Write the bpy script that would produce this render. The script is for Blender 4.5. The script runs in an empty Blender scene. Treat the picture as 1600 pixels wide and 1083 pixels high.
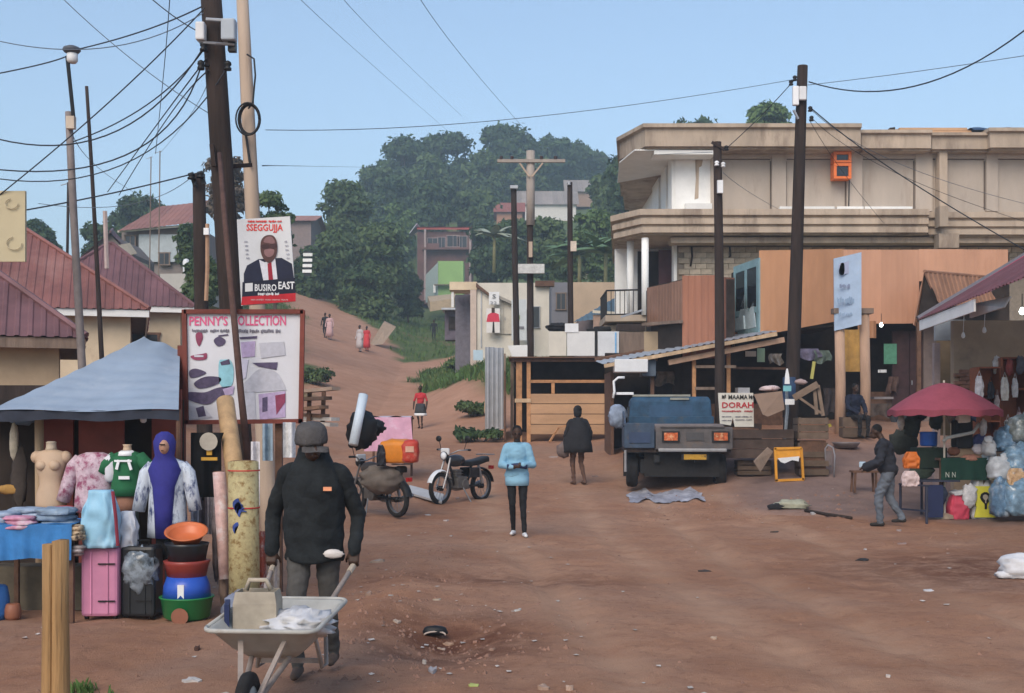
import bpy, math, random
import numpy as np
from mathutils import Vector, Matrix, Euler
R = math.radians
rnd = random.Random(7)
sc = bpy.context.scene
col = sc.collection

# ------------------------------------------------------------------ camera
F = 1920.0            # focal length in photo pixels (1600 px wide)
CZ, HZ = 1.75, 655.0  # eye height, horizon row
cam_d = bpy.data.cameras.new('camera')
cam = bpy.data.objects.new('camera', cam_d)
col.objects.link(cam)
cam.location = (0, 0, CZ)
cam.rotation_euler = (R(90), 0, 0)
cam_d.sensor_width = 36.0
cam_d.lens = 36.0 * F / 1600.0
cam_d.shift_y = (HZ - 541.5) / 1600.0
cam_d.clip_start = 0.1
cam_d.clip_end = 6000
sc.camera = cam

# ------------------------------------------------------------------ light
SUN_EL, SUN_AZ = 38.0, 200.0   # azimuth clockwise from +Y: behind the camera, a little to its left
w = bpy.data.worlds.new('World')
sc.world = w
w.use_nodes = True
nt = w.node_tree
bg = nt.nodes['Background']
sky = nt.nodes.new('ShaderNodeTexSky')
sky.sky_type = 'NISHITA'
sky.sun_disc = False
sky.sun_elevation = R(SUN_EL)
sky.sun_rotation = R(SUN_AZ)
sky.air_density = 1.0
sky.dust_density = 0.5
sky.ozone_density = 0.2
nt.links.new(sky.outputs[0], bg.inputs[0])
bg.inputs[1].default_value = 0.094
sun_d = bpy.data.lights.new('sun', 'SUN')
sun_d.energy = 1.5
sun_d.angle = R(40)
sun_d.color = (1.0, 0.86, 0.70)
sun = bpy.data.objects.new('sun', sun_d)
col.objects.link(sun)
_a, _e = R(SUN_AZ), R(SUN_EL)
_dir = Vector((math.sin(_a) * math.cos(_e), math.cos(_a) * math.cos(_e), math.sin(_e)))
sun.rotation_euler = _dir.to_track_quat('Z', 'Y').to_euler()
sc.view_settings.view_transform = 'Standard'
sc.view_settings.look = 'None'
sc.view_settings.exposure = 1.22
sc.view_settings.gamma = 1.0
sc.view_settings.use_curve_mapping = False
sc.render.engine = 'CYCLES'
sc.cycles.max_bounces = 6
sc.cycles.diffuse_bounces = 3
sc.cycles.volume_bounces = 1
sc.cycles.transparent_max_bounces = 8
sc.cycles.use_denoising = True

# ------------------------------------------------------------------ noise and terrain
_tab = np.random.RandomState(3).rand(256, 256)
def vnoise(x, y):
    x = np.asarray(x, float); y = np.asarray(y, float)
    xi = np.floor(x).astype(int); yi = np.floor(y).astype(int)
    fx = x - xi; fy = y - yi
    fx = fx * fx * (3 - 2 * fx); fy = fy * fy * (3 - 2 * fy)
    a = _tab[xi & 255, yi & 255]; b = _tab[(xi + 1) & 255, yi & 255]
    c = _tab[xi & 255, (yi + 1) & 255]; d = _tab[(xi + 1) & 255, (yi + 1) & 255]
    return (a * (1 - fx) + b * fx) * (1 - fy) + (c * (1 - fx) + d * fx) * fy - 0.5
def sst(a, b, x):
    t = np.clip((np.asarray(x, float) - a) / (b - a), 0, 1)
    return t * t * (3 - 2 * t)
PY = [-300, -20, 8, 20, 26, 32, 40, 47, 60, 75, 88, 98, 120, 140, 165, 200, 240, 400, 2500]
PZ = [-2, 0, 0, 0, .2, .75, 1.15, 1.5, 3.0, 4.9, 6.6, 8.1, 11, 13.6, 17.5, 33, 43, 48, 44]
def gvec(x, y):
    x = np.asarray(x, float); y = np.asarray(y, float)
    z = np.interp(y, PY, PZ)
    z = z - np.maximum(0, z - 12) * sst(.10, .30, -x / np.maximum(y, 1)) * sst(100, 150, y)
    lc = 0.09 + 0.003 * np.minimum(y, 90)
    left = np.minimum(np.maximum(0, -x - 3 - 0.05 * y), 17)
    z = z + left * lc * sst(13, 26, y) * (1 - sst(150, 260, y))
    z = z + sst(2.0, 6.0, x) * sst(22.5, 30, y) * 0.85 * (1 - 0.6 * sst(120, 220, y))
    z = z + sst(-4.8, -0.5, x) * sst(36, 56, y) * 1.7 * (1 - sst(95, 140, y))
    rel = np.maximum(0, x - 25) * 0.05 * sst(30, 90, y)
    z = z + np.minimum(rel, 8)
    # worn dirt relief
    near = 1 - sst(60, 140, y)
    z = z + near * (vnoise(x * .45 + 9, y * .45) * .09 + vnoise(x * 1.3, y * 1.3 + 5) * .045)
    z = z + (1 - sst(30, 45, y)) * (vnoise(x * 3.7 + 3, y * 3.7) * .028 + vnoise(x * 9.1, y * 9.1) * .014)
    z = z + sst(60, 140, y) * vnoise(x * .12, y * .12) * 1.2
    # wheel ruts, scuffed and interrupted
    for c0, ph in ((.55, 0.), (2.15, 1.), (3.3, 2.), (4.75, 3.)):
        xr_ = c0 - .05 * np.maximum(y - 8, 0) + .25 * np.sin(y * .22 + ph)
        z = z - .048 * np.exp(-((x - xr_) / .17) ** 2) * (1 - sst(20, 30, y)) * np.clip(.5 + 1.6 * vnoise(x * .3 + ph, y * .35), 0, 1)
        z = z + .018 * np.exp(-((np.abs(x - xr_) - .26) / .09) ** 2) * (1 - sst(18, 28, y)) * np.clip(.4 + 1.6 * vnoise(x * .4 + 4, y * .5), 0, 1)
    # eroded hollow with rubbish in the foreground and a low ridge left of it
    z = z - (.075 + .1 * vnoise(x * 2.3, y * 2.1)) * np.exp(-(((x + .5 + .25 * (y - 9.7)) / .5) ** 2 + ((y - 9.8) / .95) ** 2))
    z = z - .07 * np.exp(-(((x + .15) / 1.5) ** 2 + ((y - 13.6) / .5) ** 2))
    z = z + (.08 + .09 * vnoise(x * 1.9, y * 1.2)) * np.exp(-(((x + 1.35 - .02 * y) / .38) ** 2)) * sst(8.6, 10.5, y) * (1 - sst(13, 19, y))
    # broken, washed-out ground left of the wheel tracks
    er = np.exp(-(((x + .5) / 1.7) ** 2 + ((y - 11.5) / 4.0) ** 2))
    z = z - er * np.maximum(0, vnoise(x * 1.5 + 2, y * .9 + 3) - .05) * .16 - er * np.maximum(0, vnoise(x * 4.1 + 2, y * 2.6 + 3) - .08) * .07
    # ledge along the packed apron in front of the right-hand stalls
    led = 4.55 + 0.5 * (21.4 - y) * .9
    z = z - .10 * np.exp(-((y - (22.3 - .62 * (x - 4.6))) / .28) ** 2) * sst(4.0, 4.6, x) * (1 - sst(6.2, 6.8, x))
    return z
def gz(x, y):
    return float(gvec(np.array([x]), np.array([y]))[0])
def W(px, py, Y):
    return Vector(((px - 800) * Y / F, Y, CZ + (HZ - py) * Y / F))
def G(px, py):
    """point of the ground that stands at this place of the street"""
    lo, hi, st_ = 5.0, 260.0, None
    for step in (.6, .03, .002):
        t = np.arange(lo, min(hi, lo + 70 if step < .5 else hi) + step, step)
        hit = np.nonzero(gvec((px - 800) / F * t, t) >= CZ + (HZ - py) / F * t)[0]
        i = hit[0] if len(hit) else len(t) - 1
        lo, hi = max(5.0, t[i] - step), t[i] + step
    x, y = (px - 800) / F * t[i], t[i]
    return Vector((x, y, gz(x, y)))

# ------------------------------------------------------------------ materials
_m = {}
def lin(c):
    return tuple((v / 12.92 if v <= .04045 else ((v + .055) / 1.055) ** 2.4) for v in c)
def mat(name, c, rough=.85, var=.16, scale=5.0, bump=0.0, bscale=40.0, metal=0.0, c2=None, spot=.5, spec=.3, emit=0.0, trans=0.0, rand=.12, stretch=None, alpha=1.0):
    if name in _m:
        return _m[name]
    m = bpy.data.materials.new(name)
    m.use_nodes = True
    n = m.node_tree.nodes; L = m.node_tree.links
    b = n['Principled BSDF']
    b.inputs['Roughness'].default_value = rough
    b.inputs['Metallic'].default_value = metal
    b.inputs['Specular IOR Level'].default_value = spec
    tc = n.new('ShaderNodeTexCoord')
    src = tc.outputs['Object']
    if stretch:
        mp = n.new('ShaderNodeMapping')
        mp.inputs['Scale'].default_value = stretch
        L.new(src, mp.inputs[0]); src = mp.outputs[0]
    nz = n.new('ShaderNodeTexNoise')
    nz.inputs['Scale'].default_value = scale
    nz.inputs['Detail'].default_value = 6
    nz.inputs['Roughness'].default_value = .62
    L.new(src, nz.inputs['Vector'])
    rp = n.new('ShaderNodeValToRGB')
    e = rp.color_ramp.elements
    e[0].position = .32; e[1].position = .68
    lo = tuple(max(0, v * (1 - var)) for v in c); hi = tuple(min(1, v * (1 + var)) for v in c)
    e[0].color = lo + (1,); e[1].color = hi + (1,)
    L.new(nz.outputs['Fac'], rp.inputs[0])
    out = rp.outputs[0]
    if c2 is not None:
        n2 = n.new('ShaderNodeTexNoise')
        n2.inputs['Scale'].default_value = scale * .45
        n2.inputs['Detail'].default_value = 8
        n2.inputs['Roughness'].default_value = .7
        L.new(src, n2.inputs['Vector'])
        r2 = n.new('ShaderNodeValToRGB')
        r2.color_ramp.elements[0].position = spot
        r2.color_ramp.elements[1].position = min(1, spot + .14)
        L.new(n2.outputs['Fac'], r2.inputs[0])
        mx = n.new('ShaderNodeMix'); mx.data_type = 'RGBA'
        L.new(r2.outputs[0], mx.inputs['Factor'])
        L.new(out, mx.inputs['A']); mx.inputs['B'].default_value = c2 + (1,)
        out = mx.outputs['Result']
    if rand:
        oi = n.new('ShaderNodeObjectInfo')
        mr = n.new('ShaderNodeMapRange')
        mr.inputs['To Min'].default_value = 1 - rand; mr.inputs['To Max'].default_value = 1 + rand
        L.new(oi.outputs['Random'], mr.inputs['Value'])
        hs = n.new('ShaderNodeHueSaturation')
        L.new(mr.outputs[0], hs.inputs['Value']); L.new(out, hs.inputs['Color'])
        out = hs.outputs[0]
    L.new(out, b.inputs['Base Color'])
    if bump:
        n3 = n.new('ShaderNodeTexNoise')
        n3.inputs['Scale'].default_value = bscale; n3.inputs['Detail'].default_value = 5
        L.new(src, n3.inputs['Vector'])
        bp = n.new('ShaderNodeBump')
        bp.inputs['Strength'].default_value = bump; bp.inputs['Distance'].default_value = .02
        L.new(n3.outputs['Fac'], bp.inputs['Height']); L.new(bp.outputs[0], b.inputs['Normal'])
    if emit:
        b.inputs['Emission Color'].default_value = c + (1,)
        b.inputs['Emission Strength'].default_value = emit
    if trans:
        b.inputs['Transmission Weight'].default_value = trans
    if alpha < 1:
        b.inputs['Alpha'].default_value = alpha
    _m[name] = m
    return m

# ------------------------------------------------------------------ mesh builder
class MB:
    def __init__(s):
        s.v = []; s.f = []
    def add(s, vs, fs):
        o = len(s.v)
        s.v += [tuple(p) for p in vs]
        s.f += [tuple(i + o for i in f) for f in fs]
        return s
    def box(s, c, d, rz=0, M=None):
        x, y, z = d[0] / 2, d[1] / 2, d[2] / 2
        vs = [Vector(p) for p in ((-x, -y, -z), (x, -y, -z), (x, y, -z), (-x, y, -z), (-x, -y, z), (x, -y, z), (x, y, z), (-x, y, z))]
        Q = M if M is not None else Matrix.Rotation(rz, 3, 'Z')
        c = Vector(c)
        return s.add([Q @ p + c for p in vs], [(3, 2, 1, 0), (4, 5, 6, 7), (0, 1, 5, 4), (1, 2, 6, 5), (2, 3, 7, 6), (3, 0, 4, 7)])
    def bar(s, a, b, w, h, up=(0, 0, 1)):
        a = Vector(a); b = Vector(b); d = b - a; L = d.length; d.normalize()
        u = Vector(up)
        if abs(d.dot(u)) > .98: u = Vector((0, 1, 0))
        sx = d.cross(u).normalized(); uu = sx.cross(d)
        Q = Matrix((sx, d, uu)).transposed()
        return s.box((a + b) / 2, (w, L, h), M=Q)
    def tube(s, pts, rad, n=8, cap=True):
        pts = [Vector(p) for p in pts]
        if not hasattr(rad, '__len__'): rad = [rad] * len(pts)
        rings = []
        pu = None
        for i, p in enumerate(pts):
            d = (pts[min(i + 1, len(pts) - 1)] - pts[max(i - 1, 0)])
            if d.length < 1e-9: d = Vector((0, 0, 1))
            d.normalize()
            if pu is None:
                u = d.orthogonal().normalized()
            else:
                u = (pu - d * pu.dot(d)).normalized()
            pu = u; v = d.cross(u)
            rings.append([p + (u * math.cos(2 * math.pi * k / n) + v * math.sin(2 * math.pi * k / n)) * rad[i] for k in range(n)])
        return s.loft(rings, cap)
    def loft(s, rings, cap=True, closed=True):
        n = len(rings[0]); vs = [p for r in rings for p in r]; fs = []
        for i in range(len(rings) - 1):
            for k in range(n if closed else n - 1):
                a = i * n + k; b = i * n + (k + 1) % n
                fs.append((a, b, b + n, a + n))
        if cap and closed:
            fs.append(tuple(reversed(range(n)))); fs.append(tuple(range((len(rings) - 1) * n, len(rings) * n)))
        return s.add(vs, fs)
    def lathe(s, prof, c=(0, 0, 0), n=20, sx=1, sy=1, axis='Z', cap=False):
        c = Vector(c); rings = []
        for r, z in prof:
            ring = []
            for k in range(n):
                a = 2 * math.pi * k / n
                p = Vector((r * math.cos(a) * sx, r * math.sin(a) * sy, z))
                if axis == 'X': p = Vector((p.z, p.x, p.y))
                if axis == 'Y': p = Vector((p.x, p.z, p.y))
                ring.append(c + p)
            rings.append(ring)
        return s.loft(rings, cap)
    def prism(s, poly, ext):
        """polygon of 3-D points pushed along the vector ext"""
        poly = [Vector(p) for p in poly]; e = Vector(ext); n = len(poly)
        fs = [tuple(range(n)), tuple(reversed(range(n, 2 * n)))]
        fs += [(i, (i + 1) % n, (i + 1) % n + n, i + n)[::-1] for i in range(n)]
        return s.add(poly + [p + e for p in poly], fs)
    def sheet(s, fn, nu, nv, th=0.0):
        vs = [Vector(fn(i / nu, j / nv)) for j in range(nv + 1) for i in range(nu + 1)]
        fs = [(j * (nu + 1) + i, j * (nu + 1) + i + 1, (j + 1) * (nu + 1) + i + 1, (j + 1) * (nu + 1) + i) for j in range(nv) for i in range(nu)]
        return s.add(vs, fs)
    def blob(s, c, r, seed=0, amp=.12, freq=2.2, nu=20, nv=12, flat=0, sq=1.0):
        c = Vector(c); rings = []
        for j in range(nv + 1):
            th = math.pi * (j + .02) / (nv + .04)
            ring = []
            for i in range(nu):
                ph = 2 * math.pi * i / nu
                d = Vector((math.sin(th) * math.cos(ph), math.sin(th) * math.sin(ph), -math.cos(th)))
                if sq != 1.0:
                    d = Vector([math.copysign(abs(q) ** sq, q) for q in d])
                k = 1 + amp * 2 * float(vnoise(d.x * freq + seed * 3.1 + 7 * d.z, d.y * freq + d.z * freq * 1.7 + seed))
                k += amp * float(vnoise(d.x * freq * 3 + seed, d.y * freq * 3 + d.z * freq * 4))
                p = Vector((d.x * r[0] * k, d.y * r[1] * k, d.z * r[2] * k))
                if flat and p.z < -r[2] * flat: p.z = -r[2] * flat
                ring.append(c + p)
            rings.append(ring)
        return s.loft(rings, True)
    def mesh(s, name, origin=(0, 0, 0), smooth=False):
        o = Vector(origin)
        me = bpy.data.meshes.new(name)
        me.from_pydata([tuple(Vector(p) - o) for p in s.v], [], s.f)
        if smooth:
            me.polygons.foreach_set('use_smooth', [True] * len(me.polygons))
        me.update()
        return me

def recalc(me):
    import bmesh
    b = bmesh.new(); b.from_mesh(me)
    bmesh.ops.recalc_face_normals(b, faces=b.faces[:])
    b.to_mesh(me); b.free()
def mesh_obj(name, me, m, parent=None):
    o = bpy.data.objects.new(name, me)
    col.objects.link(o)
    for q in (m if isinstance(m, (list, tuple)) else [m]):
        if len(me.materials) < (len(m) if isinstance(m, (list, tuple)) else 1):
            me.materials.append(q)
    if parent is not None: o.parent = parent
    return o
def tag(o, label=None, cat=None, group=None, kind=None):
    if label: o['label'] = label
    if cat: o['category'] = cat
    if group: o['group'] = group
    if kind: o['kind'] = kind
    return o
_org = {}
def T(name, label, cat, loc=(0, 0, 0), rz=0, group=None):
    e = bpy.data.objects.new(name, None)
    e.empty_display_size = .2
    col.objects.link(e)
    e.location = loc
    e.rotation_euler = (0, 0, rz)
    _org[e.name] = Vector(loc)
    return tag(e, label, cat, group)
def P(mb, name, m, parent, smooth=False, label=None, local=False, bev=0):
    """a part; mb holds world coordinates unless local"""
    r = parent
    while r.parent is not None: r = r.parent
    org = (0, 0, 0) if local else _org.get(r.name, r.location)
    me = mb.mesh(name, org, smooth)
    recalc(me)
    o = mesh_obj(name, me, m, parent)
    if bev:
        b = o.modifiers.new('bevel', 'BEVEL'); b.width = bev; b.segments = 2; b.limit_method = 'ANGLE'
    if label: o['label'] = label
    return o
def S(mb, name, m, label, cat, group=None, smooth=False, kind=None, bev=0):
    """a thing that is one mesh"""
    vs = np.array([tuple(p) for p in mb.v])
    org = Vector(((vs[:, 0].min() + vs[:, 0].max()) / 2, (vs[:, 1].min() + vs[:, 1].max()) / 2, vs[:, 2].min()))
    me = mb.mesh(name, org, smooth)
    recalc(me)
    o = mesh_obj(name, me, m)
    o.location = org
    _org[o.name] = org
    if bev:
        b = o.modifiers.new('bevel', 'BEVEL'); b.width = bev; b.segments = 2; b.limit_method = 'ANGLE'
    return tag(o, label, cat, group, kind)
def scribble(px0, px1, py0, py1, Y, m, parent, words=4, seed=1, name='printed_line'):
    """a line of print too worn to read: short strokes"""
    rs = random.Random(seed); mb = MB(); x = px0
    while x < px1 - 1:
        wl_ = rs.uniform(.5, 1.5) * (px1 - px0) / words; e = min(px1, x + wl_ * .86)
        t = x
        while t < e:
            w_ = rs.uniform(.6, 2.2) * (py1 - py0) / 8; k0, k1 = rs.uniform(0, .35), rs.uniform(.65, 1)
            a, b_ = W(t, py0 + (py1 - py0) * k0, Y), W(min(e, t + w_), py0 + (py1 - py0) * k1, Y)
            mb.prism([(a.x, Y, b_.z), (b_.x, Y, b_.z), (b_.x, Y, a.z), (a.x, Y, a.z)], (0, -.002, 0))
            t += w_ * rs.uniform(1.0, 1.45)
        x += wl_
    tag(P(mb, name, m, parent), kind='stuff')
def smooth_loop(pts, n=5):
    out = []; k = len(pts)
    for i in range(k):
        p0, p1, p2, p3 = [pts[(i + j - 1) % k] for j in range(4)]
        for t in [q / n for q in range(n)]:
            out.append(tuple(.5 * (2 * b + (c - a) * t + (2 * a - 5 * b + 4 * c - d) * t * t + (3 * b - a - 3 * c + d) * t ** 3) for a, b, c, d in zip(p0, p1, p2, p3)))
    return out
def copy_tree(o, parent=None):
    c = o.copy(); col.objects.link(c)
    if parent is not None: c.parent = parent
    for ch in [q for q in o.children]:
        k = copy_tree(ch, c)
    return c
def lettering(txt, cx, cy, cz, wd, ht, m, parent, rz=0, name='lettering', org=None, bold=0.0):
    """flat raised letters on an upright board that faces -Y (turned by rz)"""
    cu = bpy.data.curves.new('t', 'FONT')
    cu.body = txt; cu.size = 1; cu.align_x = 'CENTER'; cu.align_y = 'CENTER'; cu.extrude = 0.0; cu.resolution_u = 2
    cu.offset = bold
    t = bpy.data.objects.new('t', cu); col.objects.link(t)
    dg = bpy.context.evaluated_depsgraph_get()
    me = bpy.data.meshes.new_from_object(t.evaluated_get(dg))
    bpy.data.objects.remove(t); bpy.data.curves.remove(cu)
    n = len(me.vertices)
    a = np.zeros(n * 3); me.vertices.foreach_get('co', a); a = a.reshape(-1, 3)
    mn, mxx = a.min(0), a.max(0); sz = np.maximum(mxx - mn, 1e-6)
    u = ((a[:, 0] - mn[0]) / sz[0] - .5) * wd; v = ((a[:, 1] - mn[1]) / sz[1] - .5) * ht
    r = parent
    while r.parent is not None: r = r.parent
    o0 = _org.get(r.name, Vector((0, 0, 0))) if org is None else Vector(org)
    out = np.stack([cx + u * math.cos(rz) - o0.x, cy + u * math.sin(rz) - o0.y, cz + v - o0.z], 1)
    me.vertices.foreach_set('co', out.ravel()); me.update()
    me.name = name
    me.materials.clear()
    return mesh_obj(name, me, m, parent)
# ------------------------------------------------------------------ shared colours (base colours; dark interiors carry painted shade)
iron_brown = mat('rusty brown iron sheet', (.235, .095, .08), .6, .22, 1.4, c2=(.31, .15, .125), spot=.52, metal=.15, spec=.4)
iron_purple = mat('faded maroon iron sheet', (.165, .08, .085), .55, .22, 1.4, c2=(.12, .055, .055), spot=.55, metal=.15, spec=.4)
wood_dark = mat('tarred pole timber', (.035, .024, .02), .9, .35, 9, .5, 60, stretch=(1, 1, .12))
wood_grey = mat('weathered grey timber', (.19, .14, .11), .9, .25, 8, .4, 50, stretch=(1, 1, .15))
wood_pale = mat('pale planed timber', (.46, .33, .21), .85, .22, 7, .25, 50, stretch=(1, 1, .15))
wood_post = mat('split eucalyptus timber', (.36, .21, .09), .8, .32, 12, .5, 60, stretch=(1, 1, .08))
wood_orange = mat('fresh sawn orange timber', (.44, .23, .11), .85, .25, 7, .3, 40)
wood_brown = mat('brown stained timber', (.13, .07, .045), .85, .3, 7, .3, 40)
concrete = mat('raw concrete', (.43, .345, .265), .92, .2, 1.6, .4, 25, c2=(.22, .165, .125), spot=.51, stretch=(1, 1, .25))
plaster = mat('grey cement plaster', (.45, .385, .325), .92, .1, 1.2, .25, 25, c2=(.34, .275, .225), spot=.54, stretch=(1, 1, .22))
block_m = mat('cement block', (.46, .385, .295), .95, .18, 7, .5, 60, rand=.16)
mortar = mat('mortar', (.24, .20, .16), .95, .15, 9)
white_paint = mat('white wall paint', (.78, .78, .76), .8, .06, 2, c2=(.62, .61, .58), spot=.66)
cream = mat('cream wall paint', (.58, .47, .33), .88, .12, 1.6, c2=(.45, .34, .23), spot=.58)
tan_wall = mat('tan plastered wall', (.42, .32, .215), .9, .14, 1.6, c2=(.3, .22, .15), spot=.58)
black = mat('black plastic', (.012, .012, .013), .5, .2, 8)
dark_in = mat('dark interior shade', (.03, .022, .018), .95, .4, 3)  # near-black colour stands in for shade inside kiosks, stalls and openings
dark_cloth = mat('dark cloth', (.02, .02, .023), .95, .3, 8)
steel = mat('dull steel', (.30, .30, .31), .45, .15, 8, metal=.7)
zinc = mat('grey galvanised sheet', (.40, .42, .45), .5, .14, 3, metal=.3, c2=(.3, .29, .28), spot=.6)
white_pl = mat('white plastic', (.75, .76, .77), .5, .06, 5)
red_brown = mat('red oxide painted board', (.22, .055, .04), .7, .2, 4, c2=(.14, .04, .03), spot=.6)
orange_wall = mat('orange painted iron', (.44, .225, .12), .75, .14, 1.2, c2=(.36, .18, .10), spot=.54, stretch=(1, 1, .3))
salmon_wall = mat('salmon painted iron', (.56, .30, .19), .75, .12, 1.2, c2=(.47, .245, .15), spot=.54, stretch=(1, 1, .3))
brick_red = mat('red brown iron wall', (.33, .145, .09), .75, .14, 1.6, c2=(.24, .10, .07), spot=.54, stretch=(1, 1, .3))
rubber = mat('black rubber', (.018, .017, .017), .9, .3, 14)
glass_dark = mat('dark window glass', (.02, .023, .028), .15, .2, 3, spec=.5)
skin_m = mat('dark brown skin', (.05, .026, .017), .55, .15, 12, rand=0)
hair_m = mat('black hair', (.008, .007, .007), .9, .2, 30, .6, 90)
blue_cloth = mat('blue tarp cloth', (.035, .17, .42), .7, .2, 6, .3, 12)

# ------------------------------------------------------------------ ground
def axis(lo, hi, d, far, k):
    mid = list(np.arange(lo, hi, d)); a = []; b = []
    st = d; p = lo
    while p > -far:
        st *= k; p -= st; a.append(p)
    st = d; p = mid[-1]
    while p < far:
        st *= k; p += st; b.append(p)
    return np.array(a[::-1] + mid + b)
gx = axis(-5.5, 9.5, .055, 1600, 1.055)
gy1 = list(np.arange(6.6, 24, .055))
st = .055; p = gy1[-1]
while p < 2400:
    st = min(st * 1.02, max(.055, .012 * p) if p < 300 else 60); p += st; gy1.append(p)
back = []; st = .06; p = 6.6
while p > -300:
    st *= 1.12; p -= st; back.append(p)
gy = np.array(back[::-1] + gy1)
XX, YY = np.meshgrid(gx, gy)
ZZ = gvec(XX.ravel(), YY.ravel())
nx, ny = len(gx), len(gy)
idx = np.arange(nx * ny).reshape(ny, nx)
quads = np.stack([idx[:-1, :-1], idx[:-1, 1:], idx[1:, 1:], idx[1:, :-1]], -1).reshape(-1, 4)
gme = bpy.data.meshes.new('ground')
gme.vertices.add(nx * ny)
gme.vertices.foreach_set('co', np.stack([XX.ravel(), YY.ravel(), ZZ], 1).astype(np.float32).ravel())
gme.loops.add(len(quads) * 4)
gme.loops.foreach_set('vertex_index', quads.ravel().astype(np.int32))
gme.polygons.add(len(quads))
gme.polygons.foreach_set('loop_start', np.arange(0, len(quads) * 4, 4, dtype=np.int32))
gme.polygons.foreach_set('use_smooth', np.ones(len(quads), bool))
gme.update(calc_edges=True)
def dist_path(x, y, pts):
    best = np.full(x.shape, 1e9)
    for (x0, y0, w0), (x1, y1, w1) in zip(pts[:-1], pts[1:]):
        dx, dy = x1 - x0, y1 - y0
        t = np.clip(((x - x0) * dx + (y - y0) * dy) / (dx * dx + dy * dy), 0, 1)
        d = np.hypot(x - x0 - t * dx, y - y0 - t * dy) - (w0 + t * (w1 - w0))
        best = np.minimum(best, d)
    return best
ROAD = [(-2, 34, 9), (-3.9, 46, 3.8), (-4.8, 51, 3.3), (-6.3, 57, 2.8), (-7.8, 64, 2.8), (-11.9, 88, 3.0), (-15.5, 99, 2.8), (-24, 108, 2.6), (-60, 125, 2.5)]
ROAD2 = [(-7.0, 72, 1.7), (-3.8, 80, 1.5), (1, 88, 1.6), (14, 96, 1.6)]
def grass_mask(x, y):
    d = np.minimum(dist_path(x, y, ROAD), dist_path(x, y, ROAD2))
    d = d + vnoise(x * .5, y * .5) * 1.6 + vnoise(x * 1.7, y * 1.7) * .8
    m = sst(-.2, .9, d) * sst(37, 43, y)
    return m
gm = grass_mask(XX.ravel(), YY.ravel())
soil = np.exp(-(((XX.ravel() + .45) / .75) ** 2 + ((YY.ravel() - 9.9) / 1.1) ** 2)) + .8 * np.exp(-(((XX.ravel() + .1) / 1.6) ** 2 + ((YY.ravel() - 13.4) / .7) ** 2))
soil += .9 * np.exp(-(((XX.ravel() - 5.6) / 2.2) ** 2 + ((YY.ravel() - 14.5) / 2.0) ** 2))
apron = sst(-.5, .6, YY.ravel() - (22.3 - .62 * (XX.ravel() - 4.6)) + vnoise(XX.ravel() * 2, YY.ravel() * 2) * .7) * sst(3.6, 5.2, XX.ravel()) * (1 - sst(27, 30, YY.ravel()))
farroad = sst(34, 44, YY.ravel())
trk = np.zeros(nx * ny)
for c0, ph in ((.55, 0.), (2.15, 1.), (3.3, 2.), (4.75, 3.)):
    xr_ = c0 - .05 * np.maximum(YY.ravel() - 8, 0) + .25 * np.sin(YY.ravel() * .22 + ph)
    trk = np.maximum(trk, np.exp(-((XX.ravel() - xr_) / .32) ** 2) * (1 - sst(24, 36, YY.ravel())))
for nm, arr in (('track', trk), ('farroad', farroad), ('grass', gm), ('soil', np.clip(soil, 0, 1)), ('apron', apron)):
    at = gme.attributes.new(nm, 'FLOAT', 'POINT'); at.data.foreach_set('value', arr.astype(np.float32))
gmat = bpy.data.materials.new('packed murram earth'); gmat.use_nodes = True
n = gmat.node_tree.nodes; L = gmat.node_tree.links; b = n['Principled BSDF']
b.inputs['Roughness'].default_value = .95; b.inputs['Specular IOR Level'].default_value = .15
tc = n.new('ShaderNodeTexCoord')
def noise(sc_, det=8, ro=.65, dist=0):
    q = n.new('ShaderNodeTexNoise'); q.inputs['Scale'].default_value = sc_; q.inputs['Detail'].default_value = det
    q.inputs['Roughness'].default_value = ro; q.inputs['Distortion'].default_value = dist
    L.new(tc.outputs['Object'], q.inputs['Vector']); return q.outputs['Fac']
def ramp(src, p0, p1, c0=(0, 0, 0), c1=(1, 1, 1)):
    q = n.new('ShaderNodeValToRGB'); e = q.color_ramp.elements
    e[0].position, e[1].position = p0, p1; e[0].color = c0 + (1,); e[1].color = c1 + (1,)
    L.new(src, q.inputs[0]); return q.outputs[0]
def mix(f, a, bb):
    q = n.new('ShaderNodeMix'); q.data_type = 'RGBA'
    if isinstance(f, float): q.inputs['Factor'].default_value = f
    else: L.new(f, q.inputs['Factor'])
    for s_, v in (('A', a), ('B', bb)):
        if isinstance(v, tuple): q.inputs[s_].default_value = v + (1,)
        else: L.new(v, q.inputs[s_])
    return q.outputs['Result']
def attr(nm):
    q = n.new('ShaderNodeAttribute'); q.attribute_name = nm; return q.outputs['Fac']
def mul(a, bb):
    q = n.new('ShaderNodeMath'); q.operation = 'MULTIPLY'; q.use_clamp = True
    for i, v in enumerate((a, bb)):
        if isinstance(v, (int, float)): q.inputs[i].default_value = v
        else: L.new(v, q.inputs[i])
    return q.outputs[0]
dirt = ramp(noise(.55), .3, .7, (.295, .137, .075), (.46, .255, .16))
dirt = mix(mul(ramp(noise(3.1, 9, .7), .42, .66), .8), dirt, (.31, .155, .098))
dirt = mix(mul(ramp(noise(.23, 6, .6, .6), .46, .66), .65), dirt, (.37, .24, .175))
dirt = mix(mul(ramp(noise(9, 9, .75), .52, .68), .7), dirt, (.19, .095, .06))
dirt = mix(mul(ramp(noise(38, 6, .7), .58, .7), .6), dirt, (.48, .31, .235))
dirt = mix(mul(mul(attr('track'), ramp(noise(1.3, 8, .7), .35, .6)), .7), dirt, (.48, .295, .195))
dirt = mix(mul(attr('soil'), ramp(noise(2.6, 9, .72), .36, .56)), dirt, (.135, .052, .03))
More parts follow.
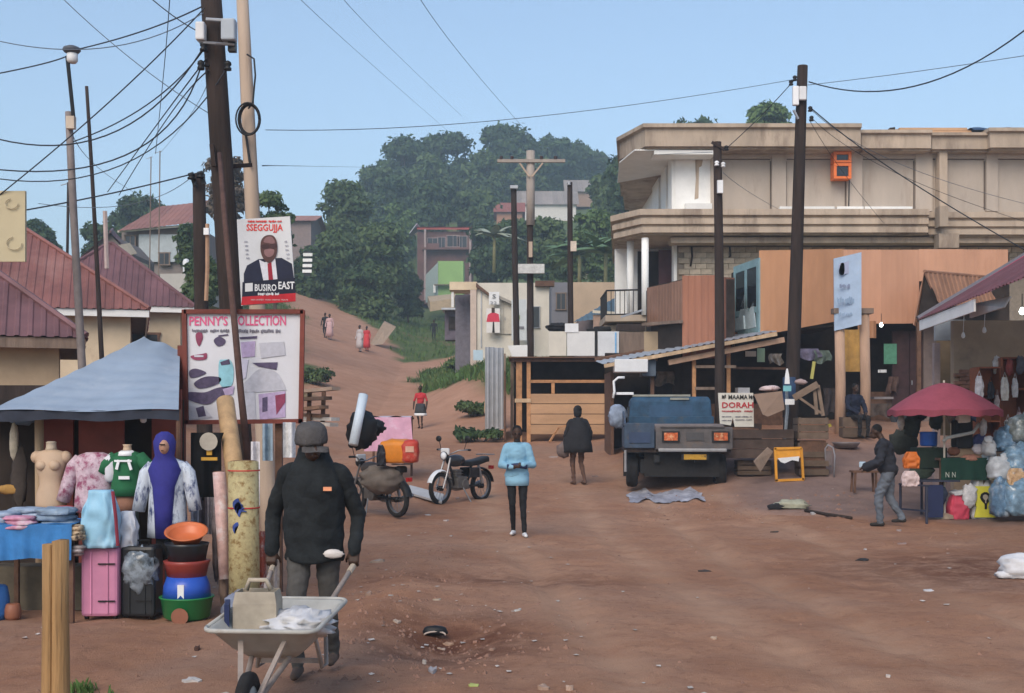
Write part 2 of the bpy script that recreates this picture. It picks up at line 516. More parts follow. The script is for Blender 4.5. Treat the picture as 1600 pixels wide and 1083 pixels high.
dirt = mix(mul(attr('apron'), .85), dirt, ramp(noise(1.6, 8), .3, .7, (.17, .122, .11), (.27, .195, .175)))
dirt = mix(mul(attr('farroad'), .75), dirt, ramp(noise(.9, 8, .65), .3, .7, (.39, .20, .125), (.54, .305, .205)))
grassc = ramp(noise(.7, 9, .7), .3, .7, (.05, .085, .025), (.12, .15, .05))
grassc = mix(ramp(noise(.22, 8, .7), .55, .68), grassc, (.2, .12, .075))
L.new(mix(attr('grass'), dirt, grassc), b.inputs['Base Color'])
h = n.new('ShaderNodeMath'); h.operation = 'ADD'
L.new(noise(14, 10, .75), h.inputs[0]); L.new(noise(70, 6, .7), h.inputs[1])
bp = n.new('ShaderNodeBump'); bp.inputs['Strength'].default_value = .7; bp.inputs['Distance'].default_value = .03
L.new(h.outputs[0], bp.inputs['Height']); L.new(bp.outputs[0], b.inputs['Normal'])
ground = mesh_obj('ground', gme, gmat); tag(ground, kind='structure')

# grass tufts on the banks: nobody could count them
def tufts(name, n_, region, hmin, hmax, m, label, seed):
    rs = np.random.RandomState(seed); vs = []; fs = []
    k = 0; tries = 0
    while k < n_ and tries < n_ * 30:
        tries += 1
        x, y = region(rs)
        if x is None: continue
        z = gz(x, y)
        for q in range(4):
            a = rs.rand() * 6.283; hh = hmin + rs.rand() * (hmax - hmin); wd = hh * .13
            bx, by = x + rs.randn() * hh * .3, y + rs.randn() * hh * .3
            lx, ly = math.cos(a) * hh * .55, math.sin(a) * hh * .55
            o = len(vs)
            vs += [(bx - wd * math.sin(a), by + wd * math.cos(a), z - .02), (bx + wd * math.sin(a), by - wd * math.cos(a), z - .02),
                   (bx + lx * .5 + wd * .6 * math.sin(a), by + ly * .5 - wd * .6 * math.cos(a), z + hh * .65), (bx + lx, by + ly, z + hh)]
            fs += [(o, o + 1, o + 2), (o, o + 2, o + 3)]
        k += 1
    me = bpy.data.meshes.new(name); me.from_pydata(vs, [], fs); me.update()
    return tag(mesh_obj(name, me, m), label, 'grass', kind='stuff')
grass_m = mat('bank grass', (.07, .13, .035), .9, .4, 1.5, c2=(.14, .17, .055), spot=.5, rand=0)
def reg_bank(rs):
    y = 42 + rs.rand() * 36; x = -6.5 + rs.rand() * 8.5
    return (x, y) if grass_mask(np.array([x]), np.array([y]))[0] > .6 else (None, None)
tufts('grass', 5200, reg_bank, .12, .36, grass_m, 'green grass covering the bank right of the far road', 5)
def reg_far(rs):
    y = 78 + rs.rand() * 60; x = -30 + rs.rand() * 38
    return (x, y) if grass_mask(np.array([x]), np.array([y]))[0] > .6 else (None, None)
tufts('grass', 3800, reg_far, .14, .36, grass_m, 'rough grass on the hillside beyond the top of the road', 6)
def reg_near(rs):
    q = G(130 + rs.randn() * 26, 1078 + rs.rand() * 14)
    return (q.x, q.y)
tufts('grass', 26, reg_near, .04, .09, grass_m, 'small tuft of grass at the foot of the split post', 8)
# ------------------------------------------------------------------ building helpers
def clip_u(poly, u):
    vs = []
    for (a, b_) in zip(poly, poly[1:] + poly[:1]):
        if (a[0] - u) * (b_[0] - u) <= 0 and abs(a[0] - b_[0]) > 1e-9:
            t = (u - a[0]) / (b_[0] - a[0]); vs.append(a[1] + t * (b_[1] - a[1]))
        elif abs(a[0] - u) < 1e-9: vs.append(a[1])
    return (min(vs), max(vs)) if vs else (0, 0)
def roof_face(parent, pts, m, pitch=.2, amp=.022, sheet_w=.8, name='roof_sheet', nv=1):
    """ribbed iron sheets laid side by side over a flat convex face; pts[0]->pts[1] is the eave"""
    pts = [Vector(p) for p in pts]
    A = pts[0]; u = (pts[1] - A).normalized()
    nrm = None
    for q in pts[2:]:
        c = u.cross(q - A)
        if c.length > 1e-6: nrm = c.normalized(); break
    if nrm.z < 0: nrm = -nrm
    v = nrm.cross(u)
    if (pts[-1] - A).dot(v) < 0 and (pts[2] - A).dot(v) < 0: v = -v
    pl = [((q - A).dot(u), (q - A).dot(v)) for q in pts]
    lo = min(q[0] for q in pl); hi = max(q[0] for q in pl)
    k = max(1, round((hi - lo) / sheet_w)); sw = (hi - lo) / k
    for i in range(k):
        a, b_ = lo + i * sw, lo + (i + 1) * sw
        n_ = max(1, round(sw / pitch)); pp = (b_ - a) / n_
        us = []
        for j in range(n_):
            for f, hgt in ((0, 0), (.5, 0), (.62, 1), (.88, 1)):
                us.append((a + (j + f) * pp, hgt))
        us.append((b_, 0))
        mb = MB(); vs = []; tilt = rnd.uniform(-.004, .004); lift = .004 * (i % 2); drop = rnd.uniform(-.015, .015)
        for uu, hgt in us:
            uc = min(max(uu, lo + 1e-5), hi - 1e-5)
            l, h_ = clip_u(pl, uc)
            l -= .02 + drop if l < .02 else 0
            for t in range(nv + 1):
                q = A + u * uu + v * (l + (h_ - l) * t / nv) + nrm * (amp * hgt + lift + tilt * t)
                vs.append(q)
        fs = []
        for j in range(len(us) - 1):
            for t in range(nv):
                o = j * (nv + 1) + t
                fs.append((o, o + nv + 1, o + nv + 2, o + 1))
        mb.add(vs, fs)
        P(mb, name, m, parent)
def rect_wall(x0, x1, y0, y1, z0, z1):
    return MB().box(((x0 + x1) / 2, (y0 + y1) / 2, (z0 + z1) / 2), (x1 - x0, y1 - y0, z1 - z0))
def hip_house(name, label, x0, x1, y0, y1, zb, ze, rise, over, mw, mr, fascia=None, pitch=.2, cat='house', sheet_w=.8):
    root = T(name, label, cat, ((x0 + x1) / 2, (y0 + y1) / 2, zb))
    P(rect_wall(x0, x1, y0, y1, zb - 1.5, ze + .12), 'wall', mw, root)
    a, b_, c, d = x0 - over, x1 + over, y0 - over, y1 + over
    hw = min(b_ - a, d - c) / 2
    zr = ze + rise
    if (b_ - a) >= (d - c):
        r0 = Vector((a + hw, (c + d) / 2, zr)); r1 = Vector((b_ - hw, (c + d) / 2, zr))
    else:
        r0 = Vector(((a + b_) / 2, c + hw, zr)); r1 = Vector(((a + b_) / 2, d - hw, zr))
    FL, FR, BR, BL = Vector((a, c, ze)), Vector((b_, c, ze)), Vector((b_, d, ze)), Vector((a, d, ze))
    mb = MB()
    caps = [(FL, r0), (FR, r1 if (b_ - a) >= (d - c) else r0), (BR, r1), (BL, r0 if (b_ - a) >= (d - c) else r1), (r0, r1)]
    for p, q in caps:
        if (p - q).length > .05:
            mb.tube([p + Vector((0, 0, .03)), q + Vector((0, 0, .03))], .06, 6)
    roof = P(mb, 'roof', mr, root)
    if (b_ - a) >= (d - c):
        faces = [(FL, FR, r1, r0), (FR, BR, r1), (BR, BL, r0, r1), (BL, FL, r0)]
    else:
        faces = [(FL, FR, r0), (FR, BR, r1, r0), (BR, BL, r1), (BL, FL, r0, r1)]
    for f in faces:
        q = [p for i, p in enumerate(f) if (p - f[i - 1]).length > .02]
        roof_face(roof, q, mr, pitch, sheet_w=sheet_w)
    if fascia:
        mb = MB()
        t = .03
        mb.box(((a + b_) / 2, c + .04, ze - .10), (b_ - a - .02, t, .17)); mb.box((b_ - .04, (c + d) / 2, ze - .10), (t, d - c - .12, .17)); mb.box((a + .04, (c + d) / 2, ze - .10), (t, d - c - .12, .17))
        P(mb, 'fascia', fascia, root)
        P(MB().box(((a + b_) / 2, (c + d) / 2, ze - .02), (b_ - a - .14, d - c - .14, .03)), 'soffit', wood_brown, root)
    return root
def window(parent, cx, cz, y, w_, h_, mframe, mpane, name='window', bars=1, side=None, depth=.06):
    """a framed window in a wall that faces -Y (or -X when side is an x)"""
    fr = MB(); t = min(.07, w_ * .12)
    def bx(mb, u, z, su, sz, dd, off=0):
        if side is None: mb.box((u, y - off, z), (su, dd, sz))
        else: mb.box((side - off, u, z), (dd, su, sz))
    bx(fr, cx, cz + h_ / 2, w_ + 2 * t, t, depth * 1.6); bx(fr, cx, cz - h_ / 2, w_ + 2 * t, t, depth * 1.6)
    bx(fr, cx - w_ / 2, cz, t, h_ - t, depth * 1.6); bx(fr, cx + w_ / 2, cz, t, h_ - t, depth * 1.6)
    for i in range(1, bars + 1):
        bx(fr, cx - w_ / 2 + w_ * i / (bars + 1), cz, t * .6, h_ - t, depth * 1.2)
    f = P(fr, name, mframe, parent)
    pn = MB(); bx(pn, cx, cz, w_ - t * .9, h_ - t * .9, .02, .012)
    P(pn, 'pane', mpane, f)
    return f
def door(parent, cx, z0, y, w_, h_, m, side=None):
    mb = MB()
    for k in range(2):
        u = cx + (k - .5) * w_ / 2
        if side is None: mb.box((u, y - .03, z0 + h_ / 2), (w_ / 2 - .015, .06, h_))
        else: mb.box((side - .03, u, z0 + h_ / 2), (.06, w_ / 2 - .015, h_))
    d = P(mb, 'door', m, parent)
    hb = MB()
    if side is None: hb.box((cx + .06, y - .08, z0 + h_ * .48), (.03, .04, .12))
    else: hb.box((side - .08, cx + .06, z0 + h_ * .48), (.04, .03, .12))
    P(hb, 'handle', steel, d)
    return d

# ------------------------------------------------------------------ the concrete building on the right
BY = 44.0
bx_ = lambda px, Y=BY: (px - 800) * Y / F
bz_ = lambda py, Y=BY: CZ + (HZ - py) * Y / F
cb = T('concrete_building', 'unfinished grey concrete building with white painted corner and heavy cornices', 'building', (13, 48, 2))
XL, XR, YB = bx_(1055), 25.0, 56.0
P(MB().box(((bx_(1110) + XR) / 2, (BY + YB) / 2, (9.0 + 11.6) / 2), (XR - bx_(1110), YB - BY, 2.6)), 'upper_wall', plaster, cb)
P(MB().box(((XL + bx_(1110)) / 2, (BY + YB) / 2 - .02, (9.0 + 11.6) / 2), (bx_(1110) - XL, YB - BY, 2.6)), 'corner_wall', white_paint, cb, label='white painted corner of the upper storey')
# bare patch and sill on the white corner
mb = MB().prism([(bx_(1086), BY - .024, bz_(248)), (bx_(1099), BY - .024, bz_(246)), (bx_(1096), BY - .024, bz_(260)), (bx_(1092), BY - .024, bz_(262)), (bx_(1091), BY - .024, bz_(310)), (bx_(1085), BY - .024, bz_(312)), (bx_(1087), BY - .024, bz_(280))], (0, -.012, 0))
P(mb, 'bare_patch', concrete, cb)
P(MB().box((bx_(1090), BY - .14, bz_(324)), (.95, .25, .2)), 'ledge', white_paint, cb)
# bay frames: pilasters and rails standing proud of recessed panels
pil = [(1118, 16), (1216, 22), (1334, 24), (1442, 26), (1548, 18), (1640, 24), (1750, 24), (1850, 24)]
for px, wd in pil:
    P(MB().box((bx_(px), BY - .07, (bz_(238) + bz_(331)) / 2), (wd * BY / F, .14, bz_(238) - bz_(331))), 'pilaster', plaster, cb)
ed = [1126, 1205, 1227, 1322, 1346, 1429, 1455, 1539, 1557, 1628, 1652, 1738, 1762, 1838]
for i in range(0, len(ed), 2):
    P(MB().box(((bx_(ed[i]) + bx_(ed[i + 1])) / 2, BY - .055, bz_(239.5) - .10), (bx_(ed[i + 1]) - bx_(ed[i]), .11, .22)), 'rail', plaster, cb)
P(MB().box((bx_(1467), BY - .22, (bz_(238) + bz_(331)) / 2), (.28, .5, bz_(238) - bz_(331) - .02)), 'pier', concrete, cb)
for a, b_ in ((1215, 1300), (1304, 1345), (1347, 1421)):
    P(MB().box(((bx_(a) + bx_(b_)) / 2, BY - .17, bz_(328)), (bx_(b_) - bx_(a), .34, .13)), 'white_sill', white_paint, cb)
# cornices: (plan outline, z0, z1), front edge at YC, chamfered left corner
def cornice(name, xl, z0, z1, yc, ch, xr, m=concrete, jog=0.0):
    h = z1 - z0
    if name == 'roof_cornice':
        prof = [(-.16, z0, 0), (-.16, z0 + .06, 0), (.0, z0 + .06, 0), (.0, z0 + h * .78, 0), (.03, z0 + h * .8, 0), (.13, z0 + h * .84, 0), (.13, z1, 0)]
    else:
        prof = [(-.12, z0, 0), (-.12, z0 + .05, 0), (.02, z0 + .05, 0), (.02, z0 + h * .28, 0), (-.05, z0 + h * .30, 0), (-.05, z0 + h * .36, 0), (.07, z0 + h * .4, 0), (.07, z0 + h * .62, 0), (.0, z0 + h * .65, 0), (.0, z0 + h * .7, 0), (.14, z0 + h * .76, 0), (.14, z1, 0)]
    mb = MB(); rings = []
    for off, z, _ in prof:
        rings.append([Vector((xl - off * .6, yc - off, z)), Vector((xr, yc - off, z)), Vector((xr, YB, z)), Vector((max(xl - ch[0] - off, 0) * 1.3 if ch[0] else xl - off, YB, z)), Vector((xl - ch[0] - off, yc + ch[1] - off, z))])
    mb.loft(rings)
    return P(mb, name, m, cb)
cornice('roof_cornice', bx_(1008, 42.9), 11.22, 12.05, 42.9, (.7, 2.2), bx_(1345, 42.9))
cornice('roof_cornice', bx_(1346, 43.2), 11.22, 11.9, 43.2, (0, 1), bx_(1455, 43.2))
cornice('roof_cornice', bx_(1456, 43.35), 11.22, 11.84, 43.35, (0, 1), bx_(1546, 43.35))
cornice('roof_cornice', bx_(1547, 43.1), 11.22, 11.95, 43.1, (0, 1), XR)
cornice('floor_cornice', bx_(1003, 42.8), 8.2, 9.05, 42.8, (.85, 1.5), bx_(1450, 42.8))
cornice('floor_cornice', bx_(1451, 43.0), 8.16, 8.98, 43.0, (0, 1), XR)
P(MB().box(((5.6 + XR) / 2, 43.62, 8.06), (XR - 5.6, .7, .2)), 'string_course', concrete, cb)
P(MB().box((bx_(1450), 42.62, 8.75), (.3, .5, .7)), 'bracket', concrete, cb)
P(MB().box((bx_(1462), 42.9, 7.95), (.7, .5, .5)), 'beam_end', concrete, cb)
recess_shade = mat('painted recess shade', (.12, .095, .08), .95, .2, 4)  # dark strips painted as shadow lines along the recessed panel edges
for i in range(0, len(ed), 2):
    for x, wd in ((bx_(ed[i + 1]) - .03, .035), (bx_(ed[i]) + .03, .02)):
        P(MB().box((x, BY - .012, (bz_(252) + bz_(328)) / 2), (wd, .024, bz_(252) - bz_(328))), 'shade_strip', recess_shade, cb)
    P(MB().box(((bx_(ed[i]) + bx_(ed[i + 1])) / 2, BY - .012, bz_(249)), (bx_(ed[i + 1]) - bx_(ed[i]) - .1, .024, .04)), 'shade_strip', recess_shade, cb)
P(MB().prism([(4.3, 43.1, 11.17), (bx_(1112), 43.2, 11.17), (bx_(1112), 46, 11.17), (4.2, 49, 11.17), (3.95, 45.2, 11.17)], (0, 0, .045)), 'painted_soffit', white_paint, cb)
P(MB().box(((bx_(1020, 43.5) + bx_(1110)) / 2, 43.5, 11.1), (bx_(1110) - bx_(1020, 43.5), .9, .14)), 'white_beam', white_paint, cb)
# left return of the upper storey: white pilasters with dark slots between them
for y0, y1 in ((44.03, 45.1), (45.75, 47.3), (48.0, 50.2)):
    P(MB().box((XL - .06, (y0 + y1) / 2, 10.1), (.12, y1 - y0, 2.2)), 'side_pilaster', white_paint, cb)
for y0, y1 in ((45.12, 45.73), (47.32, 47.98)):
    P(MB().box((XL - .012, (y0 + y1) / 2, 10.1), (.024, y1 - y0, 2.2)), 'side_window', glass_dark, cb)
# middle storey
P(MB().box(((bx_(1060) + XR) / 2, 44.35 + 5, 5.2), (XR - bx_(1060), 10.0, 5.8)), 'lower_wall', mortar, cb)
mbl = MB().box((0, 0, 0), (.385, .12, .185)); blk = mbl.mesh('concrete_block'); blk.materials.append(block_m)
b0 = _org['concrete_building']
for r in range(13):
    z = 7.86 - r * .2
    xend = bx_(1152) if r > 3 else XR - 1
    x = bx_(1062) + (.2 if r % 2 else 0)
    while x < xend:
        o = bpy.data.objects.new('concrete_block', blk); col.objects.link(o); o.parent = cb
        o.location = Vector((x + .2, 44.33 + rnd.uniform(-.012, .012), z)) - b0
        o.rotation_euler = (rnd.uniform(-.02, .02), rnd.uniform(-.012, .012), rnd.uniform(-.02, .02))
        x += .4
for px in (1082, 1142):
    P(MB().tube([(bx_(px), 44.22, 7.95), (bx_(px) + .02, 44.2, 7.6), (bx_(px) - .04, 44.22, 7.25 if px == 1082 else 7.6)], .035, 6), 'pipe_stub', wood_dark, cb)
# balcony on the left: floor, columns, dark door, iron railing
P(MB().prism([(3.3, 43.4, 5.2), (5.9, 42.9, 5.2), (5.9, 46.5, 5.2), (3.3, 46.5, 5.2)], (0, 0, .22)), 'balcony_floor', concrete, cb)
for px, Y in ((1008, 43.1), (985, 44.6)):
    P(MB().tube([W(px, 372, Y) * 1, Vector((bx_(px, Y), Y, 5.4))], .13, 10), 'column', white_paint, cb, True)
P(MB().box((5.35, 46.6, 6.8), (2.9, .2, 2.8)), 'recess_wall', white_paint, cb)
P(MB().box((bx_(1041, 45.4), 45.4, 6.7), (.55, .12, 2.6)), 'door', mat('maroon door', (.10, .035, .04), .6, .2), cb)
P(MB().box((bx_(1056, 44.6), 44.7, 6.8), (.2, .6, 2.75)), 'door_jamb', white_paint, cb)
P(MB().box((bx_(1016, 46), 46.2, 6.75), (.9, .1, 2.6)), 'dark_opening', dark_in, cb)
mb = MB(); pts = [Vector((3.35, 46.4, 6.3)), Vector((3.35, 43.5, 6.3)), Vector((4.9, 43.1, 6.3))]
for a, b_ in zip(pts[:-1], pts[1:]):
    mb.tube([a, b_], .03, 6); mb.tube([a - Vector((0, 0, .85)), b_ - Vector((0, 0, .85))], .025, 6)
    k = int((b_ - a).length / .16)
    for i in range(k + 1):
        q = a.lerp(b_, i / k); mb.tube([q, q - Vector((0, 0, .88))], .014, 5)
P(mb, 'railing', black, cb)
P(MB().box((4.6, 45.2, 3.6), (2.6, 2.6, 3.0)), 'base_wall', concrete, cb)
# things on it
ow = T('orange_window_box', 'two orange framed dark glass boxes hung on the concrete upper wall', 'sign', W(1314, 285, 43.7))
mo = mat('bright orange paint', (.72, .17, .04), .5, .08)
for k, (a, b_) in enumerate(((239, 256), (257, 281))):
    c = W(1314, (a + b_) / 2, 43.65); hgt = (b_ - a) * 43.65 / F; wd = .62
    mb = MB()
    mb.box((c.x, 43.66, c.z + hgt / 2 - .05), (wd, .5, .1)); mb.box((c.x, 43.66, c.z - hgt / 2 + .04), (wd, .5, .08))
    mb.box((c.x - wd / 2 + .05, 43.66, c.z), (.1, .48, hgt - .19)); mb.box((c.x + wd / 2 - .05, 43.66, c.z), (.1, .48, hgt - .19))
    f = P(mb, 'frame', mo, ow)
    P(MB().box((c.x, 43.62, c.z), (wd - .22, .3, hgt - .2)), 'glass', glass_dark, f)
P(MB().tube([W(1327, 281, 43.8), W(1326, 327, 43.8)], .02, 6), 'cable', black, ow)
for k, (a, b_, z0, m, lab, c_) in enumerate(((1392, 1512, 12.0, mat('bundle of pale roof timber', (.5, .3, .17), .8, .15, 3), 'bundle of pale timber lying along the flat concrete roof', 'timber'),
                                  (1512, 1640, 11.98, mat('dark blue sheet', (.03, .06, .12), .5, .2, 3), 'dark blue tarpaulin laid over the edge of the flat roof', 'tarpaulin'))):
    if k == 0:
        tr = T('timber_bundle', lab, c_, (bx_(1450), 44.5, z0 - .1))
        for q in range(6):
            P(MB().box((bx_(1450) + rnd.uniform(-.15, .15), 43.9 + .22 * (q % 3), z0 - .02 + .11 * (q // 3)), (bx_(b_) - bx_(a) + rnd.uniform(-.4, .2), .19, .10), rz=rnd.uniform(-.01, .01)), 'plank', m, tr)
        P(MB().prism([(bx_(1380), 43.8, 12.0), (bx_(1396), 43.8, 11.94), (bx_(1396), 43.8, 12.16), (bx_(1388), 43.8, 12.14)], (0, .5, 0)), 'end_plank', wood_dark, tr)
    else:
        S(MB().sheet(lambda u, v: (bx_(a) + (bx_(b_) - bx_(a)) * u, 43.4 + v * 1.6, 11.97 + .16 * min(1, v * 5) + .03 * math.sin(u * 17) * min(1, v * 4)), 30, 8), 'tarpaulin', m, lab, c_, smooth=True)

# ------------------------------------------------------------------ iron kiosks in front of it
YK = 32.0
kx = lambda px, Y=YK: (px - 800) * Y / F
kz = lambda py, Y=YK: CZ + (HZ - py) * Y / F
def ribbed(parent, a, b_, z0, z1, m, name='iron_sheet', sheet=.75, amp=.02, pitch=.15, z1b=None, z0b=None):
    """vertical ribbed sheets from plan point a to plan point b"""
    a = Vector((a[0], a[1], 0)); b_ = Vector((b_[0], b_[1], 0)); d = (b_ - a); L_ = d.length; d.normalize(); nn = Vector((d.y, -d.x, 0))
    z1b = z1 if z1b is None else z1b; z0b = z0 if z0b is None else z0b
    k = max(1, round(L_ / sheet)); sw = L_ / k
    for i in range(k):
        mb = MB(); vs = []; us = []
        nr = max(1, round(sw / pitch)); off = .003 * (i % 2) + rnd.uniform(0, .004); dz = rnd.uniform(-.012, .012)
        for j in range(nr):
            for f, hgt in ((0, 0), (.45, 0), (.6, 1), (.85, 1)): us.append((i * sw + (j + f) * sw / nr, hgt))
        us.append(((i + 1) * sw, 0))
        for uu, hgt in us:
            t = uu / L_; q = a + d * uu + nn * (amp * hgt + off)
            vs += [Vector((q.x, q.y, z0 + (z0b - z0) * t + dz)), Vector((q.x, q.y, z1 + (z1b - z1) * t + dz))]
        mb.add(vs, [(2 * j, 2 * j + 2, 2 * j + 3, 2 * j + 1) for j in range(len(us) - 1)])
        P(mb, name, m, parent)
ka = T('iron_kiosk', 'red brown iron clad upper kiosk with an overhanging brown balcony panel', 'kiosk', (4.9, 33, 1.3))
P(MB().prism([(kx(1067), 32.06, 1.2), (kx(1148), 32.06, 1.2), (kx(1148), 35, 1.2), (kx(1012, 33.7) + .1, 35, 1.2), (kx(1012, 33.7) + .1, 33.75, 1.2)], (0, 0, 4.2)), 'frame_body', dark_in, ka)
ribbed(ka, (kx(1066), 32.0), (kx(1128), 32.0), kz(560), kz(430), brick_red, amp=.012, sheet=.55)
ribbed(ka, (kx(1128), 32.0), (kx(1150), 32.2), kz(545), kz(433), mat('dark brown iron', (.17, .075, .05), .7, .15), amp=.012, sheet=.55)
ribbed(ka, (kx(1011, 33.7), 33.7), (kx(1066), 31.98), kz(507, 33.0), kz(445, 33.0), mat('brown painted iron', (.21, .12, .085), .7, .14, 2), amp=.012, sheet=.55)
P(MB().bar((kx(1005, 33.4), 33.4, kz(506, 33.2)), (kx(1064), 31.9, kz(503)), .1, .08), 'floor_beam', wood_grey, ka)
P(MB().prism([(kx(970, 33.6), 33.6, kz(497, 33.6)), (kx(1004, 32.8), 32.8, kz(486, 32.8)), (kx(1008, 33.6), 34.4, kz(483, 33.6)), (kx(975, 33.6), 34.6, kz(492, 33.6))], (0, 0, .05)), 'awning', zinc, ka)
P(MB().box((kx(1035, 33), 33.4, kz(540, 33)), (.9, .06, .8)), 'lower_panel', tan_wall, ka)

kb = T('iron_kiosk', 'orange iron kiosk front with a blue framed side window, behind the tall pole', 'kiosk', (7.4, 33.5, 1.3))
P(MB().prism([(kx(1187), 32.08, 3.95), (kx(1316), 32.08, 4.2), (kx(1316), 35, 4.2), (kx(1147, 33.9) + .12, 35, 3.95), (kx(1147, 33.9) + .12, 33.95, 3.95)], (0, 0, 1.95)), 'frame_body', dark_in, kb)
ribbed(kb, (kx(1186), 32.0), (kx(1318), 32.0), kz(524), kz(391), orange_wall, amp=.003, sheet=1.1, z0b=kz(500), z1b=kz(389))
teal = mat('faded teal paint', (.22, .34, .36), .7, .16, 3, c2=(.14, .2, .21), spot=.6)
sw0, sw1 = Vector((kx(1146, 33.9), 33.9, 0)), Vector((kx(1185), 31.98, 0))
def sidept(t, z): q = sw0.lerp(sw1, t); return Vector((q.x, q.y, z))
mb = MB()
for t0, t1, z0, z1 in ((0, 1, 5.75, 5.95), (0, 1, 3.95, 4.15), (0, .09, 4.15, 5.75), (.91, 1, 4.15, 5.75), (.45, .55, 4.7, 5.75), (0.09, .91, 4.55, 4.7)):
    mb.prism([sidept(t0, z0), sidept(t1, z0), sidept(t1, z1), sidept(t0, z1)], (.06, .02, 0))
sidef = P(mb, 'window', teal, kb)
for t0, t1 in ((.1, .44), (.56, .9)):
    P(MB().prism([sidept(t0, 4.72), sidept(t1, 4.72), sidept(t1, 5.73), sidept(t0, 5.73)], (.12, .03, 0)), 'pane', glass_dark, sidef)
P(MB().prism([sidept(.12, 4.16), sidept(.88, 4.16), sidept(.8, 4.85), sidept(.6, 4.6), sidept(.45, 5.1), sidept(.3, 4.8)], (.02, 0, 0)).prism([sidept(.12, 4.17), sidept(.5, 4.17), sidept(.46, 4.53), sidept(.14, 4.5)], (-.05, -.02, 0)), 'torn_poster', mat('torn pale blue poster', (.45, .54, .58), .8, .15, 5), kb)

kc = T('iron_kiosk', 'salmon iron shop front to the right of the blue signboard', 'kiosk', (11.3, 34, 1.3))
P(MB().prism([(kx(1345, 33) + .02, 33.1, 4.35), (13.4, 33.1, 4.35), (13.4, 36, 4.35), (kx(1345, 33) + .02, 36, 4.35)], (0, 0, 1.9)), 'frame_body', dark_in, kc)
ribbed(kc, (kx(1318, 33.0), 33.0), (kx(1436, 33.0), 33.0), kz(506, 33), kz(390, 33), salmon_wall, amp=.003, sheet=1.2, z0b=kz(505, 33))
ribbed(kc, (kx(1436, 33.0), 33.0), (kx(1575, 33.0), 33.0), kz(440, 33), kz(390, 33), salmon_wall, amp=.003, sheet=1.2)
# shaded shop fronts under the kiosks
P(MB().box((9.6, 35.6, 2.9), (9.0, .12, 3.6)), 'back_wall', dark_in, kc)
door(kc, kx(1420, 33.6), 1.45, 33.6, .95, 2.7, mat('dark maroon shop door', (.045, .02, .02), .6, .3))
P(MB().box((kx(1455, 33.5), 33.55, 2.9), (.45, .2, 3.3)), 'pillar', mat('dusty brown plaster', (.2, .15, .13), .9, .15), kc)
P(MB().box((kx(1371, 33.8), 33.9, 1.95), (.75, .3, 1.1)), 'counter', wood_brown, kc)
mr_brown = mat('brown tile iron roof', (.30, .155, .095), .75, .18, 3)
gb = T('gable_porch', 'small brown gabled porch roof beside the salmon shop front', 'porch', (11.2, 31.4, 1.3))
AP = W(1444, 424, 31.0); AL = W(1428, 506, 31.0); AR = W(1467, 476, 31.0)
rf = P(MB().tube([AP, AP + Vector((2.3, 2.0, .1))], .04, 6), 'roof', mr_brown, gb)
roof_face(rf, [AR, AR + Vector((2.3, 2.0, .1)), AP + Vector((2.3, 2.0, .1)), AP], mr_brown, .2, sheet_w=.7)
roof_face(rf, [AL + Vector((.9, 2, 0)), AL, AP, AP + Vector((.9, 2, 0))], salmon_wall, .2, sheet_w=.7)
P(MB().prism([AP + Vector((.05, .1, -.1)), AL + Vector((.12, .1, 0)), AL + Vector((.9, .1, -.02)), AR + Vector((0, .1, 0))], (0, .05, 0)), 'gable_shade', dark_in, gb)  # dark sheet painted as the shaded inside of the gable
P(MB().box((AL.x + .15, 31.1, 2.75), (.1, .1, 2.9)), 'post', wood_brown, gb)

# blue signboard on its posts
for px, lab in ((1312, 'pale timber veranda post under the left edge of the blue signboard'), (1351, 'pale timber veranda post right of the blue signboard')):
    b0_ = Vector((kx(px, 30), 30.0, gz(kx(px, 30), 30)))
    tp = T('veranda_post', lab, 'post', b0_, group='veranda posts')
    P(MB().tube([b0_ - Vector((0, 0, .2)), b0_ + Vector((.02, 0, 1.2)), b0_ + Vector((-.01, 0, 2.9))], [.13, .125, .12], 10), 'shaft', mat('pale round timber', (.45, .29, .2), .85, .2, 6, stretch=(1, 1, .15)), tp, True)
    P(MB().box(b0_ + Vector((0, 0, 2.98)), (.36, .3, .13)), 'head', wood_grey, tp)
sg = T('signboard', 'faded light blue signboard with a few worn words hung above veranda', 'sign', W(1325, 515, 29.8))
c = [W(1303, 404, 29.9), W(1346, 394, 29.6), W(1346, 507, 29.6), W(1304, 517, 29.9)]
P(MB().prism(c, (0, .05, 0)), 'board', mat('faded light blue print', (.36, .46, .60), .7, .1, 4, c2=(.45, .52, .62), spot=.55), sg)
ink = mat('faded grey ink', (.2, .23, .33), .8, .1)
rzs = math.atan2(c[1].y - c[0].y, c[1].x - c[0].x)
pale_ink = mat('pale washed ink', (.28, .38, .52), .8, .1)
for pts, m in (([(1311, 413), (1320, 410), (1336, 406), (1337, 424), (1322, 428), (1312, 429)], mat('lilac grey print', (.33, .36, .48), .8, .1)), ([(1311, 422), (1314, 412), (1319, 412), (1319, 428), (1312, 429)], ink)):
    P(MB().prism([W(x, y, 29.74) for x, y in smooth_loop(pts, 3)], (0, -.004, 0)), 'printed_emblem', m, sg)
scribble(1312, 1328, 443, 451, 29.7, ink, sg, 1, 3); scribble(1308, 1342, 463, 476, 29.68, pale_ink, sg, 2, 4); scribble(1310, 1341, 488, 495, 29.7, pale_ink, sg, 3, 5)

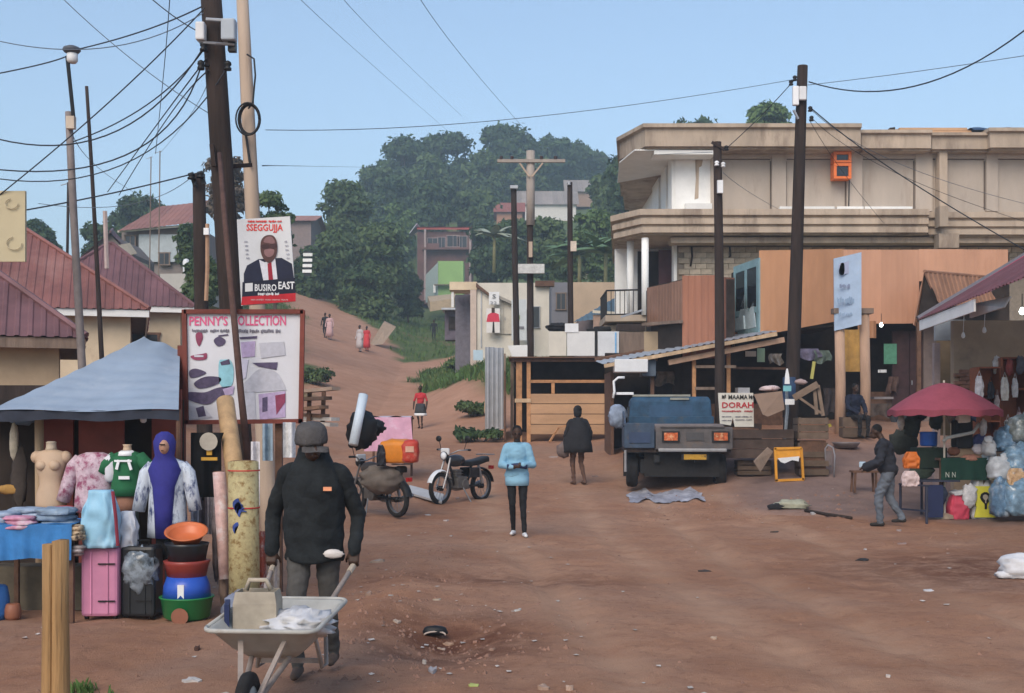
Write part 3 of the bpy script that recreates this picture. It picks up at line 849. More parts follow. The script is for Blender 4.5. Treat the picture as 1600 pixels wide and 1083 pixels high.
# ------------------------------------------------------------------ long market shed with a sloping roof edge
ms = T('market_shed', 'open market shed with a long pale sloping roof edge and dark inside', 'shed', (4.2, 31.5, 1.0))
fl = lambda px, py: W(px, py, 30.2)
mb = MB(); mb.bar(fl(944, 572), fl(1214, 522), .06, .09)
P(mb, 'edge_board', wood_pale, ms)
P(MB().bar(fl(1046, 566) + Vector((0, .25, 0)), fl(1228, 530) + Vector((0, .25, 0)), .2, .13), 'roof_beam', mat('tan log', (.4, .26, .18), .85, .2, 5), ms)
rr = P(MB().tube([fl(944, 568) + Vector((0, 3.4, .25)), fl(1214, 518) + Vector((0, 3.4, .25))], .05, 6), 'roof', wood_brown, ms)
roof_face(rr, [fl(942, 569), fl(1216, 518), fl(1216, 518) + Vector((0, 3.4, .22)), fl(942, 569) + Vector((0, 3.4, .22))], zinc, .2, sheet_w=.8)
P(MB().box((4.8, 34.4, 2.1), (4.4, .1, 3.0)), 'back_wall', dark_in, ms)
P(MB().box((2.62, 33.2, 1.9), (.08, 2.2, 2.2)), 'side_wall', wood_brown, ms)
for px, y in ((1088, 30.6), (1146, 30.9), (1022, 30.6), (1076, 33)):
    q = fl(px, 600); zt = kz(572 - (px - 944) * .185, 30.2)
    P(MB().box((q.x, y, (zt + .8) / 2 + .1), (.09, .09, zt - .8)), 'post', wood_orange if px in (1088, 1146) else wood_brown, ms)
for py, z in ((573, 0), (607, 0)):
    P(MB().bar(W(1086, py, 30.55), W(1150 if py == 573 else 1118, py, 30.55), .06, .07), 'rail', wood_grey, ms)
P(MB().bar(W(1146, 575, 31.4), W(1235, 576, 31.4), .06, .06), 'rail', wood_brown, ms)
P(MB().box((W(1165, 620, 32).x, 32.2, 1.65), (1.9, .5, 1.0)), 'counter', wood_brown, ms)
S(MB().box(W(985, 572, 30.35), (.82, .5, .32)), 'foam_box', white_pl, 'white foam cool box on the shelf under the sloping shed roof', 'cool box', bev=.02)
S(MB().box(W(1012, 576, 30.6), (.36, .5, .4)), 'crate', mat('blue grey plastic', (.10, .13, .17), .6, .15), 'blue grey plastic crate beside the white foam box', 'crate', bev=.02)
S(MB().box(W(1160, 612, 31.7), (.32, .2, .2), rz=.2), 'carton', white_pl, 'small pale carton in the dark shed above the hand painted sign', 'carton')
for px, py, m, lab in ((1189, 555, mat('pale green paper', (.42, .6, .4), .8, .06), 'pale green paper notice hanging in the dark shed'), (1173, 553, mat('cream paper', (.6, .52, .42), .8, .08), 'cream paper notice hanging in the dark shed')):
    q = W(px, py, 32.2); S(MB().box(q, (.2 if px > 1180 else .28, .02, .36 if px > 1180 else .14)), 'notice', m, lab, 'notice')
gp = W(1391, 553, 33.5); S(MB().box(gp, (.35, .02, .55)), 'notice', mat('green poster paper', (.10, .30, .2), .7, .2, 9), 'green poster on the dark shop wall under the salmon front', 'poster')
for px, py, Y, wd, ht, m, lab in ((1355, 515, 32.5, .5, .45, orange_wall, 'small orange board under the salmon shop front'), (1379, 580, 33.3, .25, .08, white_pl, 'short white label on the dark shop counter wall'), (1240, 548, 31.0, .3, .5, white_pl, 'white cloth hung under the orange kiosk by the tall pole'), (1327, 548, 32.2, .75, 1.1, mat('ochre curtain', (.42, .24, .07), .9, .25, 4), 'ochre curtain between the two veranda posts')):
    q = W(px, py, Y); S(MB().sheet(lambda u, v: (q.x + (u - .5) * wd, q.y + .04 * math.sin(u * 14), q.z + (v - .5) * ht), 16, 3), 'hanging_cloth' if ht > .3 else 'label_strip', m, lab, 'cloth' if ht > .3 else 'label', smooth=True)

# ------------------------------------------------------------------ wooden kiosk frame and white boards
wk = T('wooden_kiosk', 'open wooden kiosk frame with plywood front boards', 'kiosk', G(878, 690))
KB = wk.location.copy(); YW = KB.y
def wz(py): return CZ + (HZ - py) * YW / F
def wx(px): return (px - 800) * YW / F
for px, wd in ((811, 9), (826, 6), (954, 5), (800, 5)):
    P(MB().box((wx(px), YW + (.0 if px > 805 else .9), (wz(562) + KB.z - .2) / 2), (wd * YW / F, .12, wz(562) - KB.z + .2)), 'post', wood_orange if px < 950 and px > 805 else wood_grey, wk)
P(MB().box(((wx(800) + wx(958)) / 2, YW - .05, wz(563)), (wx(958) - wx(800), .2, .09)), 'top_rail', wood_brown, wk)
P(MB().box(((wx(828) + wx(954)) / 2, YW - .02, wz(596)), (wx(952) - wx(829), .07, .09)), 'rail', wood_orange, wk)
P(MB().box((wx(864), YW - .02, wz(607)), (.1, .07, .33)), 'stud', wood_orange, wk)
P(MB().box((wx(817), YW - .07, wz(626)), (.5, .04, .12)), 'cleat', wood_pale, wk)
for i in range(4):
    P(MB().box(((wx(829) + wx(952)) / 2 + rnd.uniform(-.03, .03), YW - .03 - .01 * (i % 2), wz(623 + i * 16)), (wx(952) - wx(829), .025, 15 * YW / F)), 'plank', mat('plywood board', (.47, .29, .17), .85, .2, 2, stretch=(.3, 1, 1)), wk)
for i in range(3):
    P(MB().box((wx(978), YW + .2, wz(610 + i * 20)), (wx(1000) - wx(956), .03, 19 * YW / F)), 'side_plank', wood_brown, wk)
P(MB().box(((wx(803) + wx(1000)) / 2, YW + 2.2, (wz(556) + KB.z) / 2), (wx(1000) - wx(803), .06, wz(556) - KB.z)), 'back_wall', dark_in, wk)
P(MB().box((wx(789), YW + 1.0, (wz(580) + KB.z) / 2), (.05, 2.0, wz(580) - KB.z)), 'side_wall', wood_brown, wk)
rfk = P(MB().box(((wx(795) + wx(960)) / 2, YW + 1.0, wz(559)), (wx(960) - wx(795), 2.6, .04)), 'roof', wood_brown, wk)
P(MB().bar((wx(872), YW - .3, wz(668)), (wx(858), YW - .5, wz(690)), .05, .05).bar((wx(872), YW - .3, wz(668)), (wx(886), YW - .35, wz(664)), .05, .05), 'brace', wood_orange, wk)
wb = T('white_boards', 'row of white painted boards standing above the wooden kiosk', 'hoarding', W(912, 556, YW + .9))
for a, b_, m in ((857, 885, mat('cream board', (.62, .58, .50), .75, .07, 3)), (886, 929, mat('white board', (.66, .66, .65), .75, .06, 3)), (934, 967, mat('white board with blue edge', (.62, .64, .66), .75, .07, 3))):
    Y = YW + .9; P(MB().box(((a + b_) / 2 * Y / F - 800 * Y / F, Y, kz(537, Y)), ((b_ - a) * Y / F, .05, 38 * Y / F)), 'board', m, wb)
P(MB().box((kx(988, YW + 1), YW + 1.0, kz(538, YW + 1)), (.85, .06, .75)), 'board', wood_grey, wb, label='bare weathered board at the right end')
P(MB().box((kx(931.5, YW + .95), YW + .95, kz(540, YW + .95)), (.08, .06, .85)), 'post', black, wb)
P(MB().box((kx(962, YW + .85), YW + .85, kz(537, YW + .85)), (.05, .02, .7)), 'blue_stripe', mat('blue stripe', (.2, .42, .68), .7), wb)
for px, py, lab in ((942, 514, 'flattened black tyre lying on top of the white boards'),):
    q = W(px, py, YW + 1.1)
    S(MB().lathe([(.16, -.07), (.26, -.09), (.3, 0), (.26, .09), (.16, .07), (.16, -.07)], q + Vector((0, .3, 0)), 18), 'tyre', rubber, lab, 'tyre', smooth=True)
S(MB().box(W(925, 517, YW + 1.2), (.34, .2, .12), rz=.1), 'bundle', black, 'small black bundle between the carton and tyre on the boards', 'bundle')
S(MB().box(W(893, 513, YW + 1.0), (.42, .3, .28)), 'carton', white_pl, 'white carton standing on the cream and white boards', 'carton')
S(MB().blob(W(872, 512, YW + 1.2), (.36, .2, .13), 4, .3, 3), 'bundle', dark_cloth, 'dark bundle lying on the cream board at its left end', 'bundle')
S(MB().box(W(985, 512, YW + 1.1), (.9, .3, .22)), 'timber_block', wood_dark, 'dark timber beam lying on the bare weathered board', 'timber')
wp = T('white_hoarding', 'tilted white board standing at the foot of the cross arm pole', 'board', W(812, 560, YW + 1.2))
P(MB().prism([W(793, 540, YW + 1.2), W(824, 539, YW + 1.2), W(824, 562, YW + 1.2), W(802, 561, YW + 1.2)], (0, .05, 0)), 'board', white_paint, wp)
P(MB().bar(W(798, 562, YW + 1.3), W(812, 585, YW + 1.3), .05, .05), 'prop', wood_grey, wp)
gp_ = T('iron_fence', 'tall grey galvanised iron panel leaning upright beside the kiosk', 'fence', G(776, 671))
q = gp_.location
ribbed(gp_, (wx(756) - .02, q.y - .2), (wx(786), q.y), q.z - .05, wz(535), zinc, amp=.02, pitch=.2, sheet=.4)
P(MB().box((wx(788), q.y + .04, (wz(545) + q.z) / 2), (.06, .06, wz(545) - q.z)), 'post', wood_grey, gp_)
S(MB().box(W(747, 555, q.y + .2), (.32, .03, .34)), 'notice', mat('pale blue notice', (.42, .55, .62), .8, .1), 'small pale blue notice fixed left of the grey iron panel', 'notice')
S(MB().tube([G(763, 668), G(763, 668) + Vector((-.12, 0, .6)), G(763, 668) + Vector((-.06, .05, 1.25))], .03, 6), 'stick', wood_pale, 'pale crooked stick leaning against the grey iron panel', 'stick')

# ------------------------------------------------------------------ white houses in the middle distance
def gable_house(name, label, cx, y0, wd, dp, zb, ze, rise, mw, mr, over=.3, cat='house', pitch=.25, ridge='x'):
    root = T(name, label, cat, (cx, y0 + dp / 2, zb))
    x0, x1, y1 = cx - wd / 2, cx + wd / 2, y0 + dp
    mb = MB()
    if ridge == 'x':
        ym = (y0 + y1) / 2
        prof = [(x0, y0, zb - 2), (x0, y1, zb - 2), (x0, y1, ze), (x0, ym, ze + rise), (x0, y0, ze)]
        mb.prism(prof, (wd, 0, 0)); P(mb, 'wall', mw, root)
        rp = P(MB().tube([(x0 - over, ym, ze + rise + .07), (x1 + over, ym, ze + rise + .07)], .06, 6), 'roof', mr, root)
        s = rise / (dp / 2)
        roof_face(rp, [(x0 - over, y0 - over, ze - s * over + .06), (x1 + over, y0 - over, ze - s * over + .06), (x1 + over, ym, ze + rise + .06), (x0 - over, ym, ze + rise + .06)], mr, pitch, sheet_w=.9)
        roof_face(rp, [(x1 + over, y1 + over, ze - s * over + .06), (x0 - over, y1 + over, ze - s * over + .06), (x0 - over, ym, ze + rise + .06), (x1 + over, ym, ze + rise + .06)], mr, pitch, sheet_w=.9)
    else:
        prof = [(x0, y0, zb - 2), (x1, y0, zb - 2), (x1, y0, ze), (cx, y0, ze + rise), (x0, y0, ze)]
        mb.prism(prof, (0, dp, 0)); P(mb, 'wall', mw, root)
        rp = P(MB().tube([(cx, y0 - over, ze + rise + .07), (cx, y1 + over, ze + rise + .07)], .06, 6), 'roof', mr, root)
        s = rise / (wd / 2)
        roof_face(rp, [(x0 - over, y1 + over, ze - s * over + .06), (x0 - over, y0 - over, ze - s * over + .06), (cx, y0 - over, ze + rise + .06), (cx, y1 + over, ze + rise + .06)], mr, pitch, sheet_w=.9)
        roof_face(rp, [(x1 + over, y0 - over, ze - s * over + .06), (x1 + over, y1 + over, ze - s * over + .06), (cx, y1 + over, ze + rise + .06), (cx, y0 - over, ze + rise + .06)], mr, pitch, sheet_w=.9)
    return root
Y1 = 58.0
def X1(px, Y=Y1): return (px - 800) * Y / F
def Z1(py, Y=Y1): return CZ + (HZ - py) * Y / F
zg = gz(0, Y1)
h1 = T('white_house', 'white flat roofed house with cream parapet above the grass bank', 'house', (X1(780), Y1 + 3, zg))
P(rect_wall(X1(745), X1(858), Y1, Y1 + 6, zg - 1.5, Z1(442)), 'wall', mat('cream white wall', (.68, .64, .56), .85, .08, 1.2, c2=(.55, .5, .43), spot=.6), h1)
P(MB().box((X1(724), Y1 + .8, Z1(447)), (X1(747) - X1(704), 1.8, .38)), 'porch_roof', cream, h1)
P(rect_wall(X1(735), X1(744.5), Y1 - .1, Y1 + .3, zg - 1, Z1(453)), 'porch_pillar', mat('pinkish cream paint', (.58, .47, .40), .85, .08), h1)
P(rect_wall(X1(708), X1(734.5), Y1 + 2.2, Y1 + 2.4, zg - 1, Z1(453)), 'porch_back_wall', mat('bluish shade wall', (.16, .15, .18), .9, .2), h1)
P(MB().bar((X1(707), Y1 + .1, Z1(456)), (X1(707), Y1 + .1, Z1(480)), .12, .12), 'porch_post', white_paint, h1)
P(MB().prism([(X1(744), Y1 - .02, Z1(443)), (X1(768), Y1 - .02, Z1(462)), (X1(768), Y1 - .02, Z1(466)), (X1(744), Y1 - .02, Z1(449))], (0, -.25, 0)), 'barge_board', wood_brown, h1)
P(MB().prism([(X1(780), Y1 - .02, Z1(463)), (X1(812), Y1 - .02, Z1(478)), (X1(812), Y1 - .02, Z1(482)), (X1(780), Y1 - .02, Z1(468))], (0, -.35, 0)), 'lean_to_edge', mat('grey eave', (.3, .28, .25), .8), h1)
P(MB().box((X1(851), Y1 - .05, Z1(444)), (.9, .5, .25)), 'eave_end', wood_brown, h1)
for px, py in ((838, 496), (822, 500)):
    window(h1, X1(px), Z1(py), Y1 - .03, .3, 1.0, mat('grey window frame', (.3, .32, .34), .7), glass_dark, bars=0)
P(MB().box((X1(752), Y1 - .03, Z1(500)), (.05, .04, 2.6)), 'downpipe', zinc, h1)
door(h1, X1(787), Z1(522), Y1 - .02, .9, 1.5, mat('pale cream door', (.6, .56, .48), .8, .08))
po = T('wall_poster', 'poster of a figure with a red top on the white house wall', 'poster', (X1(770), Y1 - .5, Z1(520)))
q = lambda px, py: Vector((X1(px, Y1 - .5), Y1 - .5, Z1(py, Y1 - .5)))
P(MB().prism([q(760, 520), q(781, 520), q(781, 482), q(760, 482)], (0, .03, 0)), 'sheet', mat('white poster paper', (.68, .66, .64), .8, .06), po)
P(MB().prism([q(760, 503), q(781, 503), q(779, 491), q(774, 489), q(767, 489), q(762, 492)], (0, -.012, 0)), 'printed_top', mat('crimson print', (.6, .05, .09), .8, .1), po)
P(MB().prism([q(768, 489), q(773, 489), q(773, 481), q(768, 481)], (0, -.015, 0)), 'printed_head', skin_m, po)
P(MB().prism([q(769, 520), q(773, 520), q(772, 503), q(770, 503)], (0, -.014, 0)), 'printed_tie', black, po)
po2 = T('wall_poster', 'white notice with dark marks above the poster on white house', 'poster', (X1(772), Y1 - .45, Z1(476)))
P(MB().prism([W(764, 456, 57.5), W(780, 456, 57.5), W(780, 476, 57.5), W(764, 476, 57.5)], (0, .03, 0)), 'sheet', white_pl, po2)
lettering('S', W(772, 463, 57.4).x, 57.46, W(772, 463, 57.4).z, .16, .2, black, po2)
lettering('22', W(771, 473, 57.4).x, 57.46, W(771, 473, 57.4).z, .3, .14, mat('grey ink', (.2, .2, .22), .8), po2)
po3 = T('wall_poster', 'white poster with green mark behind the cross arm pole', 'poster', W(810, 525, 56.5))
P(MB().box(W(811, 500, 57.0), (.7, .03, 1.9)), 'sheet', mat('pale grey paper', (.6, .64, .66), .8, .08), po3)
P(MB().box(W(807, 496, 56.96), (.3, .02, .2)), 'green_print', mat('olive print', (.2, .28, .07), .8, .15), po3)
P(MB().box(W(812, 512, 56.96), (.4, .02, .12)), 'dark_print', mat('grey ink', (.2, .2, .22), .8), po3)

h2 = T('tan_house', 'tan plastered house wall behind the second dark pole', 'house', (X1(930, 66), 68, gz(4, 66)))
P(rect_wall(X1(892, 66), X1(985, 66), 66, 71, gz(4, 66) - 2, Z1(441, 66)), 'wall', mat('tan pink wall', (.50, .37, .26), .88, .1, 1.1, c2=(.42, .3, .2), spot=.58), h2)
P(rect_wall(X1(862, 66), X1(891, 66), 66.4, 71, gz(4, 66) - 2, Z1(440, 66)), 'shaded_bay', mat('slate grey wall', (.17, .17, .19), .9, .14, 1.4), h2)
window(h2, X1(877, 66), Z1(470, 66), 66.36, .5, .9, wood_grey, glass_dark)
h3 = T('blue_roof_house', 'house with a steep blue grey roof left of the balcony', 'house', (X1(955, 54), 57, gz(4, 54)))
blue_roof = mat('blue grey iron roof', (.10, .16, .21), .5, .14, 2, metal=.2)
P(rect_wall(X1(905, 54), X1(1000, 54), 55, 60, gz(4, 54) - 1.5, Z1(497, 54)), 'wall', mat('dusky purple wall', (.17, .14, .15), .9, .12), h3)
rp = P(MB().tube([W(985, 449, 57), W(1010, 449, 57)], .06, 6), 'roof', blue_roof, h3)
roof_face(rp, [W(896, 503, 54), W(1008, 490, 54), W(1008, 449, 57), W(986, 449, 57)], blue_roof, .25, sheet_w=.9)
P(MB().bar(W(926, 487, 53.8), W(968, 490, 53.8), .1, .12), 'lintel_board', mat('cream board', (.62, .58, .50), .75, .07, 3), h3)
P(MB().box(W(950, 508, 54), (1.3, .2, .9)), 'lower_wall', mat('pinkish plaster', (.45, .31, .25), .9, .1), h3)

# ------------------------------------------------------------------ houses on the hill
def hillhouse(px0, px1, pyt, pye, pyb, Y, name, label, mw, mr, rise=None, ridge='x', dp=6):
    x0, x1 = (px0 - 800) * Y / F, (px1 - 800) * Y / F
    ze = CZ + (HZ - pye) * Y / F; zb = CZ + (HZ - pyb) * Y / F; zt = CZ + (HZ - pyt) * Y / F
    return gable_house(name, label, (x0 + x1) / 2, Y, x1 - x0, dp, zb, ze, zt - ze, mw, mr, .5, 'house', .45, ridge)
YR = 150.0
hx = lambda px, Y=YR: (px - 800) * Y / F
hz = lambda py, Y=YR: CZ + (HZ - py) * Y / F
rh = T('red_roofed_house', 'two storey brown house with a flat red iron roof on the hillside', 'house', (hx(695), YR + 4, hz(465)))
P(rect_wall(hx(652), hx(737), YR, YR + 7, hz(475), hz(362)), 'wall', mat('brown brick plaster', (.15, .08, .072), .9, .2, .6, c2=(.10, .06, .058), spot=.5), rh)
rp = P(MB().box((hx(697), YR - .4, hz(357.5)), (hx(742) - hx(652), .1, .3)), 'roof', mat('red iron roof', (.42, .09, .075), .6, .1, 1), rh)
roof_face(rp, [(hx(650), YR - .6, hz(356)), (hx(742), YR - .6, hz(356)), (hx(742), YR + 4, hz(349)), (hx(650), YR + 4, hz(349))], mat('red iron roof', (.42, .09, .075), .6), .5, sheet_w=1.4)
P(MB().prism([(hx(652), YR - .5, hz(351)), (hx(640), YR - .3, hz(366)), (hx(641), YR + 2, hz(366)), (hx(654), YR + 4, hz(350))], (0, 0, .12)), 'lean_to', zinc, rh)
P(MB().box((hx(697), YR - .5, hz(390)), (hx(737) - hx(664), 1.1, .25)), 'balcony_slab', mat('brown brick plaster', (.20, .115, .10)), rh)
P(MB().box((hx(673), YR - .9, hz(387)), (2.2, .08, .8)), 'balcony_wall', mat('brown brick plaster', (.20, .115, .10)), rh)
for px in (665, 735):
    P(MB().box((hx(px), YR - .85, (hz(360) + hz(470)) / 2), (.25, .25, hz(360) - hz(470))), 'post', mat('grey pink post', (.32, .25, .24), .9), rh)
for px, py, wd, ht in ((676, 379, 1.2, 1.1), (690, 381, .9, 1.6), (708, 377, 1.5, 1.4), (722, 378, 1.2, 1.4)):
    window(rh, hx(px), hz(py), YR - .04, wd, ht, mat('grey pink post', (.32, .25, .24), .9), glass_dark)
gw = T('green_wall_shop', 'lime green shop with a grey side wall below the red roofed house', 'shop', (hx(697, 140), 142, hz(462, 140)))
P(rect_wall(hx(684, 140), hx(724, 140), 140, 144, hz(475, 140), hz(408, 140)), 'wall', mat('lime green paint', (.27, .44, .16), .85, .08, .8, c2=(.22, .36, .15), spot=.6), gw)
P(MB().prism([(hx(663, 140), 142.2, hz(470, 140)), (hx(684.5, 140), 139.95, hz(470, 140)), (hx(684.5, 140), 139.95, hz(410, 140)), (hx(663, 140), 142.2, hz(426, 140))], (0, .2, 0)), 'side_wall', mat('pale grey green paint', (.36, .43, .40), .85, .08), gw)
P(MB().box((hx(679, 140), 140.1, hz(451, 140)), (.3, .1, .9)), 'pipe', white_paint, gw)
P(MB().box((hx(694, 140), 139.6, hz(446, 140)), (2.2, .6, .1)), 'shelf', wood_grey, gw)
tx = T('terrace_slab', 'dusty tan terrace slab in front of the green shop', 'terrace', (hx(690, 132), 133, hz(472, 132)))
P(MB().prism([(hx(668, 136), 136, hz(463, 136)), (hx(712, 136), 136, hz(459, 136)), (hx(710, 130), 130, hz(466, 130)), (hx(672, 130), 130, hz(472, 130))], (0, 0, -1.0)), 'slab', tan_wall, tx)
white_f = mat('far white wall', (.6, .57, .53), .85, .08)
grey_roof = mat('far grey brown roof', (.27, .235, .215), .8, .12, .5)
hillhouse(812, 900, 292, 318, 345, 205, 'hill_house', 'white walled hill house under a grey broken roofline', white_f, grey_roof, dp=9)
hillhouse(886, 946, 275, 298, 306, 225, 'hill_house', 'low hill house with a wide grey brown roof among trees', mat('dusty brown wall', (.3, .2, .15), .9, .1), grey_roof, dp=9)
hillhouse(776, 816, 312, 330, 346, 190, 'hill_house', 'small hill house with a red brown roof behind the cross arm pole', mat('orange brown wall', (.38, .2, .13), .9, .1), mat('red brown far roof', (.26, .09, .07), .8, .12), dp=7)
hillhouse(452, 486, 330, 345, 395, 120, 'hill_house', 'half hidden house with a pinkish roof right of the campaign poster', mat('dusky wall', (.22, .17, .16), .9, .1), mat('pinkish iron roof', (.34, .17, .14), .8, .12), dp=7)
bil = T('striped_pole_sign', 'white and dark striped upright sign among the bushes right of poster', 'sign', W(482, 430, 100))
for i in range(4):
    P(MB().box(W(481 - i * .4, 398 + i * 8.6, 100), (.75, .1, .25)), 'stripe', white_paint, bil)
P(MB().box(W(480, 412, 100.12), (.5, .1, 2.0)), 'board', black, bil)

# ------------------------------------------------------------------ brown roofed houses on the left
def turn(root, pivot, ang):
    c, q = root.location.copy(), Vector(pivot)
    d = c - q
    root.location = q + Vector((d.x * math.cos(ang) - d.y * math.sin(ang), d.x * math.sin(ang) + d.y * math.cos(ang), d.z))
    root.rotation_euler.z = ang
ha = hip_house('brown_roofed_house', 'nearest tan house with a maroon hipped iron roof at left edge', -14.5, -7.35, 20.4, 27, gz(-9, 22), 3.08, 3.0, .42, tan_wall, iron_purple, wood_grey)
hb = hip_house('brown_roofed_house', 'cream house with the largest brown hipped roof and white fascia', -18.2, -9.3, 30.4, 38.6, gz(-12, 33), 4.42, 3.35, .45, cream, iron_brown, white_paint)
hc = hip_house('brown_roofed_house', 'cream house with a purplish pyramid roof behind the small billboard', -14.7, -10.25, 38.4, 42.7, gz(-13, 41), 5.22, 2.2, .45, cream, iron_purple, white_paint)
window(hc, -11.3, 3.9, 38.37, .8, 1.0, wood_brown, glass_dark)
turn(ha, (-6.93, 20, 0), R(20)); turn(hb, (-8.85, 30, 0), R(17)); turn(hc, (-9.8, 38, 0), R(14))
uf = T('unfinished_house', 'pale half built house wall with an orange panel between brown roofs', 'house', W(168, 450, 44.0) - Vector((0, 0, 4)))
P(MB().prism([W(140, 470, 48), W(196, 470, 48), W(196, 399, 48), W(155, 404, 48), W(140, 420, 48)], (0, 3, 0)), 'wall', cream, uf)
P(MB().box(W(190, 440, 47.9), (.35, .1, .9)), 'orange_panel', orange_wall, uf)
P(MB().box(W(170, 428, 47.9), (.5, .1, 1.0)), 'opening', dark_in, uf)
P(MB().prism([W(136, 402, 47.7), W(184, 383, 47.7), W(196, 400, 47.7), W(140, 422, 47.7)], (0, 1.5, .3)), 'roof_panel', cream, uf)
f4 = T('hillside_house', 'long brown roofed hillside house with grey sheet walls', 'house', W(245, 420, 72) - Vector((0, 0, 1)))
P(MB().prism([W(190, 430, 72), W(306, 430, 72), W(306, 352, 72), W(190, 362, 72)], (0, 6, 0)), 'wall', mat('grey brown wall', (.22, .185, .17), .9, .15, 1), f4)
P(MB().box(W(252, 388, 71.8), (2.6, .1, 1.6)), 'sheet_wall', mat('pale grey sheet', (.36, .40, .42), .7, .1), f4)
P(MB().bar(W(184, 362, 71.4), W(308, 351, 71.4), .1, .12), 'fascia', mat('cream board', (.62, .58, .50)), f4)
rp = P(MB().tube([W(262, 327, 77), W(330, 314, 77)], .08, 6), 'roof', iron_brown, f4)
roof_face(rp, [W(184, 361, 71.2), W(316, 347, 71.2), W(330, 314, 77), W(250, 330, 77)], mat('dusty red iron roof', (.27, .125, .10), .65, .15, .8), .3, sheet_w=1.0)
for px in (205, 258, 290): window(f4, W(px, 400, 71.9).x, W(px, 378 if px == 205 else 405, 71.9).z, 71.75, .6, .7, wood_grey, glass_dark)
P(MB().box(W(292, 385, 71), (.18, .18, 2.6)), 'post', white_paint, f4)
f5 = T('hillside_house', 'small gabled brown roof peeping out behind the unfinished wall', 'house', W(155, 420, 62) - Vector((0, 0, 1)))
P(MB().prism([W(135, 440, 62), W(196, 440, 62), W(196, 392, 62), W(172, 366, 62), W(135, 395, 62)], (0, 5, 0)), 'wall', mat('grey brown wall', (.22, .185, .17)), f5)
rp = P(MB().tube([W(172, 362, 61.5), W(176, 358, 67)], .07, 6), 'roof', iron_purple, f5)
roof_face(rp, [W(180, 395, 67), W(126, 402, 61.6), W(172, 363, 61.6), W(176, 359, 67)], iron_purple, .3, sheet_w=1.0)
roof_face(rp, [W(202, 396, 61.6), W(204, 390, 67), W(176, 359, 67), W(172, 363, 61.6)], iron_purple, .3, sheet_w=1.0)
ww = T('low_white_house', 'low pale wall with a small white tank right of purplish roof', 'house', W(280, 460, 56) - Vector((0, 0, 2)))
P(MB().prism([W(250, 470, 56), W(312, 470, 56), W(312, 427, 56), W(250, 428, 56)], (0, 5, 0)), 'wall', mat('pale concrete wall', (.5, .47, .43), .9, .1, 1), ww)
P(MB().lathe([(.12, 0), (.16, .05), (.16, .5), (.12, .6), (.05, .64)], W(291, 426, 57), 14, cap=True), 'tank', white_pl, ww, True)
# ------------------------------------------------------------------ trees and plants
def leaf_mesh(name, clusters, n_, size, seed, droop=.25, inner=.45):
    """leaf clumps spread through overlapping balls of foliage; clusters: (x, y, z, r)"""
    rs = np.random.RandomState(seed)
    c = np.array(clusters, float)
    wgt = c[:, 3] ** 2; wgt /= wgt.sum()
    k = rs.choice(len(c), n_, p=wgt)
    d = rs.randn(n_, 3); d /= np.linalg.norm(d, axis=1)[:, None]
    d[:, 2] = np.where(d[:, 2] < -.35, -d[:, 2] * .6, d[:, 2])
    # twiggy, uneven outline
    rr = c[k, 3] * (inner + (1.12 - inner) * rs.rand(n_) ** .8)
    rr *= 1 + .55 * vnoise(d[:, 0] * 3 + k * 1.7, d[:, 1] * 3 + d[:, 2] * 4)
    p = c[k, :3] + d * rr[:, None] * np.array([1, 1, .85])
    nn = d + rs.randn(n_, 3) * .75; nn[:, 2] += .3
    nn /= np.linalg.norm(nn, axis=1)[:, None]
    t = np.cross(nn, rs.randn(n_, 3)); t /= np.linalg.norm(t, axis=1)[:, None]
    b_ = np.cross(nn, t)
    s = size * (.55 + .9 * rs.rand(n_))[:, None]
    v = np.empty((n_, 5, 3))
    v[:, 0] = p - t * s; v[:, 1] = p + b_ * s * .5 - nn * s * .05; v[:, 2] = p + t * s * 1.0 - np.array([0, 0, droop]) * s
    v[:, 3] = p - b_ * s * .5 - nn * s * .05; v[:, 4] = p + nn * s * .12
    o = np.arange(n_)[:, None] * 5
    f = np.concatenate([o + np.array([[0, 1, 4]]), o + np.array([[1, 2, 4]]), o + np.array([[2, 3, 4]]), o + np.array([[3, 0, 4]])])
    me = bpy.data.meshes.new(name)
    me.vertices.add(n_ * 5); me.vertices.foreach_set('co', v.astype(np.float32).ravel())
    me.loops.add(len(f) * 3); me.loops.foreach_set('vertex_index', f.ravel().astype(np.int32))
    me.polygons.add(len(f)); me.polygons.foreach_set('loop_start', np.arange(0, len(f) * 3, 3, dtype=np.int32))
    me.update(calc_edges=True)
    return me
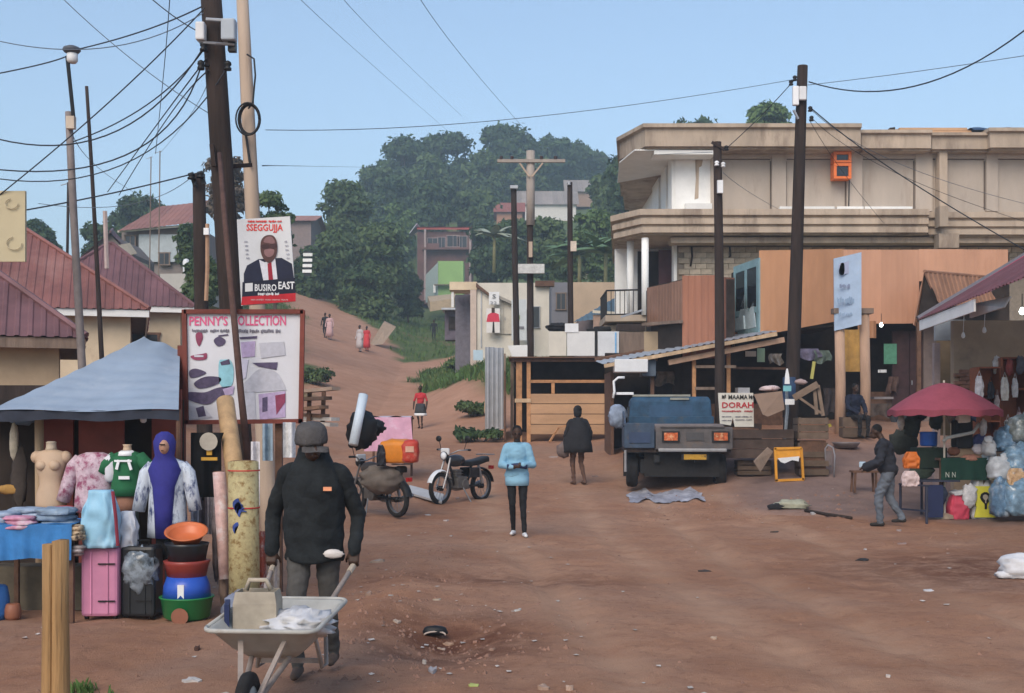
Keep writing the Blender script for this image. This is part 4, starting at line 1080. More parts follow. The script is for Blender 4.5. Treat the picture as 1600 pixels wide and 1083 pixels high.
def leaf_mat(name, c, c2):
    m = bpy.data.materials.new(name); m.use_nodes = True
    n = m.node_tree.nodes; L = m.node_tree.links; b = n['Principled BSDF']
    tc = n.new('ShaderNodeTexCoord')
    a1 = n.new('ShaderNodeTexNoise'); a1.inputs['Scale'].default_value = .28; a1.inputs['Detail'].default_value = 4
    a2 = n.new('ShaderNodeTexNoise'); a2.inputs['Scale'].default_value = 2.6; a2.inputs['Detail'].default_value = 3
    L.new(tc.outputs['Object'], a1.inputs['Vector']); L.new(tc.outputs['Object'], a2.inputs['Vector'])
    ad = n.new('ShaderNodeMath'); ad.operation = 'MULTIPLY_ADD'; ad.inputs[1].default_value = .5
    L.new(a2.outputs['Fac'], ad.inputs[0])
    hf = n.new('ShaderNodeMath'); hf.operation = 'MULTIPLY'; hf.inputs[1].default_value = .5
    L.new(a1.outputs['Fac'], hf.inputs[0]); L.new(hf.outputs[0], ad.inputs[2])
    r = n.new('ShaderNodeValToRGB'); e = r.color_ramp.elements
    e[0].position, e[1].position = .38, .62; e[0].color = c + (1,); e[1].color = c2 + (1,)
    L.new(ad.outputs[0], r.inputs[0]); L.new(r.outputs[0], b.inputs['Base Color'])
    b.inputs['Roughness'].default_value = .65; b.inputs['Specular IOR Level'].default_value = .25
    tr = n.new('ShaderNodeBsdfTranslucent'); L.new(r.outputs[0], tr.inputs[0])
    mx = n.new('ShaderNodeMixShader'); mx.inputs[0].default_value = .22
    L.new(b.outputs[0], mx.inputs[1]); L.new(tr.outputs[0], mx.inputs[2])
    L.new(mx.outputs[0], n['Material Output'].inputs[0])
    return m
leaf_dark = leaf_mat('dark evergreen leaves', (.02, .046, .02), (.085, .14, .052))
leaf_mid = leaf_mat('mid green leaves', (.03, .066, .022), (.135, .19, .07))
leaf_bright = leaf_mat('bright green leaves', (.05, .10, .03), (.16, .24, .08))
leaf_dry = leaf_mat('dry brown grey leaves', (.10, .075, .055), (.2, .16, .12))
bark = mat('tree bark', (.10, .075, .058), .9, .3, 6, .5, 30, stretch=(1, 1, .2))
def tree(name, label, px, py_top, py_bot, half_w, Y, m, seed, n_=5200, size=None, group=None, lobes=24, cat='tree', squat=1.0, shape=None):
    """crown between two rows of the picture at distance Y, on a trunk rooted in the ground"""
    rs = random.Random(seed)
    cx = (px - 800) * Y / F; zt = CZ + (HZ - py_top) * Y / F; zb = CZ + (HZ - py_bot) * Y / F
    hw = half_w * Y / F; h = zt - zb
    g = gz(cx, Y)
    base = Vector((cx, Y, min(g, zb)))
    root = T(name, label, cat, base, group=group)
    cl = []
    zc = (zt + zb) / 2
    for i in range(lobes):
        a = rs.uniform(0, 6.283); t = rs.uniform(-.62, .62)
        prof = math.sqrt(max(.05, 1 - (t / .95) ** 2)) if shape is None else shape(t / 1.3 + .5)
        r = hw * rs.choice((.2, .26, .34, .44, .5)) * rs.uniform(.85, 1.1)
        q = rs.uniform(.25, 1.0) ** .6 * max(0, hw * prof - r)
        z_ = zc + t * h * .72
        z_ = min(z_, zt - r * .82); z_ = max(z_, zb + r * .5)
        cl.append((q * math.cos(a), q * math.sin(a) * .8, z_ - base.z, r))
    cl.append((rs.uniform(-.2, .2) * hw, 0, zt - hw * .36 * .85 - base.z, hw * .36))
    cl.append((0, 0, zc - base.z, min(hw, h / 2) * .62)); cl.append((0, 0, zc - h * .2 - base.z, min(hw, h / 2) * .6))
    me = leaf_mesh('crown', cl, n_, size if size else max(.16, Y * .0024), seed)
    cr = mesh_obj('crown', me, m, root)
    mb = MB(); th = zc - base.z
    sw = [rs.uniform(-.06, .06) * h for _ in range(3)]
    r0 = max(.1, h * .024)
    mb.tube([Vector((0, 0, -.4)), Vector((sw[0] * .4, 0, th * .35)), Vector((sw[1] * .5, 0, th * .75)), Vector((sw[2], 0, th))], [r0 * 1.25, r0, r0 * .8, r0 * .5], 8)
    for c in cl[:7]:
        s_ = Vector((sw[1] * .45, 0, th * rs.uniform(.45, .8)))
        mb.tube([s_, s_.lerp(Vector(c[:3]), .55) + Vector((0, 0, .05 * h)), Vector(c[:3])], [r0 * .5, r0 * .34, r0 * .12], 6)
    P(mb, 'trunk', bark, root, True, local=True)
    return root
tl = [  # px, top, bottom, half width, distance, material, leaves
    ('hill_tree', 'tall dark tree at the left end of the hilltop row', 640, 218, 352, 52, 215, leaf_dark, 7000),
    ('hill_tree', 'broad dark hilltop tree second from the left', 702, 208, 350, 54, 222, leaf_dark, 7000),
    ('hill_tree', 'highest rounded dark tree in the middle of hilltop row', 792, 197, 335, 62, 226, leaf_dark, 8000),
    ('hill_tree', 'dark hilltop tree above the cross arm pole', 858, 214, 320, 44, 235, leaf_dark, 6000),
    ('hill_tree', 'last dark tree at the right end of hilltop row', 902, 222, 305, 34, 240, leaf_dark, 5000),
    ('hill_tree', 'lower dark tree filling the slope under the hilltop row', 610, 275, 400, 44, 180, leaf_dark, 5200),
    ('hill_tree', 'dark slope tree above the red roofed house', 672, 285, 375, 46, 172, leaf_dark, 5200),
    ('hill_tree', 'dark slope tree between red roof and small red brown house', 745, 300, 385, 42, 176, leaf_mid, 5200),
    ('bank_tree', 'large leafy tree at the top left of the tree bank', 545, 285, 420, 58, 128, leaf_mid, 6500),
    ('bank_tree', 'broad bushy tree beside the red roofed house', 590, 352, 492, 54, 112, leaf_mid, 8000),
    ('bank_tree', 'bushy tree right of the campaign poster', 516, 360, 500, 48, 108, leaf_mid, 7000),
    ('bank_tree', 'lower dark bush at the crest of the dirt road', 560, 415, 518, 55, 102, leaf_mid, 6500),
    ('bank_tree', 'dark bush hiding the corner of the red roofed house', 638, 428, 496, 27, 118, leaf_dark, 4800),
    ('slope_tree', 'dark tree right of the red roofed house', 762, 352, 452, 42, 128, leaf_dark, 5200),
    ('slope_tree', 'dark tree behind the white house and thin pole', 806, 345, 450, 40, 118, leaf_dark, 5200),
    ('slope_tree', 'dark leafy tree behind the cross arm pole', 856, 342, 452, 44, 112, leaf_mid, 5600),
    ('slope_tree', 'leafy tree between the second dark pole and balcony', 930, 330, 452, 48, 104, leaf_bright, 6400),
    ('slope_tree', 'tree under the lower cornice of the concrete building', 978, 355, 460, 40, 98, leaf_mid, 5200),
    ('slope_tree', 'tree under the upper cornice left of the concrete building', 985, 240, 350, 46, 125, leaf_dark, 5600),
    ('slope_tree', 'feathery tree right of the grey brown hill roof', 948, 272, 360, 34, 150, leaf_mid, 4200),
    ('hill_tree', 'mid green tree filling the gap left of the hilltop row', 588, 262, 372, 40, 200, leaf_mid, 5200),
    ('hill_tree', 'mid green tree low between the first two hilltop trees', 668, 240, 360, 44, 205, leaf_mid, 5200),
    ('hill_tree', 'mid green tree below the highest hilltop tree', 748, 238, 350, 46, 208, leaf_mid, 5600),
    ('hill_tree', 'mid green tree low at the right of hilltop row', 830, 245, 325, 42, 214, leaf_mid, 5200),
    ('hill_tree', 'dark tree behind the white hill house', 925, 240, 320, 38, 245, leaf_dark, 4600),
    ('bank_tree', 'pale green tree rising behind the bushy bank trees', 620, 318, 430, 38, 160, leaf_bright, 5200),
    ('bank_tree', 'dark green tree low at the left end of the bank', 478, 385, 500, 34, 104, leaf_mid, 4600),
    ('slope_tree', 'dark green tree low between second pole and tan house', 890, 385, 456, 40, 98, leaf_mid, 4600),
    ('roof_tree', 'round green tree crown showing above the flat concrete roof', 1197, 164, 250, 46, 110, leaf_bright, 6400),
    ('roof_tree', 'wispy treetop just above the concrete cornice', 1085, 188, 250, 40, 130, leaf_dark, 2000),
    ('dome_tree', 'dome shaped dark tree above the far left roofs', 212, 310, 380, 50, 120, leaf_dark, 5200),
    ('dome_tree', 'dark tree at the far left behind the largest brown roof', 60, 344, 420, 34, 95, leaf_dark, 4200),
    ('dome_tree', 'low dark tree left of the dome shaped tree', 158, 350, 410, 36, 100, leaf_dark, 3800),
    ('dry_shrub', 'greyish dry tree behind the two leaning left poles', 355, 248, 350, 46, 60, leaf_dry, 3000),
    ('roadside_shrub', 'green tree behind the small billboard and poster', 428, 300, 420, 40, 64, leaf_mid, 4000),
    ('roadside_shrub', 'green shrub below the hillside house on left', 296, 350, 420, 26, 66, leaf_mid, 3000),
    ('roadside_shrub', 'green shrub in front of the low white house', 318, 400, 480, 34, 52, leaf_mid, 3600),
]
for i, (nm, lab, px, a, b_, hw, Y, m, nl) in enumerate(tl):
    tree(nm, lab, px, a, b_, hw, Y, m, 40 + i, int(nl * 1.25), group={'hill_tree': 'trees on the hilltop', 'bank_tree': 'trees on the bank by the road', 'slope_tree': 'trees between the houses'}.get(nm))
def bush(name, label, p, rx, ry, h, m, seed, n_=1500, size=.09):
    rs = random.Random(seed)
    root = T(name, label, 'bush', p)
    cl = [(rs.uniform(-.6, .6) * rx, rs.uniform(-.6, .6) * ry, h * rs.uniform(.25, .6), h * rs.uniform(.35, .5)) for _ in range(9)]
    mesh_obj('foliage', leaf_mesh('foliage', cl, n_, size, seed), m, root)
    mb = MB()
    for c in cl[:6]: mb.tube([(c[0] * .3, c[1] * .3, -.1), (c[0] * .7, c[1] * .7, c[2] * .6), c[:3]], [.03, .02, .01], 5)
    P(mb, 'stem', bark, root, True, local=True)
bush('bank_bush', 'green bush on the grass bank above the walking child', G(720, 580), 1.8, .9, .55, leaf_bright, 3)
bush('bank_bush', 'dark low bush at the foot of the grey iron panel', G(748, 690), 1.1, .6, .45, leaf_dark, 4)
bush('bank_bush', 'green weeds left of the grey iron panel', G(745, 650), .9, .6, .6, leaf_mid, 9)
bush('bank_bush', 'bushy weeds on the left edge of the far road', G(490, 600), 1.2, .8, .8, leaf_mid, 5)
def banana(label, px, py, Y, h, n_, seed, m, lw=.34):
    rs = random.Random(seed)
    p = W(px, py, Y); root = T('banana_plant', label, 'plant', p)
    P(MB().tube([(0, 0, -2), (0.03, 0, h * .2), (0, 0, h * .34)], [.16, .13, .08], 8), 'stem', mat('banana stem', (.2, .19, .09), .7), root, True, local=True)
    rs0 = .3
    for i in range(n_):
        a = i * 2.4 + rs.uniform(-.3, .3); l = h * rs.uniform(.5, .75); e = R(rs.uniform(15, 82)); cv = rs.uniform(.35, .75)
        d = Vector((math.cos(a), math.sin(a), 0)); sd = Vector((-d.y, d.x, 0))
        def fn(u, v):
            t = v; q = d * (l * t * (math.cos(e) + .25 * t)) + Vector((0, 0, h * rs0 + l * (t * math.sin(e) - cv * t * t)))
            wd = lw * h / 3 * math.sin(math.pi * min(1, t * .92 + .06)) ** .7
            return q + sd * ((u - .5) * 2 * wd) - Vector((0, 0, abs(u - .5) * wd * .8))
        P(MB().sheet(fn, 4, 9), 'leaf', m, root, True, local=True)
ban_m = mat('banana leaf', (.11, .19, .07), .5, .25, 1.2, spec=.4)
ban_p = mat('pale dusty banana leaf', (.30, .33, .24), .6, .25, 1.2)
banana('pale leaved banana plant left of the cross arm pole', 772, 388, 100, 3.0, 14, 2, ban_p, .36)
banana('green banana plant behind the second dark pole', 905, 422, 90, 3.8, 18, 3, ban_m, .42)
banana('green banana plant nearest the concrete balcony', 946, 420, 86, 3.8, 18, 4, ban_m, .42)
# ------------------------------------------------------------------ utility poles
def pole(label, top, bot, r0, r1, m, name='utility_pole', extra=None, n=10):
    g = gz(bot.x, bot.y)
    base = Vector((bot.x, bot.y, g))
    root = T(name, label, 'pole', base)
    d = (top - base); pts = []; rad = []
    for i in range(9):
        t = i / 8; w_ = math.sin(t * 5 + bot.x) * .012 * d.length * .12
        pts.append(base - Vector((0, 0, .3)) * (1 - t) + d * t + Vector((w_, 0, 0))); rad.append(r0 + (r1 - r0) * t)
    P(MB().tube(pts, rad, n), 'shaft', m, root, True)
    return root
def insul(root, p, s=1.0, m=None):
    P(MB().lathe([(.02, -.05), (.05, -.045), (.05, -.02), (.03, 0), (.05, .02), (.045, .05), (.015, .07)], Vector(p), 10, s, s, cap=True), 'insulator', m or mat('brown porcelain', (.05, .03, .03), .3, .2), root, True)
pale_pole = mat('pale debarked pole', (.44, .34, .26), .85, .14, 5, .2, 40, c2=(.35, .25, .18), spot=.6, stretch=(1, 1, .1))
pa = pole('thick dark leaning utility pole beside the campaign poster', W(326, -40, 15), Vector((W(392, 700, 15).x, 15, 0)), .15, .125, wood_dark)
# gear near its top
c = W(337, 45, 14.85)
P(MB().tube([W(322, 30, 14.8), W(352, 32, 14.8)], .02, 6), 'clamp', zinc, pa)
for px, py, s_, m in ((314, 50, (.11, .14, .22), mat('grey white meter', (.6, .6, .6), .6, .05)), (358, 48, (.17, .16, .26), mat('grey enclosure', (.36, .40, .44), .5, .08))):
    P(MB().box(W(px, py, 14.8), s_), 'meter_box', m, pa, bev=.02)
P(MB().tube([W(312, 66, 14.8), W(338, 68, 14.7), W(366, 70, 14.8)], .018, 6), 'bracket', steel, pa)
P(MB().box(W(363, 72, 14.85), (.09, .1, .14)), 'junction_box', black, pa)
for px, py in ((318, 74), (314, 103), (356, 104)): insul(pa, W(px, py, 14.8), .9, black)
P(MB().tube([W(310, 104, 14.8), W(328, 102, 14.9)], .014, 6), 'hook', black, pa)
P(MB().bar(W(331, 226, 14.8), W(335, 260, 14.8), .05, .06), 'step', wood_dark, pa)
P(MB().bar(W(333, 262, 15.1), W(392, 258, 15.6), .05, .05), 'cross_brace', wood_dark, pa)
pb = pole('pale slim utility pole with a coil of black cable', W(376, -30, 18), Vector((W(424, 640, 18).x, 18, 0)), .14, .085, pale_pole)
mb = MB()
cc = W(391, 188, 17.8)
for k in range(4):
    mb.tube([cc + Vector(((.135 + .012 * k) * math.cos(a * .2618) - .02 * (k == 3), -.04 - .012 * k, (.205 + .01 * k) * math.sin(a * .2618))) for a in range(25)], .013, 5)
P(mb, 'cable_coil', black, pb, True)
P(MB().tube([W(386, 85, 17.85), W(397, 92, 17.8), W(399, 118, 17.8), W(395, 160, 17.8), W(388, 170, 17.8)], .014, 5), 'cable_loop', black, pb, True)
P(MB().tube([W(384, 210, 17.85), W(391, 260, 17.85)], .02, 5), 'cable_run', black, pb)
pc = pole('short black stub pole with insulators left of thick pole', W(311, 272, 22), Vector((W(322, 560, 22).x, 22, 0)), .15, .11, wood_dark)
for px, py in ((299, 276), (313, 274)):
    P(MB().bar(W(px, py - 6, 21.8), W(px + 6, py + 14, 21.8), .07, .07), 'bracket', black, pc); insul(pc, W(px, py, 21.7), 1.4, black)
P(MB().tube([W(324, 350, 21.75), W(324, 420, 21.75), W(322, 470, 21.75)], .04, 6), 'conduit', mat('rusty conduit', (.36, .22, .14), .7), pc)
P(MB().box(W(323, 362, 21.7), (.09, .09, .12)), 'meter_box', white_pl, pc)
pd = pole('thin grey street light pole over the left roofs', W(108, 175, 17), Vector((W(143, 620, 17).x, 17, 0)), .06, .05, mat('grey rusty steel', (.2, .17, .16), .6, .2, 6), 'street_light')
P(MB().tube([W(115, 185, 16.95), W(105, 88, 16.95)], .028, 8), 'upper_tube', black, pd)
P(MB().lathe([(.03, .0), (.1, .02), (.125, .05), (.11, .085), (.05, .11)], W(112, 82, 16.95) - Vector((0, 0, .02)), 14, cap=True), 'lamp_cap', mat('dark grey metal', (.09, .1, .12), .5), pd, True)
P(MB().lathe([(.05, -.13), (.075, -.1), (.075, -.0)], W(113, 84, 16.95), 12, cap=True), 'lamp_glass', white_pl, pd, True)
P(MB().box(W(111, 192, 16.9), (.11, .09, .17)), 'control_box', mat('cream box', (.6, .5, .4), .7), pd)
pe = pole('slender black pole right of the grey street light', W(135, 135, 26), Vector((W(170, 560, 26).x, 26, 0)), .06, .035, wood_dark)
P(MB().tube([W(164, 330, 25.9), W(167, 420, 25.9)], .05, 6), 'sleeve', mat('pale sleeve', (.42, .33, .3), .8), pe)
for px, py0, py1, Y, lab in ((107, 285, 400, 40, 'short black aerial pole behind the largest brown roof'), (250, 236, 425, 58, 'thin pale aerial pole above the purplish roof'), (236, 245, 330, 62, 'faint wire aerial left of the thin pale aerial')):
    q = W(px, py0, Y); g_ = T('aerial_pole', lab, 'pole', Vector((q.x - .1, Y, gz(q.x, Y))), group='roof aerials')
    P(MB().tube([g_.location, q], .03 if px != 107 else .05, 6), 'shaft', wood_dark if px == 107 else wood_grey, g_)
    P(MB().tube([q + Vector((-.25, 0, -.1)), q + Vector((.1, 0, 0))], .015, 5), 'aerial_arm', steel, g_)
pf = pole('cross arm pole with a pale timber top in the middle', W(829, 237, 40), Vector((W(828, 600, 40).x, 40, 0)), .12, .10, wood_dark)
P(MB().tube([W(829, 236, 39.95), W(829, 352, 39.95)], .14, 10), 'pale_top', mat('greyish bare timber', (.36, .31, .27), .85, .15, 6, stretch=(1, 1, .15)), pf, True)
P(MB().bar(W(777, 251.5, 39.8), W(883, 251.5, 39.8), .09, .10), 'cross_arm', mat('greyish bare timber', (.36, .31, .27)), pf)
for a, b_ in (((812, 255), (827, 276)), ((848, 255), (831, 276))):
    P(MB().bar(W(*a, 39.75), W(*b_, 39.75), .05, .05), 'arm_brace', pale_pole, pf)
for px in (783, 800, 846, 868): insul(pf, W(px, 247, 39.8), 1.3)
P(MB().box(W(830, 420, 39.6), (.85, .1, .3)), 'name_plate', mat('weathered pale plate', (.5, .5, .48), .7, .2, 8), pf)
P(MB().box(W(829, 390, 39.8), (.12, .1, .5)), 'strap_plate', pale_pole, pf)
pg = pole('thin dark pole just left of the cross arm pole', W(803, 290, 48), Vector((W(808, 520, 48).x, 48, 0)), .13, .11, wood_dark)
P(MB().box(W(803, 293, 47.9), (.3, .3, .12)), 'cap', zinc, pg)
ph = pole('dark pole with a small white box near the balcony', W(890, 285, 42), Vector((W(894, 560, 42).x, 42, 0)), .11, .09, wood_dark)
P(MB().box(W(896, 385, 41.85), (.2, .14, .34)), 'meter_box', mat('cream box', (.6, .5, .4), .7), ph); insul(ph, W(889, 287, 41.9), 1.3, zinc)
pi = pole('dark pole rising in front of the white painted corner', W(1121, 222, 29), Vector((W(1126, 690, 29).x, 29, 0)), .13, .1, wood_dark)
P(MB().bar(W(1112, 222, 28.9), W(1132, 234, 28.9), .06, .06), 'top_bar', wood_dark, pi)
for px, py in ((1135, 232), (1130, 258), (1120, 256)): insul(pi, W(px, py, 28.85), 1.1, white_pl if px != 1135 else black)
P(MB().box(W(1125, 292, 28.82), (.13, .1, .3)), 'meter_box', white_pl, pi)
pj = pole('tallest dark utility pole on the right with white meter boxes', W(1255, 103, 27), Vector((W(1232, 690, 27).x, 27, 0)), .17, .115, wood_dark)
P(MB().box(W(1243, 150, 26.8), (.13, .12, .42)), 'meter_box', white_pl, pj, bev=.02)
P(MB().box(W(1254, 146, 26.8), (.16, .1, .3)), 'meter_box', white_pl, pj, bev=.02)
P(MB().bar(W(1240, 172, 26.8), W(1247, 186, 26.85), .04, .04), 'bracket', zinc, pj)
for px, py in ((1242, 123), (1236, 130), (1266, 171), (1268, 186)): insul(pj, W(px, py, 26.8), 1.0, black)
for k in range(2):
    q = pj.location + Vector((.03 * k - .02, -.16, 0))
P(MB().prism([W(1224, 690, 26.6), W(1228, 640, 26.7), W(1227, 612, 26.7), W(1231, 604, 26.7), W(1233, 640, 26.7), W(1228, 692, 26.6)], (0, .02, 0)), 'torn_wrap', mat('torn plastic strip', (.25, .28, .31), .5, .3, 12), pj)
# ------------------------------------------------------------------ thin leaning stick over the billboard
S(MB().tube([W(343, 240, 13.6), W(352, 350, 13.0), W(366, 500, 12.4), W(376, 610, 12.3), W(392, 760, 12.25)], [.026, .03, .033, .034, .038], 8), 'leaning_stick', mat('bark brown stick', (.10, .055, .045), .9, .3, 8), 'thin brown stick leaning across the front of small billboard', 'stick', smooth=True)
# ------------------------------------------------------------------ overhead wires (start, middle, end) as picture column, row, distance
wire_m = mat('black cable', (.03, .035, .045), .7, .1)
wire_g = mat('grey bare conductor', (.12, .15, .19), .6, .1)
def wire(label, a, mid, b_, r=.012, m=None, n=18):
    r *= .8; A, B = W(*a), W(*b_); Ym = (a[2] + b_[2]) / 2
    Mq = W(mid[0], mid[1], Ym) if mid else (A + B) / 2
    C = Mq * 2 - (A + B) / 2
    pts = [A * (1 - t) ** 2 + C * 2 * t * (1 - t) + B * t * t for t in [i / n for i in range(n + 1)]]
    S(MB().tube(pts, r, 5), 'overhead_wire', m or wire_m, label, 'wire', 'overhead wires', smooth=True)
wl = [
 ('cable from the thick dark pole to the street light', (320, 8, 14.9), (225, 48), (118, 78, 17), .012),
 ('cable running left from the street light out of frame', (107, 86, 17), (62, 101), (-40, 122, 17), .012),
 ('straight cable slanting from thick pole down to left edge', (320, 12, 14.9), (170, 160), (-10, 312, 16), .011),
 ('uppermost sagging cable across the left sky', (318, 74, 14.8), (165, 212), (-30, 210, 16), .012),
 ('short slack cable sagging between thick pole and street light', (318, 78, 14.8), (228, 165), (113, 222, 17), .011),
 ('second sagging cable across the left sky', (314, 104, 14.8), (195, 243), (-30, 262, 16), .012),
 ('lowest sagging cable across the left sky', (356, 104, 14.8), (190, 258), (-30, 275, 16), .010),
 ('left of two steep cables running down to brown roofs', (322, 92, 14.8), (245, 195), (168, 300, 26), .012),
 ('right of two steep cables running down to brown roofs', (326, 110, 14.8), (258, 190), (186, 305, 28), .012),
 ('faint cable slanting down from top left to thick pole', (80, -20, 14.9), (205, 92), (328, 178, 15), .007),
 ('short cable slanting from top edge into the grey box', (225, -12, 14.9), (275, 28), (316, 52, 14.8), .009),
 ('near vertical cable hanging down left of thick pole', (266, -15, 18), (257, 100), (243, 240, 30), .010),
 ('heavy cable from the stub pole to the left houses', (300, 272, 21.8), (170, 303), (30, 330, 20), .016),
 ('dark level cable from pale pole to hill trees', (410, 259, 18), (500, 260), (600, 262, 120), .012),
 ('long thin wire crossing the whole middle sky', (415, 203, 18), (830, 183), (1242, 124, 26.8), .008),
 ('leftmost faint wire slanting across the middle sky', (455, -15, 25), (580, 100), (700, 205, 90), .010),
 ('middle faint wire slanting across the middle sky', (525, -15, 25), (620, 85), (722, 182, 90), .010),
 ('rightmost faint wire slanting across the middle sky', (648, -15, 25), (740, 110), (838, 222, 60), .010),
 ('thin wire from the hilltop row to white corner pole', (915, 248, 60), (1020, 242), (1113, 238, 28.9), .010),
 ('heavy black cable sagging off the right edge', (1264, 128, 26.8), (1428, 135), (1625, 28, 20), .018),
 ('thin straight wire from tallest pole to right edge', (1262, 133, 26.8), (1430, 112), (1620, 84, 22), .009),
 ('short cable linking tallest pole and white corner pole', (1242, 124, 26.8), (1190, 180), (1135, 232, 28.8), .012),
 ('thick service cable falling right across the concrete front', (1266, 168, 26.8), (1420, 282), (1640, 412, 28), .017),
 ('middle service cable falling across the concrete front', (1268, 184, 26.8), (1410, 275), (1630, 355, 34), .008),
 ('upper thin service cable falling across the concrete front', (1268, 172, 26.8), (1420, 262), (1630, 325, 36), .008),
 ('steep service cable falling past the orange boxes', (1264, 186, 26.8), (1318, 270), (1382, 350, 40), .008),
 ('thin cable from white corner pole to the concrete ledge', (1130, 270, 28.8), (1170, 300), (1215, 326, 42), .008),
 ('thin wire slanting to the top left corner', (318, 20, 14.9), (160, 75), (-20, 60, 16), .008),
 ('thin drooping wire low over the left roofs', (300, 276, 21.8), (200, 320), (60, 318, 24), .008),
 ('thin steep wire from street light to far roofs', (113, 210, 17), (170, 275), (240, 318, 50), .008),
 ('thin wire from thick pole to the thin pale aerial', (328, 120, 15), (290, 190), (250, 240, 58), .008),
]
for wv in wl: wire(wv[0], wv[1], wv[2], wv[3], wv[4], wire_g if ('faint' in wv[0] or 'thin' in wv[0]) else wire_m)
# ------------------------------------------------------------------ clothes stall on the left
SY = 11.3
sx_ = lambda px, Y=SY: (px - 800) * Y / F
sz_ = lambda py, Y=SY: CZ + (HZ - py) * Y / F
st = T('clothes_stall', 'clothes stall under a pale blue ridged awning with red oxide panels', 'stall', (sx_(150), 12, 0))
Pk = W(226, 527, 12.6); A = W(-20, 642, SY); B = W(279, 641, SY); C = W(281, 546, 12.8); D = W(-60, 668, 13.4)
awn_m = mat('pale blue awning', (.25, .31, .39), .7, .1, 2.5, c2=(.31, .36, .43), spot=.52)
def awn(A, B, C, D):
    def fn(u, v):
        q = A.lerp(B, u).lerp(D.lerp(C, u), v)
        return q + Vector((0, 0, .0045 * math.sin(v * 8 * 6.283) - .05 * math.sin(math.pi * v) * .5 + .012 * math.sin(u * 9 + v * 3)))
    return MB().sheet(fn, 40, 56)
aw = P(awn(A, B, C, Pk), 'awning', awn_m, st, True)
P(awn(D, A, Pk, Pk), 'awning_side', awn_m, aw, True)
mb = MB().sheet(lambda u, v: A.lerp(B, u) + Vector((0, .015 + .01 * math.sin(u * 40), -.09 * v - .012 * math.sin(u * 13) * v)), 40, 3)
P(mb, 'valance', mat('dark blue grey valance', (.03, .035, .05), .9, .2), st, True)
for px, py in ((-8, 0), (277, 0)):
    P(MB().tube([(sx_(px), SY + .05, -.05), (sx_(px), SY + .05, 1.84)], .025, 8), 'pole', wood_brown, st)
P(MB().tube([(sx_(63, 12), 12.0, -.05), (sx_(61, 12), 12.0, 1.9)], .045, 8), 'post', wood_pale, st, True)
for a, b_, m in ((68, 115, red_brown), (124, 194, red_brown), (238, 284, red_brown)):
    P(MB().box(((sx_(a, 12.3) + sx_(b_, 12.3)) / 2, 12.3, 1.05), (sx_(b_, 12.3) - sx_(a, 12.3), .04, 2.0)), 'panel', m, st)
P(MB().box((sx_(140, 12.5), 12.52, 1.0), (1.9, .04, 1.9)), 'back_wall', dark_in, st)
P(MB().box((sx_(20, 12.6), 12.7, 1.1), (.9, .05, 2.0)), 'back_wall', wood_dark, st)
P(MB().lathe([(.012, .05), (.03, .02), (.03, -.05), (.015, -.065)], W(224, 650, 11.6), 10, cap=True), 'bulb', white_pl, st, True)
# things hanging at the dark left end
for px, py, a, b_, c_, lab in ((22, 690, .05, .38, (.5, .45, .36), 'pale strap hanging in the dark left end of stall'), (10, 650, .1, .07, (.6, .35, .3), 'pink scrap under the left end of the awning'), (35, 655, .24, .12, (.10, .14, .2), 'blue grey cap hanging at the left end of stall'), (14, 765, .2, .1, (.35, .2, .06), 'small ochre purse at the left end of stall'), (30, 745, .13, .6, (.05, .04, .035), 'brown coat hanging at the left end of stall')):
    q = W(px, py, 12.1)
    S(MB().blob(q, (a / 2 + .02, .03, b_ / 2), px, .2, 2.5, 12, 8), 'hanging_item', mat('scrap ' + lab, c_, .9, .25, 12), lab, 'goods', smooth=True)

# blue table with heaps of clothes
tb = T('display_table', 'low table draped in blue cloth at the left of the stall', 'table', (sx_(40, 10.7), 10.9, 0))
tz = sz_(822, 10.5)
P(MB().box((sx_(45, 10.8), 10.85, tz - .02), (1.05, .62, .035)), 'top', wood_brown, tb)
P(MB().sheet(lambda u, v: (sx_(-20, 10.52) + (sx_(112, 10.52) - sx_(-20, 10.52)) * u, 10.52 - .012 * math.sin(u * 21) * v - .01 * math.sin(u * 47) * v, tz + .012 - (.3 + .01 * math.sin(u * 9)) * v), 50, 8), 'cloth', blue_cloth, tb, True)
P(MB().sheet(lambda u, v: (sx_(-20, 10.52) + (sx_(112, 10.52) - sx_(-20, 10.52)) * u, 10.52 + .66 * v, tz + .014 + .004 * math.sin(u * 17 + v * 9)), 20, 8), 'cloth_top', blue_cloth, tb, True)
for x, y in ((sx_(-10, 10.6), 10.6), (sx_(112, 10.6), 10.6), (sx_(112, 10.6), 11.1), (sx_(-10, 10.6), 11.1)):
    P(MB().box((x, y, tz / 2 - .02), (.04, .04, tz - .03)), 'leg', wood_brown, tb)
denim = mat('light denim', (.20, .27, .36), .95, .3, 9, .4, 30, c2=(.33, .4, .47), spot=.55)
denim2 = mat('washed blue cotton', (.30, .38, .50), .95, .25, 10, c2=(.45, .5, .58), spot=.5)
pink_c = mat('pink floral cotton', (.55, .25, .36), .95, .3, 14, c2=(.6, .5, .55), spot=.5)
def folded(label, px, py, Y, wd, dp, ht, m, seed, name='folded_clothes'):
    rs = random.Random(seed); q = W(px, py, Y)
    r = T(name, label, 'clothes', q)
    for k in range(3):
        P(MB().blob((rs.uniform(-.02, .02), rs.uniform(-.02, .02), ht * (k + .45) / 3), (wd / 2 * rs.uniform(.88, 1), dp / 2, ht / 4.4), seed + k, .16, 2.6, 18, 8, sq=.75), 'garment', m, r, True, local=True)
folded('heap of light blue denim trousers on blue table', 88, 822, 10.75, .36, .34, .16, denim, 2)
folded('pink and pale patterned clothes folded on blue table', 34, 826, 10.62, .30, .24, .11, pink_c, 3)
folded('washed blue cotton folded at the left end of blue table', 6, 824, 10.8, .24, .3, .14, denim2, 4)
